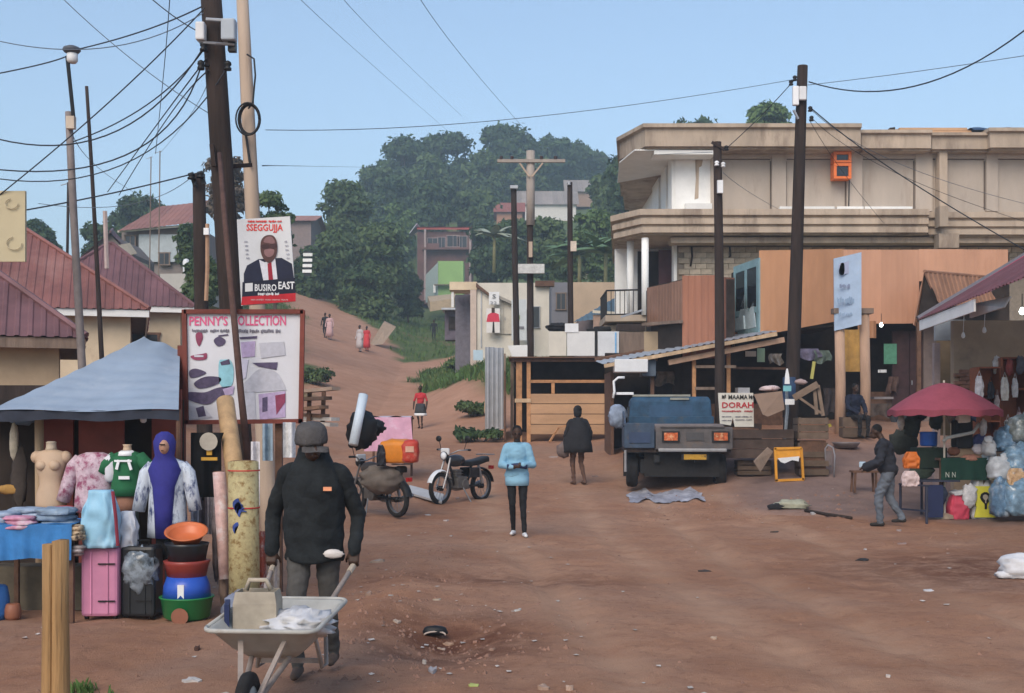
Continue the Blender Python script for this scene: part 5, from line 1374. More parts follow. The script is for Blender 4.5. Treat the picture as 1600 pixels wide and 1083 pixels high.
folded('washed blue clothes behind the pink pile on table', 45, 816, 10.95, .3, .25, .13, denim2, 5)
folded('small red garment on top of the denim heap', 100, 797, 10.85, .17, .12, .035, mat('red cotton', (.5, .05, .06), .9, .2), 6)
folded('cream and black patterned bundle at the right end of blue table', 122, 843, 10.6, .15, .14, .12, mat('cream and black print', (.55, .42, .28), .9, .3, 20, c2=(.03, .02, .02), spot=.48), 7)
folded('clear plastic bundle hanging below the patterned bundle', 120, 868, 10.62, .13, .1, .09, mat('dull clear plastic', (.32, .28, .28), .4, .3, 18), 8)
for px, r, c_, lab in ((-6, .11, (.04, .15, .42), 'blue plastic drum at the left edge under the table'), (20, .07, (.30, .12, .07), 'brown clay pot beside the blue drum')):
    q = G(px, 968); hgt = .3 if r > .1 else .14
    S(MB().lathe([(r * .8, 0), (r, hgt * .2), (r * 1.02, hgt * .6), (r * .85, hgt * .95), (r * .7, hgt)], q, 16, cap=True), 'drum' if r > .1 else 'clay_pot', mat(lab, c_, .5, .12), lab, 'drum' if r > .1 else 'pot', smooth=True)
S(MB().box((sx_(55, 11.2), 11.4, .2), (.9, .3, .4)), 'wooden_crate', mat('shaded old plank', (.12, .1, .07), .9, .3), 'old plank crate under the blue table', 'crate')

# mannequins
def ring(cx, cy, z, rx, ry, n=20, ph=0):
    return [Vector((cx + rx * math.cos(2 * math.pi * k / n), cy + ry * math.sin(2 * math.pi * k / n), z)) for k in range(n)]
TOR = [(-.52, .125, .10), (-.45, .145, .105), (-.36, .135, .095), (-.27, .105, .08), (-.2, .11, .085), (-.12, .135, .105), (-.05, .15, .10), (.0, .165, .085), (.035, .13, .07), (.055, .06, .05)]
beige = mat('beige mannequin shell', (.50, .36, .25), .6, .08, 4, c2=(.42, .29, .2), spot=.6)
def torso(mb, c, s=1.0, puff=0.0):
    mb.loft([ring(c.x, c.y, c.z + z * s, rx * s + puff, ry * s + puff) for z, rx, ry in TOR])
def mannequin(name, label, px, py_sh, Y, s):
    c = W(px, py_sh, Y)
    r = T(name, label, 'mannequin', (c.x, c.y, 0))
    P(MB().tube([(c.x, c.y, 0), (c.x, c.y, c.z - .5 * s)], .018, 8).lathe([(.14, 0), (.13, .015), (.03, .03)], (c.x, c.y, 0), 16, cap=True), 'stand', steel, r)
    return r, c
m1, c = mannequin('torso_mannequin', 'bare beige female torso mannequin behind the blue table', 80, 712, 11.55, 1)
mb = MB(); torso(mb, c)
for sgn in (-1, 1):
    mb.blob(c + Vector((sgn * .06, -.075, -.09)), (.055, .05, .05), 1, 0, 1, 14, 8)
    mb.blob(c + Vector((sgn * .135, 0, -.015)), (.055, .06, .06), 1, 0, 1, 12, 8)
P(mb, 'body', beige, m1, True)
P(MB().lathe([(.055, 0), (.047, .03), (.045, .07), (.05, .075), (.03, .085)], c + Vector((0, 0, .05)), 14, cap=True), 'neck', mat('pale cream plastic', (.6, .5, .38), .6), m1, True)
def shirt(mb, c, s=1.0, sl=.30, drop=-.42, puff=.02, arm=.07, spread=.10):
    prof = [(drop, .17, .12), (drop + .1, .165, .12), (-.22, .15, .105), (-.1, .165, .115), (-.02, .18, .10), (.03, .14, .075), (.055, .07, .06)]
    mb.loft([ring(c.x, c.y, c.z + z * s, rx * s + puff * (1 if z < 0 else .3), ry * s + puff) for z, rx, ry in prof], True)
    for g in (-1, 1):
        mb.tube([c + Vector((g * .13, 0, -.005)) * s, c + Vector((g * (.19), -.01, -.08)) * s, c + Vector((g * (.19 + spread * .5), -.02, -sl * .6)) * s, c + Vector((g * (.19 + spread), -.02, -sl)) * s], [arm * .9, arm, arm * .95, arm * .9], 12)
m2, c = mannequin('dressed_mannequin', 'mannequin in a pink and white patterned shirt', 148, 716, 11.5, 1)
mb = MB(); shirt(mb, c, 1.0, .40, -.5)
P(mb, 'shirt', mat('pink and white print', (.60, .46, .52), .9, .2, 26, c2=(.30, .07, .14), spot=.47), m2, True)
P(MB().blob(c + Vector((.17, -.08, -.09)), (.07, .05, .13), 3, .1), 'white_sleeve', mat('white cotton', (.66, .66, .7), .9, .08), m2, True)
m3, c = mannequin('dressed_mannequin', 'mannequin in a green top with white trim', 199, 712, 11.45, .9)
mb = MB(); shirt(mb, c, .78, .2, -.48)
grn = mat('bottle green jersey', (.02, .13, .055), .85, .15, 8)
sh = P(mb, 'jersey', grn, m3, True)
P(MB().lathe([(.09, 0), (.075, .035), (.05, .05), (.045, .02)], c + Vector((0, -.015, .0)), 16, cap=True), 'collar', white_pl, sh, True)
P(MB().box(c + Vector((-.05, -.125, -.08)), (.025, .012, .09), M=Matrix.Rotation(.25, 3, 'Y')).box(c + Vector((.06, -.125, -.08)), (.025, .012, .1), M=Matrix.Rotation(-.3, 3, 'Y')).box(c + Vector((.0, -.128, -.045)), (.16, .012, .018)).box(c + Vector((.01, -.128, -.2)), (.1, .012, .03)), 'white_trim', white_pl, sh)
P(MB().lathe([(.05, 0), (.04, .03), (.035, .06), (.045, .075)], c + Vector((0, 0, .03)), 12, cap=True), 'neck', beige, m3, True)
P(MB().loft([ring(c.x, c.y, c.z + z, rx, .09) for z, rx in ((-.52, .10), (-.45, .105), (-.36, .1))]), 'brown_band', mat('brown cloth', (.24, .12, .08), .9), m3, True)
P(MB().loft([ring(c.x, c.y, c.z + z, rx, .085) for z, rx in ((-.95, .13), (-.7, .12), (-.5, .1))]), 'skirt', mat('dark green skirt', (.012, .02, .02), .9), m3, True)
# mannequin in royal blue veil
m4, c = mannequin('veiled_mannequin', 'mannequin in a royal blue veil and open blue and white gown', 261, 726, 11.15, 1)
roy = mat('royal blue veil', (.03, .03, .20), .8, .15, 7, .3, 20)
zeb = mat('blue and white zebra print', (.60, .66, .74), .9, .1, 34, c2=(.03, .05, .16), spot=.49, stretch=(1, 1, .4))
mb = MB(); shirt(mb, c + Vector((0, .02, 0)), 1.0, .42, -.66, .015, .065, .07)
P(mb, 'gown', zeb, m4, True)
mb = MB().loft([ring(c.x - .005, c.y - .06 - .03 * (z < -.1), c.z + z, rx, ry) for z, rx, ry in ((-.66, .075, .06), (-.4, .085, .07), (-.2, .10, .085), (-.05, .15, .10), (.02, .12, .09), (.08, .085, .085), (.14, .095, .10), (.21, .10, .105), (.27, .075, .08), (.3, .03, .03))])
P(mb, 'veil', roy, m4, True)
P(MB().blob(c + Vector((.012, -.135, .165)), (.046, .05, .068), 1, .02, 1, 16, 10), 'face', mat('brown mannequin face', (.40, .22, .15), .5, .1), m4, True)
P(MB().box(c + Vector((.01, -.19, .185)), (.05, .008, .010)).box(c + Vector((.012, -.193, .13)), (.02, .006, .008)), 'painted_features', hair_m, m4)
P(MB().loft([ring(c.x, c.y, z, .1, .08) for z in (.45, .6, .75)]), 'lower_dress', dark_cloth, m4, True)
# black shirt on a hanger under the billboard
bs = T('hanging_shirt', 'black T shirt with grey and yellow print under the billboard', 'shirt', W(322, 785, 11.6))
P(MB().sheet(lambda u, v: W(298 + 48 * u + (4 if v > .9 else 0), 782 - 106 * v, 11.6 + .03 * math.sin(u * 12)), 18, 10).sheet(lambda u, v: W(298 + 48 * u, 782 - 106 * v, 11.66), 2, 2), 'cloth', mat('black cotton', (.008, .008, .009), .95, .2), bs, True)
P(MB().lathe([(.085, -.004), (.08, .004)], W(326, 690, 11.5), 16, 1, 1, 'Y', True), 'grey_print', mat('grey print', (.4, .36, .3), .8), bs).scale = (1, 1, 1)
P(MB().box(W(327, 707, 11.52), (.05, .006, .05)).box(W(327, 717, 11.52), (.15, .006, .03)), 'yellow_print', mat('yellow print', (.6, .33, .05), .8), bs)
for px, c_, lab in ((305, (.5, .5, .55), 'pale striped cloth hanging below the black T shirt'), (318, (.16, .13, .14), 'grey cloth hanging below the black T shirt'), (331, (.45, .4, .4), 'white trimmed cloth hanging right of the black T shirt')):
    S(MB().sheet(lambda u, v: W(px - 7 + 14 * u, 835 - 58 * v, 11.55 + .04 * math.sin(u * 9 + px)), 12, 4), 'hanging_cloth', mat(lab, c_, .9, .35, 16), lab, 'cloth', smooth=True)

# suitcases, bags, basins, mats
def suitcase(label, p, wd, dp, ht, m, rz=0):
    r = T('suitcase', label, 'suitcase', p, rz)
    P(MB().box((0, 0, ht / 2 + .03), (wd, dp, ht)), 'shell', m, r, local=True, bev=.03)
    for k in (-.22, .22):
        P(MB().box((wd * k, -dp / 2 - .006, ht * .5 + .03), (.012, .012, ht * .9)), 'ridge', m, r, local=True)
    P(MB().box((wd * .2, -dp / 2 - .01, ht * .82), (wd * .45, .012, .012)).box((wd * .2, -dp / 2 - .01, ht * .28), (wd * .45, .012, .012)), 'zip', black, r, local=True)
    for x in (-.38, .38): P(MB().lathe([(.028, -.015), (.028, .015)], (wd * x, -dp * .25, .028), 12, axis='X', cap=True), 'wheel', black, r, local=True)
    P(MB().tube([(-wd * .2, 0, ht + .03), (-wd * .2, 0, ht + .07), (wd * .2, 0, ht + .07), (wd * .2, 0, ht + .03)], .01, 6), 'handle', black, r, local=True)
    return r
suitcase('pink ribbed suitcase standing on the dirt', G(161, 966), .32, .24, .6, mat('pink suitcase shell', (.60, .24, .38), .45, .08, 4), .06)
sc2 = suitcase('dark suitcase wrapped in clear plastic beside the pink one', G(222, 966), .31, .25, .62, mat('dark suitcase shell', (.02, .022, .025), .35, .2, 5), -.05)
P(MB().blob((0.01, -.09, .44), (.165, .08, .2), 5, .2, 4.5, 26, 16), 'plastic_wrap', mat('glossy plastic film', (.22, .26, .30), .18, .4, 14, spec=.6, c2=(.05, .06, .07), spot=.48), sc2, True, local=True)
q = G(292, 968)
for prof, z, c_, lab in (([(.155, 0), (.2, .03), (.225, .19), (.24, .2), (.235, .21), (.2, .19)], .0, (.02, .20, .06), 'green plastic basin at the bottom of the stack'),
                   ([(.21, 0), (.2, .1), (.17, .185), (.1, .19)], .2, (.02, .08, .42), 'blue plastic basin second from the bottom of stack'),
                   ([(.165, 0), (.19, .12), (.205, .15), (.19, .155), (.1, .15)], .37, (.26, .04, .03), 'dark red plastic basin in the middle of stack'),
                   ([(.16, 0), (.185, .14), (.195, .165), (.18, .165), (.1, .15)], .51, (.015, .018, .022), 'black plastic basin under the orange one')):
    S(MB().lathe(prof, q + Vector((0, 0, z)), 28, cap=True), 'plastic_basin', mat(lab, c_, .35, .08, spec=.5), lab, 'basin', 'stacked plastic basins', smooth=True)
ob = T('plastic_basin', 'orange plastic basin lying tilted on top of the stack', 'basin', q + Vector((0, 0, .69)), group='stacked plastic basins')
o_ = P(MB().lathe([(.12, 0), (.15, .07), (.19, .1), (.17, .1), (.13, .02), (.05, .015)], (0, 0, 0), 28, cap=True), 'bowl', mat('orange plastic', (.62, .16, .05), .4, .08, spec=.5), ob, True, local=True)
ob.rotation_euler = (.38, .05, 0)
S(MB().box(q + Vector((0.0, -.2, .27)), (.055, .012, .12)), 'paper_label', white_pl, 'white paper label stuck on the blue basin', 'label')
S(MB().lathe([(.075, -.004), (.07, .004)], q + Vector((.0, -.235, .06)), 14, axis='Y', cap=True), 'brown_sticker', mat('brown sticker', (.25, .1, .06), .7), 'round brown sticker on the green basin', 'label')
lb = T('carrier_bag', 'light blue carrier bag with a dark red strap above the pink suitcase', 'bag', W(160, 855, 10.75))
def bagf(c, wd, ht, dp, seed, pinch=.75):
    mb = MB(); rs = []
    for j in range(17):
        t = j / 16; k = (1 - .35 * max(0, t - .6) / .4) * (.9 + .1 * math.sin(t * 3.1))
        fo = lambda a: 1 + .035 * math.sin(a * 9 + seed + 2 * math.sin(t * 4 + seed)) * (.3 + t) + .09 * float(vnoise(a * 1.6 + seed * 5, t * 3 + seed))
        rs.append([Vector((c.x + wd / 2 * k * fo(a) * math.copysign(abs(math.cos(a)) ** .6, math.cos(a)) + .015 * float(vnoise(a * 2 + seed, t * 7)), c.y + dp / 2 * k * fo(a) * math.copysign(abs(math.sin(a)) ** .6, math.sin(a)) + .05 * float(vnoise(a * 3 + seed, t * 6)), c.z + t * ht)) for a in [2 * math.pi * i / 56 for i in range(56)]])
    return mb.loft(rs)
P(bagf(W(158, 855, 10.72), .32, .5, .2, 2), 'sack', mat('light blue plastic', (.27, .50, .66), .45, .12, 5, c2=(.4, .6, .72), spot=.55), lb, True)
P(MB().tube([W(176, 768, 10.6), W(181, 810, 10.57), W(184, 853, 10.58)], .016, 6), 'strap', mat('dark red strap', (.22, .03, .05), .8), lb)
wbg = T('carrier_bag', 'white plastic bag tucked behind the light blue bag', 'bag', W(200, 862, 10.9)); P(bagf(W(200, 862, 10.9), .17, .36, .16, 7), 'sack', mat('white film', (.6, .62, .66), .4, .1, 6), wbg, True)
def roll(label, a, b_, r, m, name='rolled_mat'):
    t = T(name, label, 'mat', b_)
    P(MB().tube([a, a.lerp(b_, .5), b_], r, 18), 'roll', m, t, True)
    d = (a - b_).normalized(); mb = MB()
    for k in (.35, .6, .85): mb.tube([a + d * .004 + (d.orthogonal().normalized() * math.cos(x * .5) + d.cross(d.orthogonal().normalized()) * math.sin(x * .5)) * r * k for x in range(14)], .004, 4)
    P(mb, 'spiral_edge', wood_brown, t)
    return t
ylw = mat('yellow floral vinyl mat', (.44, .37, .19), .6, .15, 38, c2=(.22, .13, .04), spot=.5)
rl = roll('thick yellow floral vinyl mat roll tied with red string', W(380, 722, 10.9), Vector((sx_(384, 10.8), 10.75, gz(-2.3, 10.75) + .12)), .135, ylw)
for py, c_ in ((793, (.45, .03, .03)), (735, (.45, .05, .05))):
    q = W(381, py, 10.85); P(MB().lathe([(.139, -.006), (.142, 0), (.139, .006)], q, 20), 'string', mat('red string', c_, .8), rl)
for py in (785, 822):
    for k in range(3):
        P(MB().prism([W(x + 3 * k, y + 5 * k, 10.70) for x, y in smooth_loop([(364, py - 1), (371, py - 6), (374 - k, py + 1), (379, py + 5), (371, py + 7 - k), (368, py + 13), (364, py + 7)], 4)], (0, .05, 0)), 'blue_print', mat('blue print', (.03, .06, .24), .7, .4, 30), rl)
roll('tan patterned mat roll leaning behind the yellow one', W(352, 626, 12.0), W(370, 760, 11.4), .085, mat('tan patterned vinyl', (.48, .31, .16), .6, .2, 9, c2=(.3, .18, .1), spot=.55))
roll('narrow pink and white mat roll left of the yellow one', W(342, 738, 11.0), W(352, 905, 10.9), .055, mat('pink white vinyl', (.5, .33, .3), .6, .25, 12, c2=(.62, .58, .58), spot=.5))
S(MB().blob(Vector((sx_(384, 10.55), 10.55, .13)), (.19, .16, .14), 8, .2, 3.4, 26, 16, .9), 'plastic_bag', mat('grey blue crumpled plastic', (.16, .18, .24), .3, .35, 12, spec=.5), 'crumpled grey blue plastic bag at the foot of mat rolls', 'bag', smooth=True)
for px, py, wd, ht, c_, lab in ((338, 850, 9, 70, (.10, .08, .08), 'dark wrapped pole of goods beside the basins'), (350, 900, 12, 60, (.2, .14, .11), 'brown bundle standing behind the basin stack')):
    q = W(px, py, 11.0); S(MB().blob(q, (wd * .004, .05, ht * .0048), px, .2, 3, 14, 12), 'goods_bundle', mat(lab, c_, .8, .4, 9), lab, 'goods', smooth=True)
for px, py0, py1, wd, c_, lab in ((418, 662, 720, 8, (.25, .33, .4), 'pale blue garment hanging below the billboard'), (399, 690, 790, 7, (.62, .6, .62), 'long white garment hanging right of the mat rolls'), (452, 660, 715, 10, (.6, .6, .6), 'white paper hanging at the right end of the billboard'), (408, 830, 915, 8, (.35, .08, .05), 'red and white doll clothes hanging right of the mat rolls'), (428, 838, 925, 9, (.5, .42, .36), 'pale stuffed toy hanging beside the red doll clothes')):
    S(MB().sheet(lambda u, v: W(px - wd + 2 * wd * u, py1 + (py0 - py1) * v, 11.4 + .04 * math.sin(u * 8 + px)), 10, 4), 'hanging_garment', mat(lab, c_, .9, .3, 14, c2=(.6, .6, .6) if 'doll' in lab else None), lab, 'garment', smooth=True)

# ------------------------------------------------------------------ small billboard
bb = T('billboard', 'small white shop billboard in a red brown frame above the stall', 'sign', Vector((sx_(380, 12.6), 12.6, 0)))
q = lambda px, py, Y=12.6: W(px, py, Y)
P(MB().prism([q(290, 488), q(471, 489), q(470, 657), q(291, 657)], (0, .03, 0)), 'board', mat('white printed vinyl', (.68, .68, .72), .6, .04, 3), bb)
frm = mat('red brown frame timber', (.16, .04, .028), .7, .2, 6)
for a, b_ in (((288, 487), (474, 487)), ((289, 660), (473, 658)), ((288, 484), (291, 662)), ((473, 485), (470, 662))):
    P(MB().bar(q(*a, 12.58), q(*b_, 12.58), .045, .045, (0, 1, 0)), 'frame', frm, bb)
for px, y0 in ((284, 540), (436, 650)):
    P(MB().bar(q(px, y0, 12.68), Vector((sx_(px, 12.68), 12.68, -.1)), .07, .07, (0, 1, 0)), 'post', frm if px != 436 else wood_brown, bb)
pinkT = mat('pink red lettering', (.62, .10, .22), .7, .05); grn_ = mat('grey caption ink', (.16, .15, .18), .8)
def bt(txt, px0, px1, py0, py1, m, bold=0.0):
    a, b_ = q(px0, py0), q(px1, py1); lettering(txt, (a.x + b_.x) / 2, 12.593, (a.z + b_.z) / 2, b_.x - a.x, a.z - b_.z, m, bb, bold=bold)
bt("PENNY'S", 296, 356, 494, 509, pinkT, .02); bt("COLLECTION", 362, 447, 493, 509, pinkT, .02)
scribble(300, 358, 514, 520, 12.592, grn_, bb, 3, 2); scribble(372, 438, 514, 521, 12.592, grn_, bb, 3, 7)
def shape(pts, m, name='printed_picture', d=0.0):
    P(MB().prism([q(a, b_, 12.594 - d) for a, b_ in (smooth_loop(pts) if len(pts) > 4 else pts)], (0, -.003, 0)), name, m, bb)
ink1 = mat('printed dark purple', (.09, .07, .13), .7, .3, 20); ink2 = mat('printed lilac', (.42, .33, .50), .7, .2, 16); ink3 = mat('printed cyan', (.25, .50, .58), .7, .15, 12); ink4 = mat('printed pale grey', (.5, .5, .56), .7, .12, 14); ink5 = mat('printed maroon', (.25, .05, .1), .7, .2, 14)
shape([(306, 522), (314, 519), (317, 526), (315, 534), (311, 541), (307, 534)], ink5)
shape([(334, 532), (342, 526), (352, 531), (350, 538), (340, 541)], ink1); shape([(341, 524), (356, 522), (357, 524), (341, 526)], ink1)
shape([(299, 556), (316, 553), (323, 552), (322, 561), (308, 563), (300, 560)], ink5); shape([(303, 555), (318, 555), (318, 558), (304, 558)], ink4, d=.004)
shape([(342, 566), (350, 562), (360, 563), (365, 576), (363, 600), (352, 606), (343, 598)], ink3); shape([(344, 566), (358, 561), (360, 569), (346, 571)], ink1, d=.004)
shape([(296, 580), (306, 576), (322, 582), (312, 588), (298, 590)], ink1); shape([(303, 600), (312, 592), (326, 588), (344, 590), (344, 597), (330, 604), (312, 607)], ink1)
shape([(294, 613), (320, 613), (340, 606), (364, 604), (362, 614), (344, 620), (324, 632), (294, 624)], ink1); shape([(348, 608), (366, 603), (364, 616), (352, 618)], ink2, d=.004)
shape([(296, 634), (320, 638), (332, 652), (300, 656)], ink4); shape([(306, 638), (318, 634), (322, 650), (310, 652)], ink1, d=.004)
shape([(376, 535), (399, 533), (398, 557), (378, 559)], ink2); shape([(374, 527), (402, 525), (401, 529), (375, 530)], ink1)
shape([(405, 536), (444, 534), (446, 555), (408, 560)], ink4); shape([(394, 567), (434, 566), (432, 578), (404, 573)], ink1)
shape([(376, 612), (390, 590), (408, 576), (432, 582), (446, 606), (440, 610)], ink4); shape([(404, 616), (446, 611), (446, 652), (406, 656)], ink2)
shape([(410, 622), (418, 620), (418, 642), (410, 644)], ink1, d=.004); shape([(430, 618), (446, 615), (446, 628), (432, 648)], ink5, d=.004); shape([(380, 615), (398, 612), (400, 655), (384, 656)], ink4)
shape([(372, 560), (388, 562), (384, 590), (374, 596)], mat('printed pale lilac', (.52, .5, .6), .7, .1, 9))

# ------------------------------------------------------------------ campaign poster on the thick pole
cp = T('campaign_poster', 'campaign poster of a man in a dark suit on thick pole', 'poster', W(418, 478, 13.6))
pq = lambda px, py, d=0.0: W(px, py, 13.6 - d)
P(MB().prism([pq(370, 343), pq(453, 338), pq(462, 471), pq(377, 478)], (0, .02, 0)), 'sheet', mat('poster white', (.66, .67, .68), .7, .05, 3), cp)
def ps(pts, c_, name, d):
    P(MB().prism([pq(a, b_, d) for a, b_ in (smooth_loop(pts) if 'face' in name or 'glass' in name else pts)], (0, -.003, 0)), name, mat('poster ' + name, c_, .7, .15, 14), cp)
ps([(381, 442), (381, 428), (386, 415), (404, 405), (440, 403), (456, 412), (460, 440)], (.015, .018, .04), 'printed_suit', .004)
ps([(405, 406), (414, 410), (430, 404), (434, 440), (412, 441)], (.66, .66, .7), 'printed_shirt', .008)
ps([(418, 412), (424, 410), (427, 440), (420, 441)], (.35, .02, .04), 'printed_tie', .012)
ps([(407, 384), (409, 374), (416, 368), (426, 368), (432, 376), (433, 392), (429, 404), (421, 411), (413, 406), (408, 396)], (.10, .05, .045), 'printed_face', .014)
ps([(412, 378), (416, 371), (424, 370), (429, 376), (428, 381), (420, 380)], (.22, .12, .12), 'printed_face_light', .0165); ps([(413, 391), (420, 389), (428, 390), (427, 398), (420, 402), (414, 398)], (.17, .085, .085), 'printed_face_light', .0165)
ps([(409, 383), (420, 382), (420, 388), (410, 388)], (.06, .03, .032), 'printed_glasses', .018); ps([(422, 382), (432, 381), (432, 387), (423, 388)], (.06, .03, .032), 'printed_glasses', .018)
ps([(379, 441), (461, 434), (462, 466), (378, 470)], (.012, .014, .03), 'printed_band', .016); ps([(378, 464), (462, 458), (462, 471), (377, 477)], (.5, .02, .03), 'printed_red_strip', .02)
pw = mat('poster white ink', (.7, .7, .7), .7, .02); pr = mat('poster red ink', (.6, .04, .03), .7, .02)
def pt(txt, px0, px1, py0, py1, m, d, bold=.02):
    a, b_ = pq(px0, py0, d), pq(px1, py1, d); lettering(txt, (a.x + b_.x) / 2, a.y, (a.z + b_.z) / 2, b_.x - a.x, a.z - b_.z, m, cp, bold=bold)
pt('SSEGGUJJA', 385, 442, 350, 364, pr, .006); pt('BUSIRO', 398, 432, 444, 455, pw, .022); pt('EAST', 435, 460, 440, 452, pw, .022); scribble(403, 436, 457, 462, 13.576, pw, cp, 2, 3)
P(MB().prism([pq(383, 443, .02), pq(395, 442, .02), pq(395, 455, .02), pq(383, 456, .02)], (0, -.003, 0)), 'printed_symbol', pw, cp)
for px in (384, 447):
    for k in range(5): scribble(px - 2.5 + k * .8, px + 2.5 + k * .8, 376 + k * 6.5, 379 + k * 6.5, 13.592, mat('poster grey ink', (.35, .35, .4), .7), cp, 1, k + px)
scribble(387, 440, 344, 348, 13.592, pr, cp, 4, 9); scribble(392, 450, 467, 470, 13.577, mat('poster pink ink', (.6, .3, .3), .7), cp, 5, 8)
# tan board at the far left edge
tbd = T('tan_board', 'blank tan board with faint curved marks at the left edge', 'board', W(10, 410, 16))
P(MB().box(W(2, 354, 16), (.64, .05, .92)), 'board', mat('tan painted board', (.50, .43, .28), .8, .08, 2, c2=(.42, .35, .22), spot=.6), tbd)
mk = mat('faint brown mark', (.45, .385, .255), .8)
P(MB().tube([W(18 + 10 * math.cos(a * .5), 318 + 8 * math.sin(a * .5), 15.95) for a in range(10)], .008, 5).tube([W(22 + 12 * math.cos(a * .5), 380 + 10 * math.sin(a * .5), 15.95) for a in range(10)], .008, 5), 'curved_mark', mk, tbd)
P(MB().tube([W(-8, 410, 16.1), (W(-8, 410, 16.1).x, 16.1, 0)], .05, 8), 'post', wood_grey, tbd)
# split timber post in the foreground
fp = T('split_post', 'short split timber post standing in the foreground left', 'post', (sx_(88, 6.2), 6.2, 0))
c = Vector((sx_(87, 6.2), 6.2, 0))
def halfround(sgn):
    mb = MB(); rs = []
    for z in (-.2, .3, .8, 1.13):
        r = .066 + .004 * math.sin(z * 5)
        rs.append([c + Vector((sgn * (.004 + r * .95 * math.cos(a)), r * math.sin(a), z + (.01 * sgn if z > 1 else 0))) for a in [-1.57 + 3.14 * i / 10 for i in range(11)]])
    return mb.loft(rs)
for g in (-1, 1): P(halfround(g), 'split_half', wood_post, fp, True)
# ------------------------------------------------------------------ roadside shop at the right edge
rs_ = T('roadside_shop', 'roadside shop with a maroon iron roof and white fascia at right edge', 'shop', (9.5, 21, 0))
E0, E1 = Vector((8.05, 24.3, 3.72)), Vector((6.75, 14.0, 3.72))
up_ = Vector((3.2, -.4, 1.95))
mar = mat('dark maroon iron roof', (.13, .05, .06), .55, .15, 1.5, metal=.15)
rp = P(MB().bar(E0 + Vector((-.02, .05, .04)), E0 + up_ + Vector((0, .05, .05)), .16, .05), 'roof', mat('slate barge flashing', (.16, .16, .19), .6, .1), rs_)
roof_face(rp, [E1, E0, E0 + up_, E1 + up_], mar, .2, sheet_w=.8)
P(MB().bar(E0 + Vector((.1, -.2, .075)), E0 + up_ + Vector((.05, -.2, .09)), .16, .02), 'pink_flashing', mat('crimson flashing', (.42, .06, .12), .6, .1), rp)
P(MB().bar(E0 + Vector((.02, 0, -.12)), E0.lerp(E1, .42) + Vector((.02, 0, -.12)), .03, .2), 'fascia', white_paint, rs_)
P(MB().prism([W(1514, 476, 21.0), W(1578, 463, 19.2), W(1568, 480, 19.2), W(1515, 497, 21.0)], (.04, .03, 0)), 'sign_panel', mat('pale grey panel', (.5, .52, .54), .7, .08), rs_)
P(MB().box(((8.75 + 12) / 2, 24.35, 1.9), (3.3, .2, 3.6)), 'end_wall', mat('tan smoky wall', (.34, .25, .17), .9, .15, 2, c2=(.22, .16, .12), spot=.58), rs_)
br = mat('burnt clay brick', (.27, .135, .09), .9, .2, 8, rand=.3)
bk = MB().box((0, 0, 0), (.215, .1, .066)).mesh('brick'); bk.materials.append(br)
for r in range(20):
    for k in range(3):
        o = bpy.data.objects.new('brick', bk); col.objects.link(o); o.parent = rs_
        o.location = Vector((8.82 + .225 * k + (.11 if r % 2 else 0), 24.21 + rnd.uniform(-.012, .012), 1.25 + r * .076)) - rs_.location
for px in (1463, 1504):
    q = W(px, 600, 25.0); P(MB().box((q.x, 25.0, 1.7), (.12, .12, 3.2)), 'door_post', mat('grey pink post', (.32, .25, .24)), rs_)
P(MB().box(W(1484, 516, 25.0), (.62, .08, .42)), 'door_panel', mat('pale blue grey board', (.30, .33, .36), .8, .1), rs_)
P(MB().box(W(1484, 600, 26.2), (.6, .05, 2.2)), 'doorway', mat('dim brown interior', (.10, .07, .04), .9, .2), rs_)
P(MB().box((11.2, 19, 1.9), (.2, 10, 3.6)), 'side_wall', tan_wall, rs_)
for px, py, Y in ((1505, 524, 23.5), (1538, 516, 22.5)):
    q = W(px, py, Y); P(MB().lathe([(.015, .06), (.03, .03), (.04, -.02), (.02, -.055)], q, 10, cap=True).tube([q + Vector((0, 0, .05)), q + Vector((.02, 0, .5))], .006, 5), 'bulb', white_pl, rs_, True)
def lit_bulb(label, p, e):
    t = T('lit_bulb', label, 'lamp', p)
    P(MB().lathe([(.015, .07), (.035, .04), (.05, -.0), (.03, -.04), (.01, -.05)], p, 12, cap=True), 'glass', mat('glowing bulb', (.9, 1.0, .93), .4, 0, emit=e, rand=0), t, True)
    P(MB().tube([p + Vector((0, 0, .06)), p + Vector((0, 0, .3))], .008, 5), 'flex', black, t)
lit_bulb('lit bulb hanging under the salmon shop front', W(1377, 508, 31.8), 4.0)
lit_bulb('lit bulb under the maroon roof at right edge', W(1597, 487, 20.5), 4.0)
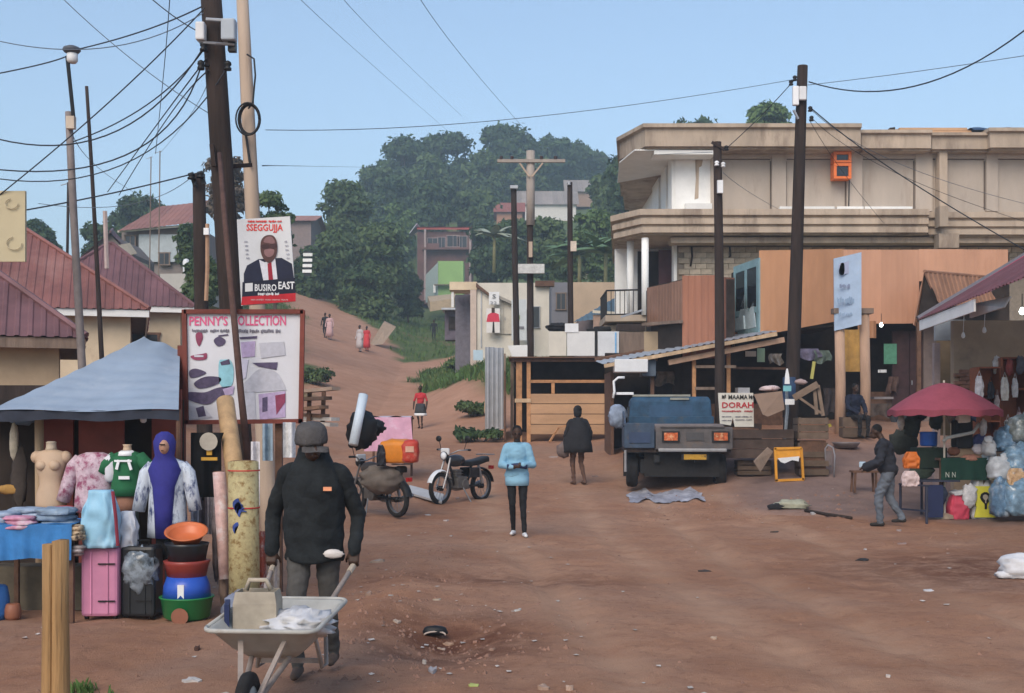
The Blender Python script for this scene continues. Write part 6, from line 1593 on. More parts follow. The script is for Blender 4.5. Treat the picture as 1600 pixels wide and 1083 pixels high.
# cupboards with bags hanging on them
cup = T('cupboard', 'red brown open cupboard hung with bags at the right edge', 'cupboard', (9.2, 22.7, 0))
cm = mat('red brown cupboard timber', (.24, .075, .035), .6, .2, 5)
for i, (px, wd, py0, py1) in enumerate(((1540, 34, 575, 700), (1578, 38, 560, 705))):
    a, b_ = W(px, py0, 22.6), W(px, py1, 22.6); ww_ = wd * 22.6 / F
    for x in (-ww_ / 2, ww_ / 2): P(MB().box((a.x + x, 22.6, (a.z + b_.z) / 2), (.035, .4, a.z - b_.z)), 'side', cm, cup)
    for k in range(4): P(MB().box((a.x, 22.6, a.z + (b_.z - a.z) * k / 3), (ww_ - .04, .4, .03)), 'shelf', cm, cup)
    P(MB().box((a.x, 22.82, (a.z + b_.z) / 2), (ww_, .02, a.z - b_.z)), 'back_panel', cm, cup)
for i, (px, py, w1, h1_, c_, lab) in enumerate(((1530, 605, 12, 34, (.55, .53, .55), 'white bag hanging at the left end of the cupboard'), (1548, 610, 9, 26, (.02, .02, .025), 'black bag hanging in the middle of the cupboard'), (1570, 608, 11, 36, (.58, .55, .5), 'cream bag hanging on the right cupboard'), (1586, 606, 8, 30, (.62, .6, .6), 'narrow white bag hanging at the right edge'), (1558, 628, 6, 22, (.35, .3, .3), 'small grey purse on the cupboard shelf'), (1575, 660, 10, 8, (.6, .58, .56), 'white packet on the lower cupboard shelf'), (1592, 650, 7, 12, (.5, .4, .42), 'pinkish packet on the cupboard at right edge'))):
    q = W(px, py + h1_ * .5, 22.3); S(bagf(q, w1 * .0125, h1_ * .0118, .07, i + 2).tube([q + Vector((-w1 * .003, 0, h1_ * .0115)), q + Vector((0, 0, h1_ * .0115 + .1)), q + Vector((w1 * .003, 0, h1_ * .0115))], .006, 5), 'hanging_bag', mat(lab, c_, .8, .2, 12), lab, 'bag', smooth=True)

# ------------------------------------------------------------------ umbrella stall
ub = G(1480, 800); ub = Vector((W(1476, 700, 21).x, 21.0, gz(7.4, 21)))
um = T('market_umbrella', 'faded crimson market umbrella over the right hand stall', 'umbrella', ub)
um_m = mat('faded crimson cloth', (.26, .055, .08), .8, .12, 4)
top = W(1475, 598, 21.0); NR = 8; Rr = .95
mb = MB()
def umf(a, t):
    k = (a / (2 * math.pi) * NR) % 1; sag = -.02 * math.sin(math.pi * k) * t
    r = Rr * t * (1 - .06 * math.sin(math.pi * k))
    return Vector((top.x + r * math.cos(a + .3), 21.0 + r * math.sin(a + .3), top.z - .48 * t ** 1.5 - sag))
can = MB().sheet(lambda u, v: umf(u * 2 * math.pi, max(v, .001)), 64, 10)
cn = P(can, 'canopy', um_m, um, True)
P(MB().sheet(lambda u, v: umf(u * 2 * math.pi, 1) + Vector((0, 0, -.10 * v)) + Vector((.0, 0, .012 * math.sin(u * 100) * v)), 96, 2), 'valance', um_m, cn, True)
for k in range(NR):
    a = 2 * math.pi * k / NR
    P(MB().tube([umf(a, .03) - Vector((0, 0, .02)), umf(a, .5) - Vector((0, 0, .02)), umf(a, .99) - Vector((0, 0, .02))], .008, 5), 'rib', steel, um)
P(MB().tube([ub, Vector((top.x, 21, top.z + .04))], .018, 8), 'pole', mat('cream metal tube', (.55, .5, .42), .5), um)
P(MB().lathe([(.16, 0), (.15, .06), (.03, .09)], ub, 14, cap=True), 'base', concrete, um)
def sack(label, px, py, wd, ht, m, seed, dp=.3, name='sack', extra=None, Y=None):
    g = G(px, py) if Y is None else Vector((W(px, py, Y).x, Y, W(px, py, Y).z))
    r = T(name, label, 'sack', g)
    P(bagf(g, wd, ht, dp, seed), 'body', m, r, True)
    P(MB().blob(g + Vector((0, 0, ht)), (wd * .28, dp * .3, ht * .09), seed, .3, 3, 14, 8), 'gathered_top', m, r, True)
    return r, g
sr, g = sack('crimson red sack on the ground under the umbrella stall', 1497, 811, .36, .42, mat('crimson woven sack', (.46, .05, .09), .7, .12, 6), 2)
P(MB().blob(g + Vector((0, -.03, .45)), (.15, .12, .05), 4, .3, 3, 16, 8), 'white_liner', mat('white film', (.6, .62, .66)), sr, True)
yr, g = sack('yellow and white flour sack with a black emblem', 1533, 810, .42, .72, mat('white woven sack', (.58, .58, .6), .7, .1, 5), 5)
P(MB().prism([g + Vector((-.18, -.175, .03)), g + Vector((.19, -.175, .03)), g + Vector((.16, -.175, .2)), g + Vector((.19, -.175, .34)), g + Vector((.19, -.175, .56)), g + Vector((-.18, -.175, .56)), g + Vector((-.18, -.175, .34)), g + Vector((-.14, -.175, .2))], (0, .03, 0)), 'yellow_print', mat('acid yellow print', (.55, .52, .05), .7, .1, 5), yr)
ek = [(-.02, .46), (.03, .46), (.08, .42), (.09, .36), (.06, .3), (.03, .26), (.03, .17), (-.01, .17), (-.01, .26), (-.06, .31), (-.09, .37), (-.07, .43)]
P(MB().prism([g + Vector((a, -.18, b_)) for a, b_ in ek], (0, -.006, 0)), 'black_emblem', black, yr)
P(MB().prism([g + Vector((a * .5, -.188, b_ * .5 + .19)) for a, b_ in ek], (0, -.006, 0)), 'grey_emblem_centre', mat('grey print', (.4, .36, .3)), yr)
pwm = mat('clear plastic with blue goods', (.20, .33, .45), .16, .45, 9, .5, 14, spec=.7, c2=(.5, .58, .62), spot=.54)
pwm2 = mat('blue white wrapped clothes', (.13, .24, .37), .3, .5, 8, .5, 12, spec=.5, c2=(.45, .52, .58), spot=.5)
gpw = mat('grey plastic wrapped bale', (.24, .28, .27), .2, .45, 9, .5, 14, spec=.7, c2=(.45, .5, .52), spot=.54)
wht = mat('white film heap', (.5, .53, .56), .3, .2, 9, .4, 14)
for i, (px, py, rx, ry, rz_, m, lab, Y) in enumerate(((1564, 808, .17, .2, .3, pwm2, 'narrow blue sack standing left in the bale pile', 20.5), (1588, 806, .24, .26, .3, pwm, 'bulging plastic sack low in the bale pile', 20.4), (1612, 800, .26, .26, .36, pwm2, 'dark blue bale cut by the right edge', 20.5),
    (1562, 752, .19, .22, .2, wht, 'white film bundle on the narrow blue sack', 20.7), (1594, 742, .30, .28, .24, pwm, 'wide plastic wrapped bale in the middle of the pile', 20.7), (1572, 706, .2, .22, .2, pwm2, 'blue garment bundle above the white film bundle', 20.9), (1598, 694, .27, .26, .24, gpw, 'grey plastic wrapped bale on top of pile', 20.8), (1545, 712, .11, .14, .13, wht, 'small white bundle left of the bale pile', 20.8))):
    q = W(px, py, Y); q = Vector((q.x, Y, max(gz(q.x, Y) + rz_ * .85, q.z + rz_)))
    b1 = T('wrapped_bale', lab, 'bale', q - Vector((0, 0, rz_)), group='plastic wrapped bales')
    P(MB().blob(q, (rx, ry, rz_ * 1.1), 40 + i * 2, .11, 1.7, 36, 24, .9, .72), 'bundle', m, b1, True)
    P(MB().blob(q + Vector((-.05 + .03 * i % .1, -.1, rz_ * .98)), (.07, .06, .08), 30 + i, .3, 3, 16, 10), 'knot', m, b1, True)
ow_ = T('orange_grid_bag', 'orange and white checked bag on the bales at right edge', 'bag', W(1588, 755, 20.3)); P(bagf(W(1588, 758, 20.3), .3, .28, .12, 4), 'sack', mat('orange checked weave', (.55, .36, .2), .8, .2, 25, c2=(.6, .55, .5), spot=.5), ow_, True)
# table of goods under the umbrella
ut = T('market_table', 'dark cloth covered market table under the umbrella', 'table', (W(1505, 720, 20.9).x, 21.2, 0))
for a, b_, z in ((1470, 1545, 718),):
    q0, q1 = W(a, z, 20.9), W(b_, z, 20.9)
    P(MB().box(((q0.x + q1.x) / 2, 21.25, q0.z), (q1.x - q0.x, .7, .04)), 'top', wood_brown, ut)
    P(MB().sheet(lambda u, v: (q0.x + (q1.x - q0.x) * u, 20.89 - .02 * math.sin(u * 22) * v, q0.z + .03 - .38 * v), 30, 6), 'cloth', mat('dark green cloth', (.012, .05, .035), .9, .15), ut, True)
    for x in (q0.x + .04, q1.x - .04): P(MB().box((x, 21.0, q0.z / 2), (.05, .05, q0.z)), 'leg', wood_brown, ut)
for px in (1482, 1492): lettering('N', W(px, 742, 20.8).x, 20.85, W(px, 742, 20.8).z, .06, .09, mat('pale print', (.45, .5, .45), .8), ut)
S(MB().lathe([(.13, 0), (.145, .03), (.145, .2), (.15, .21), (.15, .24), (.13, .25)], W(1451, 697, 21.4), 18, cap=True), 'blue_bucket', mat('bright blue plastic', (.02, .12, .5), .4, .08, spec=.5), 'bright blue lidded bucket left under the umbrella', 'bucket', smooth=True)
S(MB().box(W(1451, 715, 21.4), (.5, .4, .35)), 'stool_box', mat('dark green box', (.02, .035, .025), .9), 'dark box carrying the bright blue bucket', 'box')
S(MB().box(W(1503, 678, 21.2), (.3, .3, .5)), 'dark_bag', dark_cloth, 'black bag stacked on the table under the umbrella', 'bag', bev=.05)
S(MB().box(W(1505, 652, 21.1), (.22, .12, .2), rz=.1), 'white_sheet', white_pl, 'white folded sheet on the black bag under umbrella', 'cloth', bev=.02)
S(MB().tube([W(1474, 690, 20.9), W(1480, 684, 20.9), W(1500, 680, 20.9), W(1520, 676, 20.9), W(1530, 662, 20.95)], .03, 8), 'cloth_roll', mat('grey white cotton', (.5, .52, .5), .9, .1), 'grey white rolled cloth along the table edge', 'cloth', smooth=True)
for i, (px, py, a, b_, c_, lab) in enumerate(((1516, 716, .16, .06, (.42, .2, .14), 'salmon pink cloth heap on the market table'), (1528, 702, .1, .08, (.5, .48, .52), 'white and grey cloth heap on the market table'), (1545, 712, .12, .1, (.45, .55, .62), 'pale blue plastic heap beside the bales'), (1460, 699, .04, .04, (.6, .62, .62), 'small white cup beside the blue bucket'), (1536, 668, .06, .14, (.5, .5, .52), 'pale garment hanging at the right of umbrella pole'), (1408, 660, .06, .14, (.5, .48, .45), 'pale sleeve of cloth hanging at the left of umbrella'), (1425, 665, .14, .2, (.025, .035, .03), 'dark green coat hanging at the left under umbrella'))):
    q = W(px, py, 20.95 if px > 1470 else 21.5); S(MB().blob(q, (a, .08, b_), i + 3, .22, 3, 18, 10), 'goods_heap', mat(lab, c_, .85, .25, 12), lab, 'goods', smooth=True)
hb_ = T('carrier_bag', 'orange and white carrier bag hanging at the end of market bench', 'bag', W(1422, 762, 20.6)); P(bagf(W(1422, 760, 20.6), .3, .26, .1, 3), 'lower', mat('white pink print', (.6, .48, .48), .6, .15, 12, c2=(.16, .03, .03), spot=.54), hb_, True); P(bagf(W(1424, 732, 20.62), .28, .28, .1, 6), 'upper', mat('orange print', (.5, .13, .02), .6, .12), hb_, True)
bn = T('market_bench', 'dark metal bench frame between walking man and red sack', 'bench', G(1450, 800))
bl = bn.location
for px, Y in ((1407, 20.9), (1448, 20.4), (1440, 21.6), (1475, 21.3)):
    g = Vector((W(px, 700, Y).x, Y, gz(W(px, 700, Y).x, Y))); P(MB().tube([g, g + Vector((0, 0, .62))], .022, 6), 'leg', mat('dark blue steel', (.03, .035, .06), .5), bn)
for z in (.62, .2): P(MB().bar(Vector((W(1405, 700, 20.9).x, 20.9, gz(6.6, 20.9) + z)), Vector((W(1452, 700, 20.4).x, 20.4, gz(7, 20.4) + z)), .03, .03), 'rail', mat('dark blue steel', (.03, .035, .06)), bn)
P(MB().box((W(1460, 700, 21).x, 21.0, gz(7, 21) + .64), (.7, .5, .03)), 'seat', mat('dark blue steel', (.03, .035, .06)), bn)
P(MB().box((W(1462, 700, 20.7).x, 20.78, gz(7, 21) + .3), (.3, .03, .55)), 'blue_panel', mat('navy panel', (.02, .03, .09), .6), bn)
# white sack lying at the right edge
ws = T('lying_sack', 'white woven sack lying at the right edge of the road', 'sack', G(1590, 902)); g = ws.location
P(MB().blob(g + Vector((.12, 0, .11)), (.3, .2, .15), 8, .14, 1.9, 26, 16, .75, .8), 'body', mat('white woven sack', (.58, .58, .6)), ws, True)
P(MB().blob(g + Vector((-.14, -.05, .03)), (.12, .08, .05), 9, .25, 3, 14, 8, .7), 'mouth', mat('white woven sack', (.58, .58, .6)), ws, True)

# ------------------------------------------------------------------ goods along the raised edge in the middle
ds = T('painted_sign', 'white hand painted sign with red lettering beside the truck', 'sign', W(1150, 672, 26.0)); dq = lambda px, py, d=0: W(px, py, 26.0 - d)
P(MB().prism([dq(1122, 614), dq(1177, 614), dq(1178, 667), dq(1148, 667), dq(1145, 652), dq(1142, 665), dq(1125, 662)], (0, .025, 0)), 'board', mat('off white painted board', (.58, .56, .5), .8, .08, 5), ds)
bkI = mat('black sign paint', (.02, .02, .02), .8, 0); rdI = mat('red sign paint', (.42, .03, .04), .8, 0)
for txt, px0, px1, py0, py1, m in (('MAAMA', 1138, 1168, 617, 624, bkI), ('DORAH', 1128, 1177, 628.5, 637.5, rdI)):
    a, b_ = dq(px0, py0), dq(px1, py1); lettering(txt, (a.x + b_.x) / 2, 25.985, (a.z + b_.z) / 2, b_.x - a.x, a.z - b_.z, m, ds, bold=.02)
for i, (a, b_, c_, d) in enumerate(((1128, 1176, 641, 644), (1128, 1143, 650, 652), (1149, 1175, 650, 652.5), (1128, 1143, 656, 658), (1149, 1175, 655, 657))): scribble(a, b_, c_, d, 25.985, rdI if i == 0 else mat('grey caption ink', (.16, .15, .18)), ds, 2, i + 2)
scribble(1128, 1134, 616, 624, 25.985, bkI, ds, 1, 21); scribble(1170, 1177, 616, 624, 25.985, bkI, ds, 1, 22)
P(MB().bar(W(1126, 668, 26.02), W(1178, 670, 26.02), .05, .04), 'foot_rail', wood_brown, ds)
S(MB().prism([W(1178, 616, 25.5), W(1222, 611, 25.5), W(1226, 640, 25.4), W(1200, 651, 25.3), W(1192, 648, 25.3)], (0, .05, 0)), 'cardboard', mat('brown cardboard', (.22, .15, .11), .9, .12, 4), 'flap of brown cardboard hanging right of painted sign', 'cardboard')
S(MB().blob(W(1203, 607, 25.6), (.2, .12, .06), 3, .25, 3, 16, 8), 'white_bundle', mat('white pink print', (.6, .48, .48)), 'white and pink bundle on top of the cardboard', 'bundle', smooth=True)
wr = T('wrapped_bottle_ad', 'blue and white printed wrapper fixed round the tall pole', 'advert', W(1230, 640, 26.4))
P(MB().lathe([(.165, 0), (.17, .1), (.17, .5), (.165, .55)], W(1235, 650, 27.0) + Vector((0, 0, .3)), 16), 'wrapper', mat('dark blue wrapper', (.03, .06, .13), .5, .3, 6), wr, True)
P(MB().prism([W(1226, 600, 26.4), W(1234, 600, 26.4), W(1233, 586, 26.4), W(1231, 576, 26.4), W(1229, 576, 26.4), W(1227, 586, 26.4)], (0, .02, 0)), 'printed_bottle', white_pl, wr)
P(MB().box(W(1230, 607, 26.45), (.17, .02, .12)), 'teal_band', mat('teal print', (.2, .5, .55), .6), wr); P(MB().box(W(1234, 628, 26.45), (.2, .02, .12)), 'white_band', white_pl, wr)
trs = T('trestle', 'brown timber trestle leaning right of the tall pole', 'trestle', W(1262, 655, 26))
for a, b_ in (((1240, 622), (1278, 600)), ((1244, 618), (1284, 646)), ((1272, 602), (1276, 648)), ((1278, 602), (1286, 650))):
    P(MB().bar(W(*a, 26.0), W(*b_, 25.9), .07, .14 if a[0] == 1240 else .05), 'plank', mat('dusty brown plank', (.21, .15, .11), .9, .2, 5), trs)
S(MB().bar(W(1268, 592, 26.1), W(1272, 565, 26.1), .06, .05), 'yellow_strap', mat('yellow nylon strap', (.45, .42, .12), .7), 'yellow strap tied above the brown trestle', 'strap')
S(MB().blob(W(1251, 597, 26.0), (.13, .1, .06), 2, .2, 3, 14, 8), 'cloth_bundle', mat('dusty pink cloth', (.34, .25, .24), .9, .15), 'dusty pink bundle on top of the brown trestle', 'bundle', smooth=True)
def crate(label, px, py, wd, ht, dp, Y, m, name='wooden_crate', slats=3):
    q = W(px, py, Y) if Y > 0 else G(px, py); r = T(name, label, 'crate', q)
    for k in range(slats):
        z = ht * (k + .5) / slats
        P(MB().box((0, -dp / 2, z), (wd, .02, ht / slats - .02)), 'slat', m, r, local=True); P(MB().box((0, dp / 2, z), (wd, .02, ht / slats - .02)), 'slat', m, r, local=True)
        for x in (-wd / 2, wd / 2): P(MB().box((x, 0, z), (.02, dp - .03, ht / slats - .02)), 'slat', m, r, local=True)
    for x in (-wd / 2 + .03, wd / 2 - .03): P(MB().box((x, -dp / 2 + .03, ht / 2), (.04, .03, ht)), 'corner_batten', m, r, local=True)
    P(MB().box((0, 0, ht - .05), (wd - .04, dp - .04, .02)), 'lid', m, r, local=True)
    return r
oldw = mat('old grey brown plank', (.12, .085, .062), .9, .22, 6, rand=.2)
stp = G(1273, 747) + Vector((0, .25, 0)); stp.z = gz(stp.x, stp.y)
cw_ = crate('weathered wooden crate behind the yellow easel', 1271, 690, .62, .46, .5, 25.4, oldw); cw_.location = stp + Vector((0, .1, .76))
st_ = T('plank_steps', 'low plank steps below the weathered crate', 'steps', stp)
for k in range(4): P(MB().box(stp + Vector((.01 * (k % 2), .04 * k, .07 + .185 * k)), (.62, .4, .12)), 'plank', oldw, st_)
P(MB().box(stp + Vector((0, .15, .36)), (.54, .5, .74)), 'support', wood_brown, st_)
yf = T('sign_easel', 'yellow painted wooden sign easel with a torn notice', 'sign', G(1233, 753)); g = yf.location; Yf = g.y
ym = mat('bright yellow paint', (.60, .27, .03), .6, .12, 6)
yq = lambda px, py, d=0: W(px, py, Yf - d)
for a, b_ in (((1211, 700), (1213, 752)), ((1252, 700), (1255, 750)), ((1211, 751), (1256, 749)), ((1210, 701), (1252, 700))):
    P(MB().bar(yq(*a), yq(*b_), .05, .05, (0, 1, 0)), 'rail', ym, yf)
P(MB().prism([yq(1213, 702), yq(1251, 702), yq(1251, 714), yq(1247, 718), yq(1242, 714), yq(1236, 720), yq(1214, 718)], (0, .02, 0)), 'board', ym, yf)
P(MB().prism([yq(1215, 716, .03), yq(1249, 713, .03), yq(1248, 721, .03), yq(1238, 719, .03), yq(1226, 724, .03), yq(1220, 722, .03)], (0, .01, 0)), 'torn_notice', white_pl, yf)
P(MB().bar(yq(1211, 701), yq(1220, 752) + Vector((0, .4, 0)), .04, .04, (0, 1, 0)), 'back_leg', ym, yf)
chf = T('metal_chair_frame', 'bent grey metal chair frame right of the plank steps', 'chair', G(1303, 746)); g = chf.location
P(MB().tube([g, g + Vector((.02, 0, .45)), g + Vector((-.02, 0, .62)), g + Vector((-.12, .02, .68)), g + Vector((-.17, .05, .6)), g + Vector((-.15, .1, .3)), g + Vector((-.02, .1, .22))], .018, 6), 'frame', mat('grey bent tube', (.25, .24, .26), .5, .1), chf, True)
P(MB().box(g + Vector((-.09, .08, .4)), (.13, .02, .3)), 'back_panel', mat('dusty grey board', (.16, .13, .13), .8), chf)
S(MB().lathe([(.22, 0), (.3, .1), (.31, .13), (.28, .13), (.2, .03)], G(1322, 700), 22, cap=True), 'metal_basin', mat('dull aluminium', (.2, .17, .17), .5, .2, metal=.3), 'dull metal basin at the foot of the veranda posts', 'basin', smooth=True)
S(MB().bar(W(1288, 668, 26.3), W(1298, 664, 26.3), .1, .06), 'jerrycan_cap', mat('yellow jerrycan', (.4, .32, .04), .6), 'yellow jerrycan top beside the weathered crate', 'jerrycan')
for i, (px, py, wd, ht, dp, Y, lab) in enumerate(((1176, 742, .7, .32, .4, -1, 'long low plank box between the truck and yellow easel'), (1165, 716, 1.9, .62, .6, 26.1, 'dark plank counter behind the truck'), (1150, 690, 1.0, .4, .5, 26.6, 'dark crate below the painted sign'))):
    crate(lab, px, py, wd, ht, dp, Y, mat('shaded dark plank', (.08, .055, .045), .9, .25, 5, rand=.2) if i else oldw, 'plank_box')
S(MB().prism([W(1178, 722, 25.0), W(1200, 700, 25.5), W(1208, 706, 25.5), W(1188, 738, 25.0)], (0, .05, .02)), 'loose_board', mat('dusty brown plank', (.21, .15, .11)), 'loose dusty board resting on the long plank box', 'board')
crate('low bench the seated person uses on the veranda', 1334, 684, .6, .5, .35, -1, oldw, 'veranda_bench', 2)
S(MB().box(W(1378, 622, 31.5), (.5, .3, .06)), 'tray', mat('grey tray', (.2, .18, .18), .6), 'grey tray of small goods on the dark shop counter', 'tray')
tt = T('wooden_stool', 'low brown wooden stool left of the walking man', 'stool', G(1350, 770)); g = tt.location
P(MB().box(g + Vector((0, 0, .42)), (.5, .3, .04)), 'seat', wood_brown, tt)
for x, y in ((-.2, -.11), (.2, -.11), (-.2, .11), (.2, .11)): P(MB().bar(g + Vector((x * 1.1, y, 0)), g + Vector((x, y, .4)), .04, .04), 'leg', wood_brown, tt)
# black rags and stove by the kiosk
S(MB().blob(W(965, 650, 29.5), (.22, .12, .28), 5, .25, 3, 18, 12), 'blue_bag', mat('grey blue bag', (.22, .27, .36), .7, .3, 8), 'grey blue bag hanging left of the truck', 'bag', smooth=True)
wf = T('white_chair', 'white plastic chair frame under the shed left of truck', 'chair', W(966, 625, 29.8))
P(MB().tube([W(958, 622, 29.8), W(960, 612, 29.8), W(959, 596, 29.8), W(966, 590, 29.8), W(976, 590, 29.8)], .03, 8), 'frame', white_pl, wf, True); P(MB().box(W(976, 615, 29.8), (.4, .35, .06)), 'seat', white_pl, wf)
# timber stack on the left edge of the road behind the billboard
ts = T('timber_stack', 'rough stack of planks right of the billboard', 'timber', G(500, 690)); 
for i, (a, b_, c_) in enumerate((((470, 612), (525, 607), (.35, .26, .2)), ((470, 624), (512, 622), (.12, .08, .06)), ((472, 640), (506, 636), (.2, .12, .08)), ((478, 660), (522, 664), (.45, .4, .36)), ((480, 654), (524, 655), (.5, .46, .42)), ((472, 648), (508, 650), (.24, .14, .09)))):
    P(MB().bar(W(*a, 22.0 + .1 * i), W(*b_, 21.5 + .1 * i), .2, .06), 'plank', mat('stack plank %d' % i, c_, .9, .2, 5), ts)
for px in (484, 506): P(MB().bar(W(px, 612, 22.1), W(px - 3, 690, 22.1), .07, .07, (0, 1, 0)), 'post', wood_brown, ts)
# grey board lying near the motorcycle, pink draped table
S(MB().prism([G(634, 775) + Vector((0, 0, .05)), G(690, 790) + Vector((0, 0, .03)), G(694, 780) + Vector((0, 0, .06)), G(640, 768) + Vector((0, 0, .1))], (0, 0, .04)), 'grey_board', mat('pale grey board', (.42, .42, .42), .7, .08), 'pale grey board lying on the dirt behind the motorcycle', 'board')
pt_ = T('draped_table', 'pink cloth draped table by the road behind the motorcycles', 'table', W(610, 705, 28))
q0, q1 = W(574, 652, 27.4), W(642, 652, 27.4)
P(MB().box(((q0.x + q1.x) / 2, 27.9, q0.z - .03), (q1.x - q0.x, .9, .04)), 'top', wood_brown, pt_)
pkc = mat('faded pink cloth', (.52, .28, .36), .85, .1, 5, c2=(.58, .44, .52), spot=.55)
P(MB().sheet(lambda u, v: (q0.x + (q1.x - q0.x) * u + .12 * v * (u - .3), 27.42 - .35 * v - .03 * math.sin(u * 19) * v, q0.z - .75 * v), 34, 8), 'cloth', pkc, pt_, True)
P(MB().sheet(lambda u, v: (q0.x + (q1.x - q0.x) * u, 27.42 + .95 * v, q0.z + .012 + .02 * math.sin(u * 12 + v * 5)), 20, 6), 'cloth_top', mat('pale pink white cloth', (.55, .48, .54), .85, .1), pt_, True)
for x in (q0.x + .05, q1.x - .05): P(MB().box((x, 28.2, q0.z / 2), (.05, .05, q0.z)), 'leg', wood_brown, pt_)
# far board leaning on the bank, little stand at the crest
S(MB().prism([W(577, 540, 84), W(600, 503, 86), W(618, 512, 86), W(598, 538, 84)], (0, .3, .1)), 'leaning_board', mat('tan sheet', (.34, .25, .18), .9, .1), 'large tan sheet lying on the bank at the road crest', 'sheet')
kk = T('crest_kiosk', 'dim purple grey kiosk beside the white house porch', 'kiosk', W(715, 540, 66))
P(MB().box(W(714, 508, 67), (1.25, 1.5, 1.7)), 'body', mat('dim purple grey sheet', (.13, .11, .14), .8, .3, 3), kk); P(MB().box(W(713, 485, 66.5), (1.5, 2.0, .1)), 'roof', zinc, kk)
P(MB().box(W(714, 505, 66.2), (.9, .06, .7)), 'counter_opening', dark_in, kk)

# more goods crowding the right hand stalls
for i, (px, py, Y, a, h_, c_, lab) in enumerate((
    (1440, 640, 21.9, .09, .2, (.03, .03, .04), 'black jacket hanging behind the left of umbrella'), (1462, 655, 22.0, .12, .18, (.05, .07, .06), 'dark green bundle hanging behind the umbrella pole'), (1486, 640, 22.2, .1, .22, (.09, .06, .05), 'brown coat hanging behind the umbrella'),
    (1520, 640, 22.2, .09, .2, (.04, .05, .11), 'navy shirt hanging behind the right of umbrella'), (1530, 690, 21.2, .13, .12, (.07, .08, .2), 'navy bundle on the market table by the bales'), (1490, 705, 20.95, .1, .07, (.12, .05, .03), 'dark red pile on the market table'),
    (1412, 690, 22.3, .25, .22, (.03, .035, .03), 'dark sack heap behind the stooping man'), (1440, 735, 21.3, .2, .14, (.05, .07, .05), 'dark green sack under the bright blue bucket'), (1465, 775, 20.9, .16, .16, (.03, .04, .07), 'dark blue sack beside the crimson sack'), (1515, 775, 20.9, .12, .2, (.5, .5, .52), 'white sack between the crimson and yellow sacks'),
    (1557, 570, 22.6, .06, .16, (.5, .47, .45), 'cream blouse hanging above the cupboard'), (1577, 574, 22.4, .06, .15, (.28, .06, .05), 'dark red blouse hanging above the cupboard'), (1594, 570, 22.3, .06, .17, (.1, .1, .12), 'charcoal blouse hanging above the cupboard'))):
    q = W(px, py, Y); S(MB().blob(q, (a, .07, h_), 60 + i, .2, 2.2, 22, 14, sq=.85), 'stall_goods', mat(lab, c_, .85, .35, 10), lab, 'goods', smooth=True)
for i, (px, py, Y, a, h_, c_, lab) in enumerate((
    (1040, 590, 32.5, .25, .16, (.2, .18, .16), 'pale cloth hanging deep in the shed'), (1062, 600, 32.5, .14, .2, (.14, .07, .05), 'brown cloth hanging deep in the shed behind truck'), (1105, 590, 33.0, .18, .14, (.1, .12, .16), 'blue grey cloth hanging between the shed posts'), (1212, 560, 31.8, .16, .12, (.22, .2, .18), 'grey cloth hanging left of the tall pole'), (1262, 552, 31.8, .3, .12, (.14, .13, .2), 'violet cloth hung under the orange kiosk'), (1285, 556, 31.8, .2, .14, (.13, .17, .14), 'grey green cloth hung under the orange kiosk'), (1296, 625, 31.5, .16, .3, (.05, .04, .04), 'dark coat hanging left of the veranda posts'), (1395, 600, 33.4, .14, .2, (.1, .06, .05), 'brown garment hanging beside the green poster'), (1375, 640, 33.0, .3, .16, (.08, .06, .05), 'dark cloth draped below the shop counter'), (1405, 650, 33.0, .2, .2, (.04, .045, .05), 'black cloth draped below the green poster'))):
    q = W(px, py, Y); S(MB().sheet(lambda u, v: (q.x + (u - .5) * 2 * a * (1 + .15 * v) + .03 * math.sin(v * 5 + i), q.y + .05 * math.sin(u * 13 + i) * (.3 + v), q.z + h_ - 2.2 * h_ * v - .05 * math.sin(u * 7 + i) * v), 22, 8), 'shop_cloth', mat(lab, c_, .85, .35, 8), lab, 'goods', smooth=True)
# ------------------------------------------------------------------ old blue and grey truck seen from behind
tk0 = G(1052, 753); tk = T('truck', 'old blue flatbed truck with a grey tail panel, parked facing away', 'truck', Vector((3.42, 25.4, gz(3.4, 26.2))), R(-4))
blue_p = mat('worn blue truck paint', (.024, .072, .135), .65, .3, 5, c2=(.07, .085, .10), spot=.55, spec=.3)
blue_d = mat('dusty dull blue paint', (.045, .07, .11), .75, .25, 5, c2=(.11, .095, .085), spot=.52)
grey_p = mat('grey primer paint', (.11, .10, .10), .75, .25, 6, c2=(.15, .115, .095), spot=.53)
def tp(mb, n_, m, par=tk, **k): return P(mb, n_, m, par, local=True, **k)
Wd = 2.2
tp(MB().box((-.42, 2.2, .62), (.12, 4.2, .16)).box((.42, 2.2, .62), (.12, 4.2, .16)).box((0, .3, .62), (.8, .1, .12)).box((0, 2.4, .62), (.8, .1, .12)), 'chassis', black)
tp(MB().box((0, 1.2, .80), (Wd, 2.3, .10)), 'bed_floor', wood_dark)
tp(MB().box((-Wd / 2 + .03, 1.15, 1.05), (.06, 2.2, .44)), 'bed_side', blue_d, bev=.01); tp(MB().box((Wd / 2 - .03, 1.15, 1.05), (.06, 2.2, .44)), 'bed_side', blue_d, bev=.01)
tg = tp(MB().box((-.78, .02, 1.10), (.62, .06, .52)), 'corner_panel', blue_d, bev=.012)
tp(MB().box((-.78, -.02, 1.06), (.44, .03, .22)), 'recess', mat('deep blue recess', (.03, .05, .10), .6), tg)
tl_ = tp(MB().box((.34, 0, 1.04), (1.58, .07, .46)), 'tail_panel', grey_p, bev=.02)
for x in (-.14, .88):
    f = tp(MB().box((x, -.05, 1.08), (.36, .05, .22)), 'lamp_housing', black, tl_)
    tp(MB().box((x, -.085, 1.08), (.28, .03, .16)), 'tail_lamp', mat('orange red lamp lens', (.45, .10, .03), .3, .5, 24, c2=(.6, .36, .2), spot=.5), f)
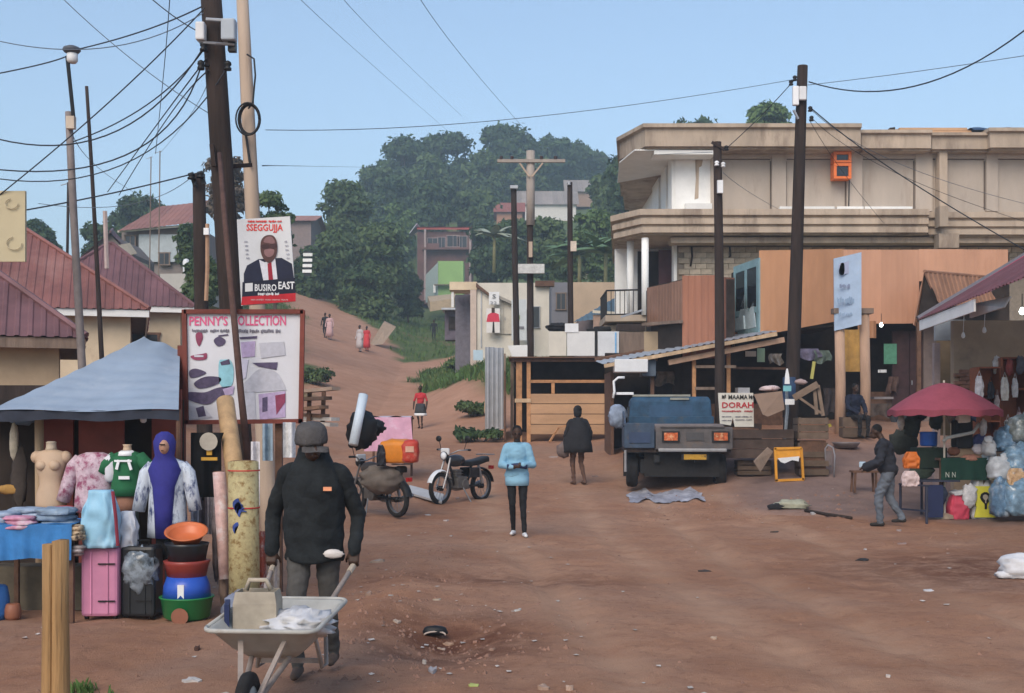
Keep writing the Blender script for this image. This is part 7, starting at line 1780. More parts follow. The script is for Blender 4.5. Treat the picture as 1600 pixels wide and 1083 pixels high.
tp(MB().box((.36, -.04, 1.08), (.36, .03, .17)), 'centre_recess', mat('dark grey recess', (.07, .068, .07), .7), tl_)
tp(MB().box((.3, -.02, 1.285), (1.3, .1, .03)), 'upper_ledge', grey_p, tl_)
tp(MB().box((.3, -.07, .80), (1.4, .12, .07)), 'bumper', steel, bev=.015)
tp(MB().box((.36, -.02, .66), (.56, .03, .14)), 'plate_holder', black)
tp(MB().box((.36, -.045, .66), (.46, .012, .11)), 'number_plate', mat('yellow number plate', (.50, .28, .03), .6, .15, 26, c2=(.09, .05, .02), spot=.54))
tp(MB().box((0, 2.2, 1.15), (Wd - .3, .06, .7)), 'headboard', blue_p, bev=.012)
# cab beyond the bed
cab = MB(); cw = .92
rings = []
for z, y0, y1, k in ((.55, 2.35, 4.6, 1.0), (1.05, 2.35, 4.58, 1.02), (1.3, 2.35, 4.45, 1.02), (1.86, 2.38, 4.0, .98), (1.95, 2.46, 3.9, .92)):
    rings.append([Vector((-cw * k, y0, z)), Vector((cw * k, y0, z)), Vector((cw * k, y1, z)), Vector((-cw * k, y1, z))])
cb_ = tp(cab.loft(rings), 'cab', blue_p, bev=.03)
tp(MB().prism([(-.5, 2.345, 1.42), (.5, 2.345, 1.42), (.48, 2.365, 1.76), (-.48, 2.365, 1.76)], (0, -.015, 0)), 'rear_window', mat('dusty dark blue panel', (.02, .06, .12), .5, .2), cb_)
tp(MB().box((-.2, 2.6, 1.975), (1.3, .3, .045)).box((.2, 2.4, 1.90), (.42, .1, .05)), 'roof_load', mat('dusty canvas', (.3, .3, .26), .9, .15), cb_)
tp(MB().box((-.93, 3.3, 1.55), (.03, .7, .35)), 'side_window', glass_dark, cb_)
# side sheet of the bed, raised blue rear guard
tp(MB().prism([(-1.09, .1, 1.3), (-1.09, 2.2, 1.3), (-1.09, 2.2, 1.62), (-1.09, 1.0, 1.5)], (.04, 0, 0)), 'bed_side_upper', blue_d)
tp(MB().box((.02, 1.1, 1.26), (1.9, 1.8, .16)), 'load', mat('dusty grey load sheet', (.15, .13, .13), .9, .2, 5), bev=.04)
ty = [(.24, -.11), (.31, -.12), (.36, -.09), (.37, 0), (.36, .09), (.31, .12), (.24, .11)]
for x, y in ((-.92, .6), (.92, .6), (-.84, 3.8), (.84, 3.8)):
    wh = tp(MB().lathe(ty, (x, y, .37), 26, axis='X'), 'wheel', rubber, smooth=True)
    tp(MB().lathe([(.02, -.1), (.1, -.1), (.16, -.05), (.24, -.08), (.245, .08), (.16, .05), (.1, .1), (.02, .1)], (x, y, .37), 20, axis='X', cap=True), 'rim', mat('dull white rim', (.4, .4, .4), .6, .2), wh, smooth=True)
for x in (-.92, .92): tp(MB().box((x, 1.3, .45), (.34, .02, .5)), 'mud_flap', black)
tp(MB().box((.1, .22, .50), (1.55, .04, .52)), 'shadow_panel', rubber)  # added dark panel standing in for the shadow below the bumper
tp(MB().box((0, 2.0, .45), (1.5, 3.4, .3)), 'underside', black)
tp(MB().tube([(-.6, .75, .4), (.6, .75, .4)], .07, 8).blob((0, .75, .4), (.16, .16, .16), 1, 0), 'axle', black)
tp(MB().tube([(-1.07, .0, .35), (-1.07, 0.0, .8)], .03, 6), 'side_bar', steel)

# ------------------------------------------------------------------ motorcycles
def motorcycle(label, loc, rz, fender, tank):
    r = T('motorcycle', label, 'motorcycle', loc, rz, 'parked motorcycles')
    def q(mb, n_, m, par=r, **k): return P(mb, n_, m, par, local=True, **k)
    # nose towards +y; wheels at y = +-.64
    for y in (.64, -.60):
        w_ = q(MB().lathe([(.235, -.035), (.27, -.045), (.3, -.03), (.308, 0), (.3, .03), (.27, .045), (.235, .035), (.235, -.035)], (0, y, .305), 30, axis='X'), 'wheel', rubber, smooth=True)
        q(MB().lathe([(.222, -.022), (.24, -.026), (.24, .026), (.222, .022), (.222, -.022)], (0, y, .305), 30, axis='X'), 'rim', steel, w_, smooth=True)
        mb = MB()
        for k in range(14):
            a = k * math.pi / 7; mb.tube([(.02 * (-1) ** k, y, .305), (0, y + .225 * math.cos(a), .305 + .225 * math.sin(a))], .004, 4)
        q(mb, 'spokes', steel, w_)
        q(MB().lathe([(.02, -.06), (.05, -.05), (.05, .05), (.02, .06)], (0, y, .305), 12, axis='X', cap=True), 'hub', black, w_, smooth=True)
    for x in (-.085, .085): q(MB().tube([(x, .65, .305), (x, .52, .62), (x * .8, .42, .88)], .019, 8), 'fork', steel)
    def fend(y0, a0, a1, r_, wd, yy):
        return MB().sheet(lambda u, v: (wd * (v - .5) * 2, yy + (r_ - .03 * (abs(v - .5) * 2) ** 2) * math.cos(a0 + (a1 - a0) * u), .305 + (r_ - .03 * (abs(v - .5) * 2) ** 2) * math.sin(a0 + (a1 - a0) * u)), 16, 4)
    q(fend(0, R(20), R(150), .36, .06, .64), 'front_fender', fender, smooth=True)
    q(fend(0, R(40), R(170), .37, .07, -.60), 'rear_fender', black, smooth=True)
    q(MB().tube([(0, .42, .86), (0, .3, .6), (0, .22, .32), (0, -.1, .3), (0, -.24, .5), (0, -.28, .72), (0, .1, .74), (0, .42, .84)], .024, 8), 'frame', black, smooth=True)
    q(MB().tube([(.07, -.6, .305), (.06, -.1, .33)], .02, 6).tube([(-.07, -.6, .305), (-.06, -.1, .33)], .02, 6), 'swing_arm', black)
    q(MB().tube([(.1, -.52, .36), (.1, -.4, .72)], .028, 8).tube([(-.1, -.52, .36), (-.1, -.4, .72)], .028, 8), 'shock', steel)
    q(MB().blob((0, .19, .82), (.135, .25, .12), 1, .02, 1, 20, 12), 'tank', tank, smooth=True)
    q(MB().loft([[Vector((x * w_, y, z + (abs(x) < .9) * .02)) for x in (-1, -.6, .6, 1)] + [Vector((x * w_, y, z - .09)) for x in (1, -1)] for y, z, w_ in ((.02, .80, .09), (-.15, .79, .13), (-.45, .82, .13), (-.72, .87, .11), (-.78, .86, .08))]), 'seat', mat('black vinyl seat', (.015, .014, .014), .5, .15), smooth=False, bev=.02)
    q(MB().box((0, .1, .4), (.22, .28, .22)).lathe([(.1, -.13), (.1, .13)], (0, .02, .36), 14, axis='X', cap=True).box((0, .17, .57), (.15, .16, .16)).box((0, .17, .52), (.2, .2, .012)).box((0, .17, .57), (.2, .2, .012)).box((0, .17, .62), (.2, .2, .012)), 'engine', mat('oily alloy', (.14, .13, .12), .5, .3, 9, metal=.4), bev=.01)
    q(MB().tube([(.1, .26, .52), (.13, .3, .3), (.14, .0, .25), (.15, -.5, .3), (.15, -.82, .38)], [.02, .022, .03, .045, .04], 10), 'exhaust', steel, smooth=True)
    q(MB().box((-.12, -.25, .58), (.03, .3, .2)).box((.12, -.25, .58), (.03, .3, .2)), 'side_cover', tank, bev=.02)
    q(MB().tube([(-.38, .24, 1.03), (-.2, .34, 1.02), (-.07, .42, .95), (.07, .42, .95), (.2, .34, 1.02), (.38, .24, 1.03)], .013, 8), 'handlebar', steel, smooth=True)
    for x in (-.36, .36):
        q(MB().tube([(x - .06, .25, 1.03), (x + .06, .23, 1.03)], .02, 8), 'grip', black)
        mr = q(MB().tube([(x * .8, .27, 1.03), (x * .95, .26, 1.2)], .007, 5), 'mirror', black)
        q(MB().lathe([(.055, -.012), (.06, 0), (.05, .012)], (x * 1.0, .26, 1.24), 12, sx=1.2, axis='Y', cap=True), 'mirror_glass', black, mr, smooth=True)
    h = q(MB().lathe([(.02, -.1), (.07, -.06), (.085, 0), (.085, .02)], (0, .52, .92), 16, axis='Y', cap=True), 'headlight', black, smooth=True)
    q(MB().lathe([(.078, 0), (.05, .022), (.01, .03)], (0, .54, .92), 16, axis='Y', cap=True), 'lens', white_pl, h, smooth=True)
    q(MB().box((0, .49, 1.0), (.2, .05, .13)), 'number_board', white_pl, bev=.02)
    q(MB().box((0, -.93, .66), (.1, .05, .07)), 'tail_light', mat('red lens', (.4, .02, .02), .3))
    q(MB().tube([(-.12, .1, .3), (-.24, .0, .02)], .014, 6), 'kick_stand', steel)
    q(MB().tube([(-.13, -.62, .92), (-.13, -.86, .92), (.13, -.86, .92), (.13, -.62, .92)], .012, 6), 'carrier', steel)
    return r
mg = G(718, 788)
motorcycle('white fendered motorcycle parked alone beside the walking woman', mg + Vector((.02, .45, 0)), R(143), white_pl, mat('black tank paint', (.02, .02, .022), .25, .1, spec=.5))
mg2 = Vector((W(588, 780, 21.5).x, 21.6, gz(-2.4, 21.6)))
motorcycle('laden motorcycle behind the man with the wheelbarrow', mg2, R(42), mat('dusty brown paint', (.16, .13, .11), .6, .2), mat('dusty dark paint', (.06, .05, .045), .5, .2))
# its load: orange sack, dark bags, white tube
os_ = T('orange_sack', 'bright orange and red printed sack on the laden motorcycle', 'sack', W(628, 725, 21.0))
P(MB().blob(W(622, 706, 21.0), (.30, .2, .21), 6, .08, 2.0, 28, 16, .9, .5), 'body', mat('bright orange print', (.66, .22, .02), .5, .12, 6), os_, True)
P(MB().blob(W(641, 706, 20.95), (.15, .19, .2), 4, .08, 2.0, 20, 14, .9, .5), 'red_end', mat('red printed end', (.5, .05, .03), .5, .2, 8, c2=(.6, .3, .2), spot=.55), os_, True)
P(MB().box(W(640, 702, 20.75), (.14, .02, .1)), 'pale_print', mat('pale orange print', (.7, .42, .3), .7), os_)
bs_ = T('striped_bag', 'black and white striped bag in front of the orange sack', 'bag', W(596, 730, 20.8))
P(bagf(W(596, 728, 20.85), .16, .36, .14, 5), 'body', mat('black and white stripe', (.02, .02, .025), .7, .1, 4, c2=(.6, .6, .62), spot=.56, stretch=(1, 1, 5)), bs_, True)
S(MB().blob(W(566, 672, 21.4), (.26, .2, .33), 3, .2, 2.4, 22, 14), 'black_sack', black, 'lumpy black bag behind the white tube', 'sack', smooth=True)
S(MB().blob(W(588, 668, 21.8), (.15, .14, .13), 7, .25, 2.4, 18, 12), 'black_bundle', black, 'small black bundle on the pink draped table', 'bundle', smooth=True)
wt = T('white_tube', 'thick white tube standing upright in the motorcycle load', 'tube', W(553, 698, 20.9)); a, b_ = W(568, 617, 21.2), W(552, 695, 20.9)
P(MB().tube([a, b_], .082, 16), 'tube', mat('white blue film', (.58, .66, .72), .4, .1, 6), wt, True); P(MB().tube([a + Vector((0, 0, .002)), a + Vector((.006, 0, .03))], .06, 14), 'dark_end', mat('grey caption ink', (.16, .15, .18)), wt)
S(MB().blob(W(598, 748, 21.1), (.38, .24, .24), 9, .16, 1.8, 28, 16), 'canvas_load', mat('dusty canvas bag', (.14, .115, .095), .9, .25, 6), 'dusty canvas load slung across the laden motorcycle', 'bag', smooth=True)

# ------------------------------------------------------------------ wheelbarrow, pushed towards the camera
wbx = Vector((-1.40, 7.38, gz(-1.40, 7.38)))
wb_ = T('wheelbarrow', 'pale grey metal wheelbarrow carrying a can and white bag', 'wheelbarrow', wbx, R(180 - 4))
wb_.scale = (.85, 1, 1)
def wq(mb, n_, m, par=wb_, **k): return P(mb, n_, m, par, local=True, **k)
pan = mat('cement dusted steel pan', (.36, .35, .32), .7, .16, 5, c2=(.24, .2, .17), spot=.58)
def rr_(hx_, y0, y1, z0, z1, rd=.09, n=5):
    pts = []
    for cx, cy, a0 in ((hx_ - rd, y1 - rd, 0), (-hx_ + rd, y1 - rd, 90), (-hx_ + rd, y0 + rd, 180), (hx_ - rd, y0 + rd, 270)):
        for k in range(n):
            a = R(a0 + 90 * k / (n - 1)); x, y = cx + rd * math.cos(a), cy + rd * math.sin(a)
            pts.append(Vector((x, y, z0 + (z1 - z0) * (y - y0) / (y1 - y0))))
    return pts
# local +y = forward; outer then inner skin
rings = [rr_(.17, -.16, .18, .36, .36, .06), rr_(.26, -.28, .3, .44, .43), rr_(.36, -.44, .42, .60, .545), rr_(.385, -.465, .445, .605, .55), rr_(.385, -.465, .445, .618, .563), rr_(.35, -.42, .40, .612, .555), rr_(.25, -.26, .28, .46, .45), rr_(.16, -.15, .17, .385, .385, .06)]
tub = wq(MB().loft(rings), 'tub', pan, smooth=True)
rim = rr_(.385, -.465, .445, .614, .559); wq(MB().tube(rim + [rim[0]], .014, 8), 'rim', pan, tub, smooth=True)
for s_ in (-1, 1):
    wq(MB().tube([(.05 * s_, .66, .2), (.13 * s_, .2, .36), (.2 * s_, -.3, .5), (.29 * s_, -.62, .68), (.32 * s_, -.9, .775)], .019, 8), 'handle', mat('rusty tube', (.30, .25, .22), .6, .25, 9), smooth=True)
    wq(MB().tube([(.31 * s_, -.80, .742), (.325 * s_, -.95, .79)], .024, 8), 'grip', mat('worn cream grip', (.45, .38, .3), .7))
    wq(MB().tube([(.19 * s_, -.2, .47), (.24 * s_, -.26, .22), (.24 * s_, -.38, .215), (.21 * s_, -.46, .53)], .016, 8), 'leg', mat('rusty tube', (.30, .25, .22)), smooth=True)
    wq(MB().bar((.16 * s_, .33, .52), (.055 * s_, .64, .22), .035, .012), 'front_brace', mat('rusty tube', (.30, .25, .22)))
wq(MB().bar((-.23, -.26, .26), (.23, -.26, .26), .02, .03), 'leg_brace', mat('rusty tube', (.30, .25, .22)))
wh = wq(MB().lathe([(.11, -.035), (.15, -.045), (.18, -.03), (.188, 0), (.18, .03), (.15, .045), (.11, .035), (.11, -.035)], (0, .66, .19), 24, axis='X'), 'wheel', rubber, smooth=True)
wq(MB().lathe([(.02, -.05), (.05, -.03), (.11, -.03), (.11, .03), (.05, .03), (.02, .05)], (0, .66, .19), 16, axis='X', cap=True), 'rim_disc', pan, wh, smooth=True)
wq(MB().tube([(-.08, .66, .195), (.08, .66, .195)], .012, 8), 'axle', steel)
jc = T('cut_can', 'cut open beige plastic can lying in the wheelbarrow', 'can', wbx + Vector((-.13, .02, .46)))
mb = MB(); c = jc.location + Vector((0, 0, .0))
outer = [(-.13, -.1), (.13, -.1), (.13, .1), (-.13, .1)]
mb.loft([[c + Vector((x * k, y * k, z)) for x, y in outer] for k, z in ((.95, 0), (1, .04), (1, .2), (.9, .27), (.86, .27), (.9, .2), (.9, .05))])
P(mb, 'body', mat('dirty beige plastic', (.42, .36, .28), .6, .2, 6, c2=(.3, .24, .18), spot=.58), jc, bev=.02)
P(MB().tube([c + Vector((-.07, 0, .27)), c + Vector((-.05, 0, .33)), c + Vector((.05, 0, .33)), c + Vector((.08, 0, .27))], .016, 8), 'handle', mat('dirty beige plastic', (.42, .36, .28)), jc, True)
P(MB().box(c + Vector((-.18, -.02, .1)), (.03, .24, .2), rz=.2), 'blue_flap', mat('navy panel', (.02, .03, .09)), jc)
S(MB().blob(wbx + Vector((.12, -.02, .53)), (.2, .19, .085), 3, .3, 4, 30, 16), 'white_bag', mat('crumpled white plastic', (.6, .6, .62), .4, .12, 8, c2=(.3, .3, .32), spot=.6), 'crumpled white plastic bag lying in the wheelbarrow', 'bag', smooth=True)
# ------------------------------------------------------------------ people
def human(label, loc, rz, H=1.7, top=None, bottom=None, shoe=None, pose=None, puff=0.0, fingers=False, voxel=.013, sleeves=True, lean=0.0, skin=None, head_turn=0.0, head_dn=0.0, legw=1.0, name='person', hair=True, barefoot=False, sw=1.0, wrinkle=.011):
    """one continuous body: tapered limbs and ellipsoids fused by a voxel remesh, coloured by the nearest limb"""
    s = H / 1.75
    p = dict(hipL=(-.095, 0, .92), hipR=(.095, 0, .92), kneeL=(-.1, .03, .50), kneeR=(.1, .03, .50), ankL=(-.1, 0, .085), ankR=(.1, 0, .085),
             elbL=(-.27, -.02, 1.13), elbR=(.27, -.02, 1.13), wrL=(-.27, .08, .88), wrR=(.27, .08, .88), footL=0.0, footR=0.0)
    if pose: p.update(pose)
    V = lambda t: Vector(t) * s
    caps = []; ells = []
    def cap(a, b_, r0, r1, t): caps.append((V(a), V(b_), r0 * s, r1 * s, t))
    def ell(c, r, t): ells.append((V(c), Vector(r) * s, t))
    pu = puff
    def ln(z): return lean * max(0, z - .95)
    def L_(x, y, z): return (x, y + ln(z), z)
    pz = (p['hipL'][2] + p['hipR'][2]) / 2 - .92
    def U(x, y, z): return (x, y + ln(z), z + pz)
    ell(U(0, 0, .955), (.165, .118, .12), 'bottom')
    ell(U(0, -.005, 1.11), (.15 + pu, .112 + pu, .17), 'top')
    ell(U(0, -.005, 1.30), (.175 * sw + pu, .122 + pu, .19), 'top')
    cap(U(-.15 * sw, -.01, 1.405), U(.15 * sw, -.01, 1.405), .062 + pu * .7, .062 + pu * .7, 'top')
    if pu > .015: ell(U(0, 0, .97), (.18 + pu, .13 + pu, .13), 'top')
    cap(U(0, -.01, 1.42), U(0, .015, 1.55), .056, .05, 'skin')
    hx_, hy_ = math.sin(head_turn), math.cos(head_turn)
    hc_ = Vector(U(0, .015, 1.635)) + Vector((0, head_dn * .06, -head_dn * .03))
    def Hd(f, r_, z):   # forward, right, up in the head's frame
        q = hc_ + Vector((hx_ * f + hy_ * r_, hy_ * f - hx_ * r_, z - head_dn * f * .35)); return tuple(q)
    ell(Hd(-.005, 0, .02), (.074, .09, .098), 'skin'); ell(Hd(.028, 0, -.055), (.054, .062, .06), 'skin')
    cap(Hd(.088, 0, .01), Hd(.108, 0, -.028), .011, .016, 'skin')
    for g in (-1, 1): ell(Hd(-.005, g * .078, -.005), (.012, .02, .03), 'skin')
    cap(Hd(.085, -.018, -.06), Hd(.085, .018, -.06), .012, .012, 'skin')
    if hair: ell(Hd(-.02, 0, .042), (.079, .09, .088), 'hair')
    for sd in ('L', 'R'):
        g = -1 if sd == 'L' else 1
        sh = U(g * .185 * sw, -.01, 1.395); el, wr = p['elb' + sd], p['wr' + sd]
        cap(sh, el, .054 + pu * .8, .044 + pu * .8, 'top' if sleeves else 'top')
        cap(el, wr, .042 + (pu * .8 if sleeves else 0), .033 + (pu * .8 if sleeves else 0), 'top' if sleeves else 'skin')
        d = (Vector(wr) - Vector(el)).normalized()
        hd = p.get('hand' + sd); d2 = Vector(hd).normalized() if hd else d
        pc_ = Vector(wr) + d2 * .055
        cap(tuple(Vector(wr) - d * .02), tuple(Vector(wr) + d2 * .02), .027, .028, 'skin')
        side = d2.cross(Vector((0, 0, 1)));
        side = side.normalized() if side.length > .1 else Vector((1, 0, 0))
        palm_n = side.cross(d2)
        if fingers:
            for k in range(4):
                o = side * ((k - 1.5) * .019); ln_ = (.07, .08, .075, .06)[k]; cu = p.get('curl', 1.0)
                a = Vector(wr) + d2 * .02 + o; b1 = Vector(wr) + d2 * .085 + o
                cap(tuple(a), tuple(b1), .013, .0115, 'skin')
                c1 = b1 + (d2 * .5 - palm_n * .85 * cu).normalized() * ln_ * .5; c2_ = c1 + (-d2 * .4 * cu - palm_n * .8).normalized() * ln_ * .5
                cap(tuple(b1), tuple(c1), .0105, .0095, 'skin'); cap(tuple(c1), tuple(c2_), .0095, .0085, 'skin')
            t0 = Vector(wr) + d2 * .03 - side * .03 * g; t1 = t0 + (d2 * .6 - side * g * .5 - palm_n * .5).normalized() * .045
            cap(tuple(t0), tuple(t1), .014, .011, 'skin'); cap(tuple(t1), tuple(t1 + (d2 * .5 - palm_n).normalized() * .035), .011, .009, 'skin')
        else:
            ell(tuple(pc_), (.03, .032, .04), 'skin')
            cap(tuple(pc_), tuple(pc_ + d2 * .075 - palm_n * .02), .022, .013, 'skin')
            cap(tuple(Vector(wr) + d2 * .03), tuple(Vector(wr) + d2 * .075 - side * .035 * g), .014, .010, 'skin')
        hp, kn, an = p['hip' + sd], p['knee' + sd], p['ank' + sd]
        cap(hp, kn, .088 * legw, .06 * legw, 'bottom'); cap(kn, an, .058 * legw, .042 * legw, p.get('shin', 'bottom'))
        fa = p['foot' + sd]; fd = Vector((math.sin(fa), math.cos(fa), 0))
        a = Vector(an) + Vector((0, 0, -.045)) - fd * .04
        cap(tuple(a), tuple(a + fd * .19 + Vector((0, 0, -.012))), .04, .03, 'shoe')
    mb = MB()
    for a, b_, r0, r1, t in caps:
        d = (b_ - a); L0 = max(d.length, 1e-4); d = d / L0
        pts = [a - d * r0 * .95, a - d * r0 * .6, a, b_, b_ + d * r1 * .6, b_ + d * r1 * .95]
        mb.tube(pts, [r0 * .3, r0 * .8, r0, r1, r1 * .8, r1 * .3], 12)
    for c, r, t in ells: mb.blob(c, r, 0, 0, 1, 16, 12)
    tmp = mesh_obj('tmp', mb.mesh('tmp'), skin_m); recalc(tmp.data)
    rm = tmp.modifiers.new('r', 'REMESH'); rm.mode = 'VOXEL'; rm.voxel_size = voxel * s
    sm = tmp.modifiers.new('s', 'SMOOTH'); sm.factor = .5; sm.iterations = 3 if fingers else 5
    me = bpy.data.meshes.new_from_object(tmp.evaluated_get(bpy.context.evaluated_depsgraph_get()))
    bpy.data.objects.remove(tmp)
    me.name = 'body'; me.materials.clear()
    tags = ['skin', 'top', 'bottom', 'shoe', 'hair']
    sk = skin or skin_m
    for m in (sk, top or skin_m, bottom or dark_cloth, (sk if barefoot else shoe or black), hair_m): me.materials.append(m)
    n_ = len(me.polygons); cen = np.zeros(n_ * 3); me.polygons.foreach_get('center', cen); cen = cen.reshape(-1, 3)
    best = np.full(n_, 1e9); idx_ = np.zeros(n_, int)
    for a, b_, r0, r1, t in caps:
        a_, d = np.array(a), np.array(b_ - a); L2 = max(d @ d, 1e-9)
        tt = np.clip((cen - a_) @ d / L2, 0, 1)
        ds_ = np.linalg.norm(cen - a_ - tt[:, None] * d, axis=1) - (r0 + (r1 - r0) * tt)
        w_ = ds_ < best; best[w_] = ds_[w_]; idx_[w_] = tags.index(t)
    for c, r, t in ells:
        k = np.linalg.norm((cen - np.array(c)) / np.array(r), axis=1); ds_ = (k - 1) * min(r)
        w_ = ds_ < best; best[w_] = ds_[w_]; idx_[w_] = tags.index(t)
    lt = np.zeros(n_, np.int32); me.polygons.foreach_get('loop_total', lt)
    lv = np.zeros(len(me.loops), np.int32); me.loops.foreach_get('vertex_index', lv)
    nv_ = len(me.vertices); vt = np.zeros(nv_, int); vt[lv] = np.repeat(idx_, lt)
    co = np.zeros(nv_ * 3); me.vertices.foreach_get('co', co); co = co.reshape(-1, 3); no = np.zeros(nv_ * 3); me.vertices.foreach_get('normal', no); no = no.reshape(-1, 3)
    wrk = vnoise(co[:, 0] * 9 + co[:, 2] * 13, co[:, 1] * 9 + co[:, 2] * 17) + .6 * vnoise(co[:, 0] * 22 + co[:, 2] * 8 + 3, co[:, 1] * 22 - co[:, 2] * 30)
    co += no * (wrk * wrinkle * 2 * np.isin(vt, (1, 2)))[:, None]; me.vertices.foreach_set('co', co.ravel())
    me.polygons.foreach_set('material_index', idx_.astype(np.int32)); me.polygons.foreach_set('use_smooth', np.ones(n_, bool)); me.update()
    r = T(name, label, 'person', loc, rz)
    o = bpy.data.objects.new('body', me); col.objects.link(o); o.parent = r
    ew = mat('eye white', (.5, .48, .45), .3, 0); ep = mat('eye dark', (.01, .008, .008), .2, 0)
    for g in (-1, 1):
        P(MB().blob(Vector(Hd(.078, g * .03, .012)) * s, (.0125 * s,) * 3, 0, 0, 1, 10, 8), 'eye', ep, o, True, local=True)
    return r, s, Hd, o
coat = mat('black padded cotton', (.014, .017, .019), .9, .35, 7, 1.0, 11)
grey_tr = mat('dark grey worn trousers', (.075, .072, .068), .95, .25, 7, .4, 25)
g = Vector((-1.34, 8.34, gz(-1.34, 8.34)))
r, s, Hd, body = human('man in a black hooded jacket and grey cap pushing the wheelbarrow', g, R(180), 1.70, coat, grey_tr, mat('dusty brown boots', (.10, .07, .055), .9, .3, 10),
    dict(kneeL=(-.09, -.04, .49), ankL=(-.10, -.22, .12), kneeR=(.11, .12, .50), ankR=(.1, .10, .085), elbL=(-.30, -.06, 1.1), elbR=(.30, -.06, 1.1), wrL=(-.285, .07, .87), wrR=(.285, .07, .87), handL=(0, .3, -.8), handR=(0, .3, -.8)),
    puff=.018, fingers=True, voxel=.009, lean=.10, head_turn=-.45, head_dn=.8, legw=1.08, wrinkle=.006)
cp_ = mat('dark grey cloth cap', (.075, .07, .07), .95, .2, 12, .5, 60)
hcw = Vector(Hd(-.008, 0, .03)) * s
mb = MB(); mb.loft([[hcw + Vector((.112 * k * s * math.cos(a), .125 * k * s * math.sin(a), (z * 1.1 - .01) * s)) for a in [2 * math.pi * i / 22 for i in range(22)]] for k, z in ((.98, -.02), (1.03, .0), (1.0, .03), (.96, .06), (.86, .085), (.6, .105), (.2, .112))])
for i in range(len(mb.v)):
    x_, y_, z_ = mb.v[i]; mb.v[i] = (x_, y_, z_ + .14 * (hcw.y - y_) + .006 * math.sin(x_ * 60) * math.sin(y_ * 45))
P(mb, 'cap', cp_, body, True, local=True)
P(MB().sheet(lambda u, v: Vector(Hd(.09 + .035 * v * math.sin(math.pi * u) ** .5, (u - .5) * .19, .012 - .035 * v - .02 * abs(u - .5))) * s, 14, 4), 'cap_peak', cp_, body, True, local=True)
def hd_ring(z, rx, ry, dy):
    return [Vector((rx * math.cos(a) * s, (ry * math.sin(a) + dy + .008 * math.sin(3 * a + z * 30)) * s, z * s)) for a in [2 * math.pi * i / 28 for i in range(28)]]
P(MB().loft([hd_ring(*q) for q in ((1.36, .215, .15, .03), (1.42, .185, .145, .035), (1.48, .135, .13, .045), (1.53, .112, .118, .05), (1.57, .108, .112, .045), (1.585, .098, .10, .045), (1.55, .09, .09, .05))], False), 'hood', coat, body, True, local=True)
def jk(z, rx, ry):
    return [Vector(((rx + .022 * float(vnoise(a * 2.2, z * 11)) + .016 * float(vnoise(a * 5, z * 26 + a * 3)) + .004 * math.sin(5 * a + z * 20)) * s * math.cos(a), ((ry + .022 * float(vnoise(a * 2.2 + 5, z * 11)) + .016 * float(vnoise(a * 5 + 3, z * 26 + a * 3))) * math.sin(a) + .1 * max(0, z - .95)) * s, (z + .012 * math.sin(3 * a) * (z < .85)) * s)) for a in [2 * math.pi * i / 40 for i in range(64)]]
JK = ((.79, .198, .16), (.82, .206, .167), (.88, .2, .162), (.96, .206, .166), (1.04, .202, .162), (1.13, .208, .164), (1.22, .212, .166), (1.31, .208, .162), (1.39, .18, .142), (1.44, .13, .11))
P(MB().loft([jk(*[np.interp(z, [q[0] for q in JK], [q[k] for q in JK]) for k in range(3)]) for z in np.linspace(.79, 1.44, 36)]), 'jacket', coat, body, True, local=True)
P(MB().box((.0, 0, 0), (.055, .012, .026)), 'orange_badge', mat('orange badge', (.75, .3, .15), .6), body, local=True).location = Vector((-.12, .2, 1.30)) * s
P(MB().blob(Vector((-.16, .19, .855)) * s, (.07 * s, .02, .03 * s), 2, .15), 'pocket_rag', mat('grey white rag', (.5, .46, .43), .9), body, True, local=True)
# woman in light blue
lb_m = mat('light blue long top', (.25, .47, .62), .85, .08, 5, .3, 20)
g = G(808, 838); g = Vector((g.x, g.y, gz(g.x, g.y)))
r, s, Hd, body = human('woman in a light blue top, black leggings and white shoes looking at her hands', g, R(180), 1.62, lb_m, mat('black leggings', (.012, .012, .014), .8, .2), white_pl,
    dict(kneeL=(-.09, .06, .5), ankL=(-.115, .12, .085), kneeR=(.075, .04, .50), ankR=(.06, -.12, .10), elbL=(-.25, .03, 1.12), elbR=(.25, .03, 1.12), wrL=(-.09, .22, 1.13), wrR=(.09, .22, 1.10), handL=(.7, .3, .05), handR=(-.7, .3, .05), footL=-.15, footR=.2), puff=.02, head_dn=.6, sleeves=True, legw=.95, sw=.86, wrinkle=.005)
P(MB().loft([[Vector((rx * s * math.cos(a), ry * s * math.sin(a), z * s)) for a in [2 * math.pi * i / 24 for i in range(24)]] for z, rx, ry in ((.80, .185, .15), (.9, .19, .15), (1.02, .178, .146), (1.12, .17, .142))]), 'top_hem', lb_m, body, True, local=True)
P(MB().tube([Vector((-.15, .2, 1.1)) * s, Vector((0, .235, 1.12)) * s, Vector((.15, .2, 1.1)) * s], .04 * s, 8), 'dark_cuffs', mat('navy panel', (.02, .03, .09)), body, True, local=True)
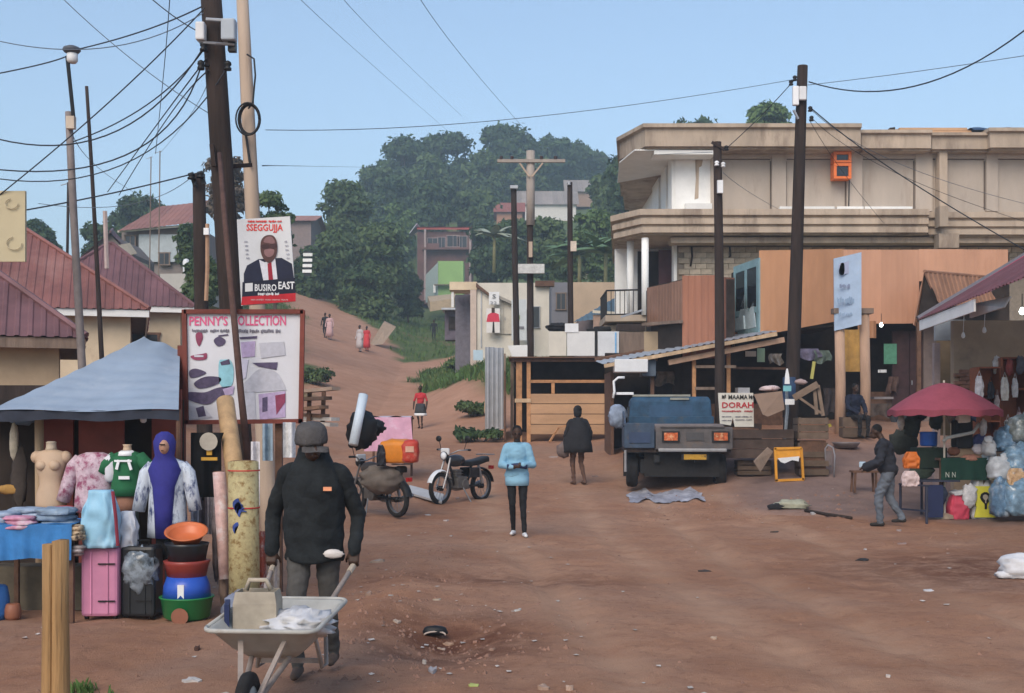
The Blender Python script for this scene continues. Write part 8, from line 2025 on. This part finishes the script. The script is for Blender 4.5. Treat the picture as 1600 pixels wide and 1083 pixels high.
# cloaked walker
g = G(903, 757); g = Vector((g.x, g.y, gz(g.x, g.y)))
r, s, Hd, body = human('person in a loose black cloak walking away beside the truck', g, R(20), 1.72, dark_cloth, mat('brown cloth trousers', (.10, .055, .04), .9, .2), mat('brown sandal', (.09, .05, .035), .8), dict(kneeL=(-.09, .1, .5), ankL=(-.09, .02, .085), kneeR=(.1, .06, .5), ankR=(.1, -.14, .1), elbL=(-.28, .02, 1.14), wrL=(-.24, .12, .95), elbR=(.3, .0, 1.14), wrR=(.3, .08, .95)), puff=.02)
mb = MB(); mb.loft([[Vector(((rx + .02 * math.sin(5 * a + z * 6)) * s * math.cos(a), (ry + .012 * math.sin(4 * a)) * s * math.sin(a), z * s)) for a in [2 * math.pi * i / 32 for i in range(32)]] for z, rx, ry in ((.72, .34, .24), (.85, .34, .24), (1.0, .32, .22), (1.2, .28, .19), (1.38, .22, .15), (1.46, .13, .11), (1.5, .09, .09))])
P(mb, 'cloak', dark_cloth, body, True, local=True)
P(MB().loft([[Vector(Hd(0, 0, 0)) * s + Vector((.1 * k * s * math.cos(a), .11 * k * s * math.sin(a), z * s)) for a in [2 * math.pi * i / 18 for i in range(18)]] for z, k in ((-.12, .75), (-.04, .9), (.06, .95), (.12, .6), (.14, .2))]), 'hood', dark_cloth, body, True, local=True)
S(MB().blob(g + Vector((-.32, -.02, .75)), (.15, .12, .17), 6, .15, 2.5, 18, 12), 'shopping_bag', mat('brown grey bag', (.16, .12, .11), .8, .25, 7, c2=(.45, .4, .38), spot=.6), 'brown grey bag carried by the cloaked walker', 'bag', smooth=True)
# man walking on the right, bent forward
g = G(1388, 822); g = Vector((g.x, g.y, gz(g.x, g.y)))
r, s, Hd, body = human('man in a dark jacket and faded jeans stooping as he walks left', g, R(72), 1.66, mat('charcoal jacket', (.022, .024, .032), .9, .2, 6, .3, 15), mat('faded grey jeans', (.12, .14, .17), .9, .2, 5, c2=(.22, .26, .31), spot=.56), mat('dark boots', (.025, .022, .02), .8), dict(kneeL=(-.09, .16, .5), ankL=(-.09, .13, .085), kneeR=(.1, -.02, .48), ankR=(.09, -.22, .14), elbL=(-.28, .14, 1.1), wrL=(-.2, .36, 1.02), elbR=(.28, .1, 1.1), wrR=(.22, .34, .98)), puff=.045, lean=.2, head_dn=.9, legw=1.32)
P(MB().box(Vector((-.12, .42, 1.05)) * s, (.12, .1, .09)), 'held_packet', mat('pale blue packet', (.4, .52, .62), .7, .1), body, local=True, bev=.01)
# seated person
q = G(1334, 684)
r, s, Hd, body = human('person in dark clothes sitting on the veranda bench', Vector((q.x, q.y - .02, q.z)), R(200), 1.68, mat('dark navy shirt', (.015, .02, .04), .9, .2), dark_cloth, None, dict(hipL=(-.095, 0, .52), hipR=(.095, 0, .52), kneeL=(-.12, .42, .50), kneeR=(.12, .42, .50), ankL=(-.12, .40, .085), ankR=(.12, .40, .085), elbL=(-.25, .1, .74), elbR=(.25, .1, .74), wrL=(-.12, .32, .62), wrR=(.12, .32, .62)), puff=.02, lean=.05, head_dn=.4)
# child in red
g = G(657, 670); g = Vector((g.x, g.y, gz(g.x, g.y)))
red_m = mat('red T shirt', (.5, .035, .045), .85, .1)
r, s, Hd, body = human('child in a red top and grey white skirt walking down the road', g, R(170), 1.5, red_m, skin_m, None, dict(kneeL=(-.07, .08, .5), ankL=(-.08, .05, .085), ankR=(.08, -.1, .1)), sleeves=False, barefoot=True, legw=.8, voxel=.016)
P(MB().loft([[Vector(((rx + .015 * math.sin(6 * a)) * s * math.cos(a), ry * s * math.sin(a), z * s)) for a in [2 * math.pi * i / 24 for i in range(24)]] for z, rx, ry in ((.62, .24, .2), (.72, .22, .18), (.9, .2, .15), (1.02, .17, .13))]), 'skirt', mat('dark grey skirt', (.05, .055, .06), .9, .2), body, True, local=True)
P(MB().loft([[Vector(((.245 + .015 * math.sin(6 * a)) * s * math.cos(a), .205 * s * math.sin(a), z * s)) for a in [2 * math.pi * i / 24 for i in range(24)]] for z in (.52, .57, .63)]), 'skirt_hem', white_pl, body, True, local=True)
# far walkers
def far(label, px, py, rz, top, bottom, H=1.66, dress=None):
    g = G(px, py); r, s, Hd, body = human(label, Vector((g.x, g.y, gz(g.x, g.y))), rz, H, top, bottom, None, dict(kneeL=(-.08, .1, .5), ankR=(.09, -.15, .1)), voxel=.02)
    if dress: P(MB().loft([[Vector((rx * s * math.cos(a), ry * s * math.sin(a), z * s)) for a in [2 * math.pi * i / 18 for i in range(18)]] for z, rx, ry in ((.25, .27, .22), (.6, .24, .19), (.95, .2, .15), (1.2, .19, .14))]), 'dress', dress, body, True, local=True)
wd_ = mat('pale cotton dress', (.55, .5, .5), .9, .12); rd_ = mat('bright red dress', (.55, .05, .06), .9, .1); pk2 = mat('pale pink dress', (.55, .36, .36), .9, .1)
far('woman in a pale dress at the crest of the road', 562, 550, 2.6, wd_, wd_, 1.66, wd_)
far('woman in a bright red dress at the crest of the road', 573, 549, 2.9, rd_, rd_, 1.6, rd_)
far('woman in a pale pink dress where the road bends left', 515, 531, 3.0, pk2, pk2, 1.64, pk2)
far('person in dark clothes where the road bends left', 508, 528, 2.9, dark_cloth, dark_cloth, 1.6)
far('person in dark clothes standing below the white house', 678, 533, 3.1, dark_cloth, dark_cloth, 1.66)
far('person selling at the dim kiosk beside white house', 710, 538, 3.4, mat('dull violet shirt', (.12, .08, .14), .9), dark_cloth, 1.6)
# ------------------------------------------------------------------ litter, stones, rubbish
def flat_bit(label, px, py, wd, dp, c_, seed, name='litter', h=.02, cat='litter'):
    g = G(px, py); rs = random.Random(seed); n_ = 9
    pts = []
    for k in range(n_):
        a = 2 * math.pi * k / n_; q = rs.uniform(.6, 1.1)
        x, y = g.x + wd / 2 * q * math.cos(a), g.y + dp / 2 * q * math.sin(a)
        pts.append((x, y))
    mb = MB(); top = [Vector((x, y, gz(x, y) + h * rs.uniform(.4, 1.6))) for x, y in pts]; bot = [Vector((x, y, gz(x, y) - .004)) for x, y in pts]
    cen = Vector((g.x, g.y, gz(g.x, g.y) + h * rs.uniform(.8, 1.6)))
    o = len(mb.v); mb.add(top + bot + [cen], [(k, (k + 1) % n_, 2 * n_) for k in range(n_)] + [(k + n_, (k + 1) % n_ + n_, (k + 1) % n_, k) for k in range(n_)])
    S(mb, name, mat('litter %.2f %.2f %.2f' % c_, c_, .7, .15, 14), label, cat)
L0 = [
 (808, 955, .09, .05, (.6, .58, .54), 'crumpled white wrapper in the middle of the dirt road'),
 (620, 972, .1, .05, (.45, .34, .26), 'pale scrap on the left rim of the hollow'), (682, 938, .09, .04, (.5, .42, .33), 'cream scrap above the hollow'),
 (676, 1050, .09, .09, (.42, .4, .42), 'grey stone below the hollow'), (663, 1037, .05, .04, (.62, .55, .48), 'small white scrap left of the grey stone'),
 (690, 1015, .08, .05, (.55, .4, .3), 'tan scrap in the hollow'), (700, 1008, .12, .04, (.42, .26, .17), 'brown torn peel in the hollow'), (770, 1016, .07, .03, (.4, .25, .18), 'brown scrap right of the hollow'),
 (742, 1004, .06, .03, (.38, .2, .13), 'rust coloured scrap in the hollow'), (740, 1072, .1, .05, (.45, .5, .16), 'lime green scrap at the bottom of the picture'), (850, 1078, .1, .06, (.4, .27, .2), 'tan clod at the bottom of the picture'), (890, 1078, .07, .05, (.5, .35, .27), 'small pale clod at the bottom of the picture'),
 (1345, 876, .26, .16, (.025, .02, .018), 'flat black rubber scrap on the right of the road'), (1450, 924, .16, .08, (.6, .58, .58), 'white paper scrap on the right of the road'), (1352, 859, .07, .05, (.6, .56, .54), 'small white scrap behind the black rubber'), (1115, 998, .06, .04, (.5, .36, .26), 'small tan scrap on the bare road'), (1388, 1058, .05, .04, (.62, .55, .5), 'small white scrap at the lower right'),
 (1405, 830, .1, .06, (.42, .34, .32), 'pale clod behind the stooping man'), (1410, 850, .2, .08, (.36, .25, .22), 'flat tan scrap on the right verge'), (1210, 832, .16, .08, (.07, .05, .04), 'dark clod left of the right verge'), (1100, 893, .2, .05, (.06, .045, .04), 'dark stick scrap in the middle right of road'),
 (1208, 795, .2, .1, (.45, .42, .4), 'white rubble at the edge of the apron'), (1270, 803, .14, .08, (.48, .46, .46), 'pale rubble at the end of the gully'),
 (668, 805, .14, .08, (.5, .46, .44), 'white scrap behind the man with the wheelbarrow'), (697, 814, .12, .08, (.5, .42, .38), 'pale scrap left of the walking woman'), (705, 838, .07, .05, (.48, .4, .36), 'small pale scrap left of the woman'), (300, 1064, .16, .07, (.55, .52, .5), 'white scrap on the dirt below the basins'), (308, 1016, .05, .05, (.08, .04, .03), 'small dark clod below the basins'),
 (590, 878, .3, .18, (.36, .27, .21), 'pale rubble beside the elbow of the wheelbarrow man'), (520, 1014, .14, .1, (.45, .4, .36), 'pale stone by the foot of the wheelbarrow man'), (575, 930, .1, .08, (.38, .26, .2), 'tan clod right of the wheelbarrow man'), (450, 960, .06, .05, (.3, .2, .15), 'brown clod behind the wheelbarrow'), (1030, 795, .12, .1, (.3, .2, .16), 'brown clod in front of the plastic sheet'), (715, 780, .1, .08, (.35, .24, .2), 'pale clod under the white fendered motorcycle'), (930, 745, .2, .14, (.34, .24, .2), 'pale rubble left of the truck wheel'), (865, 715, .3, .16, (.4, .3, .26), 'white rubble in front of the wooden kiosk'), (990, 742, .1, .08, (.45, .42, .38), 'pale stone at the truck wheel'), (560, 790, .3, .16, (.4, .3, .25), 'pale sack scrap below the laden motorcycle'),
]
for i, (px, py, a, b_, c_, lab) in enumerate(L0):
    st_n = 'stone' if 'stone' in lab or 'rubble' in lab or 'clod' in lab else 'litter'
    flat_bit(lab, px, py, a * .85, b_ * 1.5, tuple(v * .82 for v in c_), i, st_n, .012 if st_n == 'litter' else .022, 'stone' if st_n == 'stone' else 'litter')
g = G(680, 995); sh_ = T('lost_shoe', 'old black shoe with a pale rim in the hollow', 'shoe', g)
P(MB().blob(g + Vector((0, 0, .045)), (.11, .05, .05), 3, .08, 1.5, 18, 10, .6), 'upper', black, sh_, True); P(MB().tube([g + Vector((.09 * math.cos(a), -.045 + .01 * math.sin(a * 2), .02 + .03 * math.sin(a))) for a in [math.pi * k / 8 for k in range(9)]], .008, 5), 'rim', mat('pale rim', (.5, .4, .33), .8), sh_, True)
# plastic sheet spread in front of the truck
def psheet(u, v):
    q = G(982 + 118 * u + 9 * float(vnoise(v * 7, 3)), 784 - (16 + 8 * float(vnoise(u * 6, 8))) * v + 8 * float(vnoise(u * 8, 1))); return q + Vector((0, 0, max(.008, .02 + .06 * float(vnoise(u * 11, v * 6)) + .04 * float(vnoise(u * 27, v * 12)))))
S(MB().sheet(psheet, 40, 12), 'plastic_sheet', mat('crumpled grey white sheet', (.34, .34, .39), .5, .3, 7, c2=(.5, .5, .55), spot=.52), 'crumpled grey white plastic sheet on dirt before truck', 'sheet', smooth=True)
rg = T('cloth_heap', 'pale greenish rag heap lying in the gully', 'rag', G(1238, 794)); P(MB().blob(rg.location + Vector((0, 0, .05)), (.32, .18, .1), 4, .25, 3, 24, 12, .5), 'rag', mat('pale greenish rag', (.34, .34, .26), .9, .2, 8), rg, True)
P(MB().blob(rg.location + Vector((-.3, -.05, .02)), (.16, .1, .07), 6, .25, 3, 16, 10, .5), 'dark_end', dark_cloth, rg, True)
S(MB().tube([G(1258, 800) + Vector((0, 0, .03)), G(1290, 806) + Vector((0, 0, .03)), G(1330, 812) + Vector((0, 0, .03))], .03, 6), 'gully_branch', wood_dark, 'dark branch lying along the edge of the apron', 'branch', smooth=True)
# loose pebbles and clods: nobody could count them
rs2 = np.random.RandomState(11); pm = MB()
def scatter(n_, fx, smin, smax):
    for _ in range(n_):
        x, y = fx()
        if not (6.8 < y < 40): continue
        s = smin + (smax - smin) * rs2.rand() ** 3
        z = gz(x, y); vs = []
        for k in range(5):
            a = k * 1.2566 + rs2.rand() * .6; vs.append((x + s * math.cos(a) * (.6 + .6 * rs2.rand()), y + s * math.sin(a) * (.6 + .6 * rs2.rand()), z - .003))
        vs.append((x + s * .2 * rs2.randn(), y, z + s * (.4 + .5 * rs2.rand())))
        pm.add(vs, [(k, (k + 1) % 5, 5) for k in range(5)])
scatter(1500, lambda: (rs2.uniform(-5, 8), 7 + 17 * rs2.rand() ** 1.5), .004, .028)
scatter(700, lambda: (-.7 + rs2.randn() * .55, 9.9 + rs2.randn() * 1.0), .006, .035)
scatter(500, lambda: (-1.1 + rs2.randn() * .3, 8 + 9 * rs2.rand()), .006, .035)
scatter(400, lambda: (2 + rs2.rand() * 5, 22.4 + rs2.randn() * 1.2), .01, .05)
S(pm, 'pebbles', mat('loose murram pebbles', (.27, .15, .105), .95, .35, 3), 'loose red brown pebbles scattered over the dirt road', 'pebbles', kind='stuff')

bits = MB()
for _ in range(170):
    x, y = rs2.uniform(-4, 7.5), 7.5 + 20 * rs2.rand() ** 1.3
    if rs2.rand() < .45: x, y = -.6 + rs2.randn() * .9, 10.5 + rs2.randn() * 2.2
    s = .01 + .025 * rs2.rand(); a = rs2.rand() * 6.28; z = gz(x, y) + .006
    bits.add([(x + s * math.cos(a + k * 1.57) * (.6 + .6 * rs2.rand()), y + s * math.sin(a + k * 1.57) * 1.3, z + .008 * rs2.rand()) for k in range(4)], [(0, 1, 2, 3)])
S(bits, 'paper_scraps', mat('trodden pale scraps', (.46, .40, .35), .8, .3, 2), 'trodden scraps of paper and plastic scattered on the dirt', 'litter', kind='stuff')
# ------------------------------------------------------------------ evening air
hz_m = bpy.data.materials.new('evening haze'); hz_m.use_nodes = True
n = hz_m.node_tree.nodes; n.remove(n['Principled BSDF'])
pv = n.new('ShaderNodeVolumePrincipled')
pv.inputs['Color'].default_value = (.66, .82, .94, 1)
pv.inputs['Density'].default_value = .0015
pv.inputs['Anisotropy'].default_value = .2
hz_m.node_tree.links.new(pv.outputs[0], n['Material Output'].inputs['Volume'])
hz_o = mesh_obj('haze', MB().box((0, 1000, 50), (3600, 3000, 140)).mesh('haze'), hz_m); tag(hz_o, 'thin blue evening haze over the street and hill', 'haze', kind='stuff')
recalc(hz_o.data)
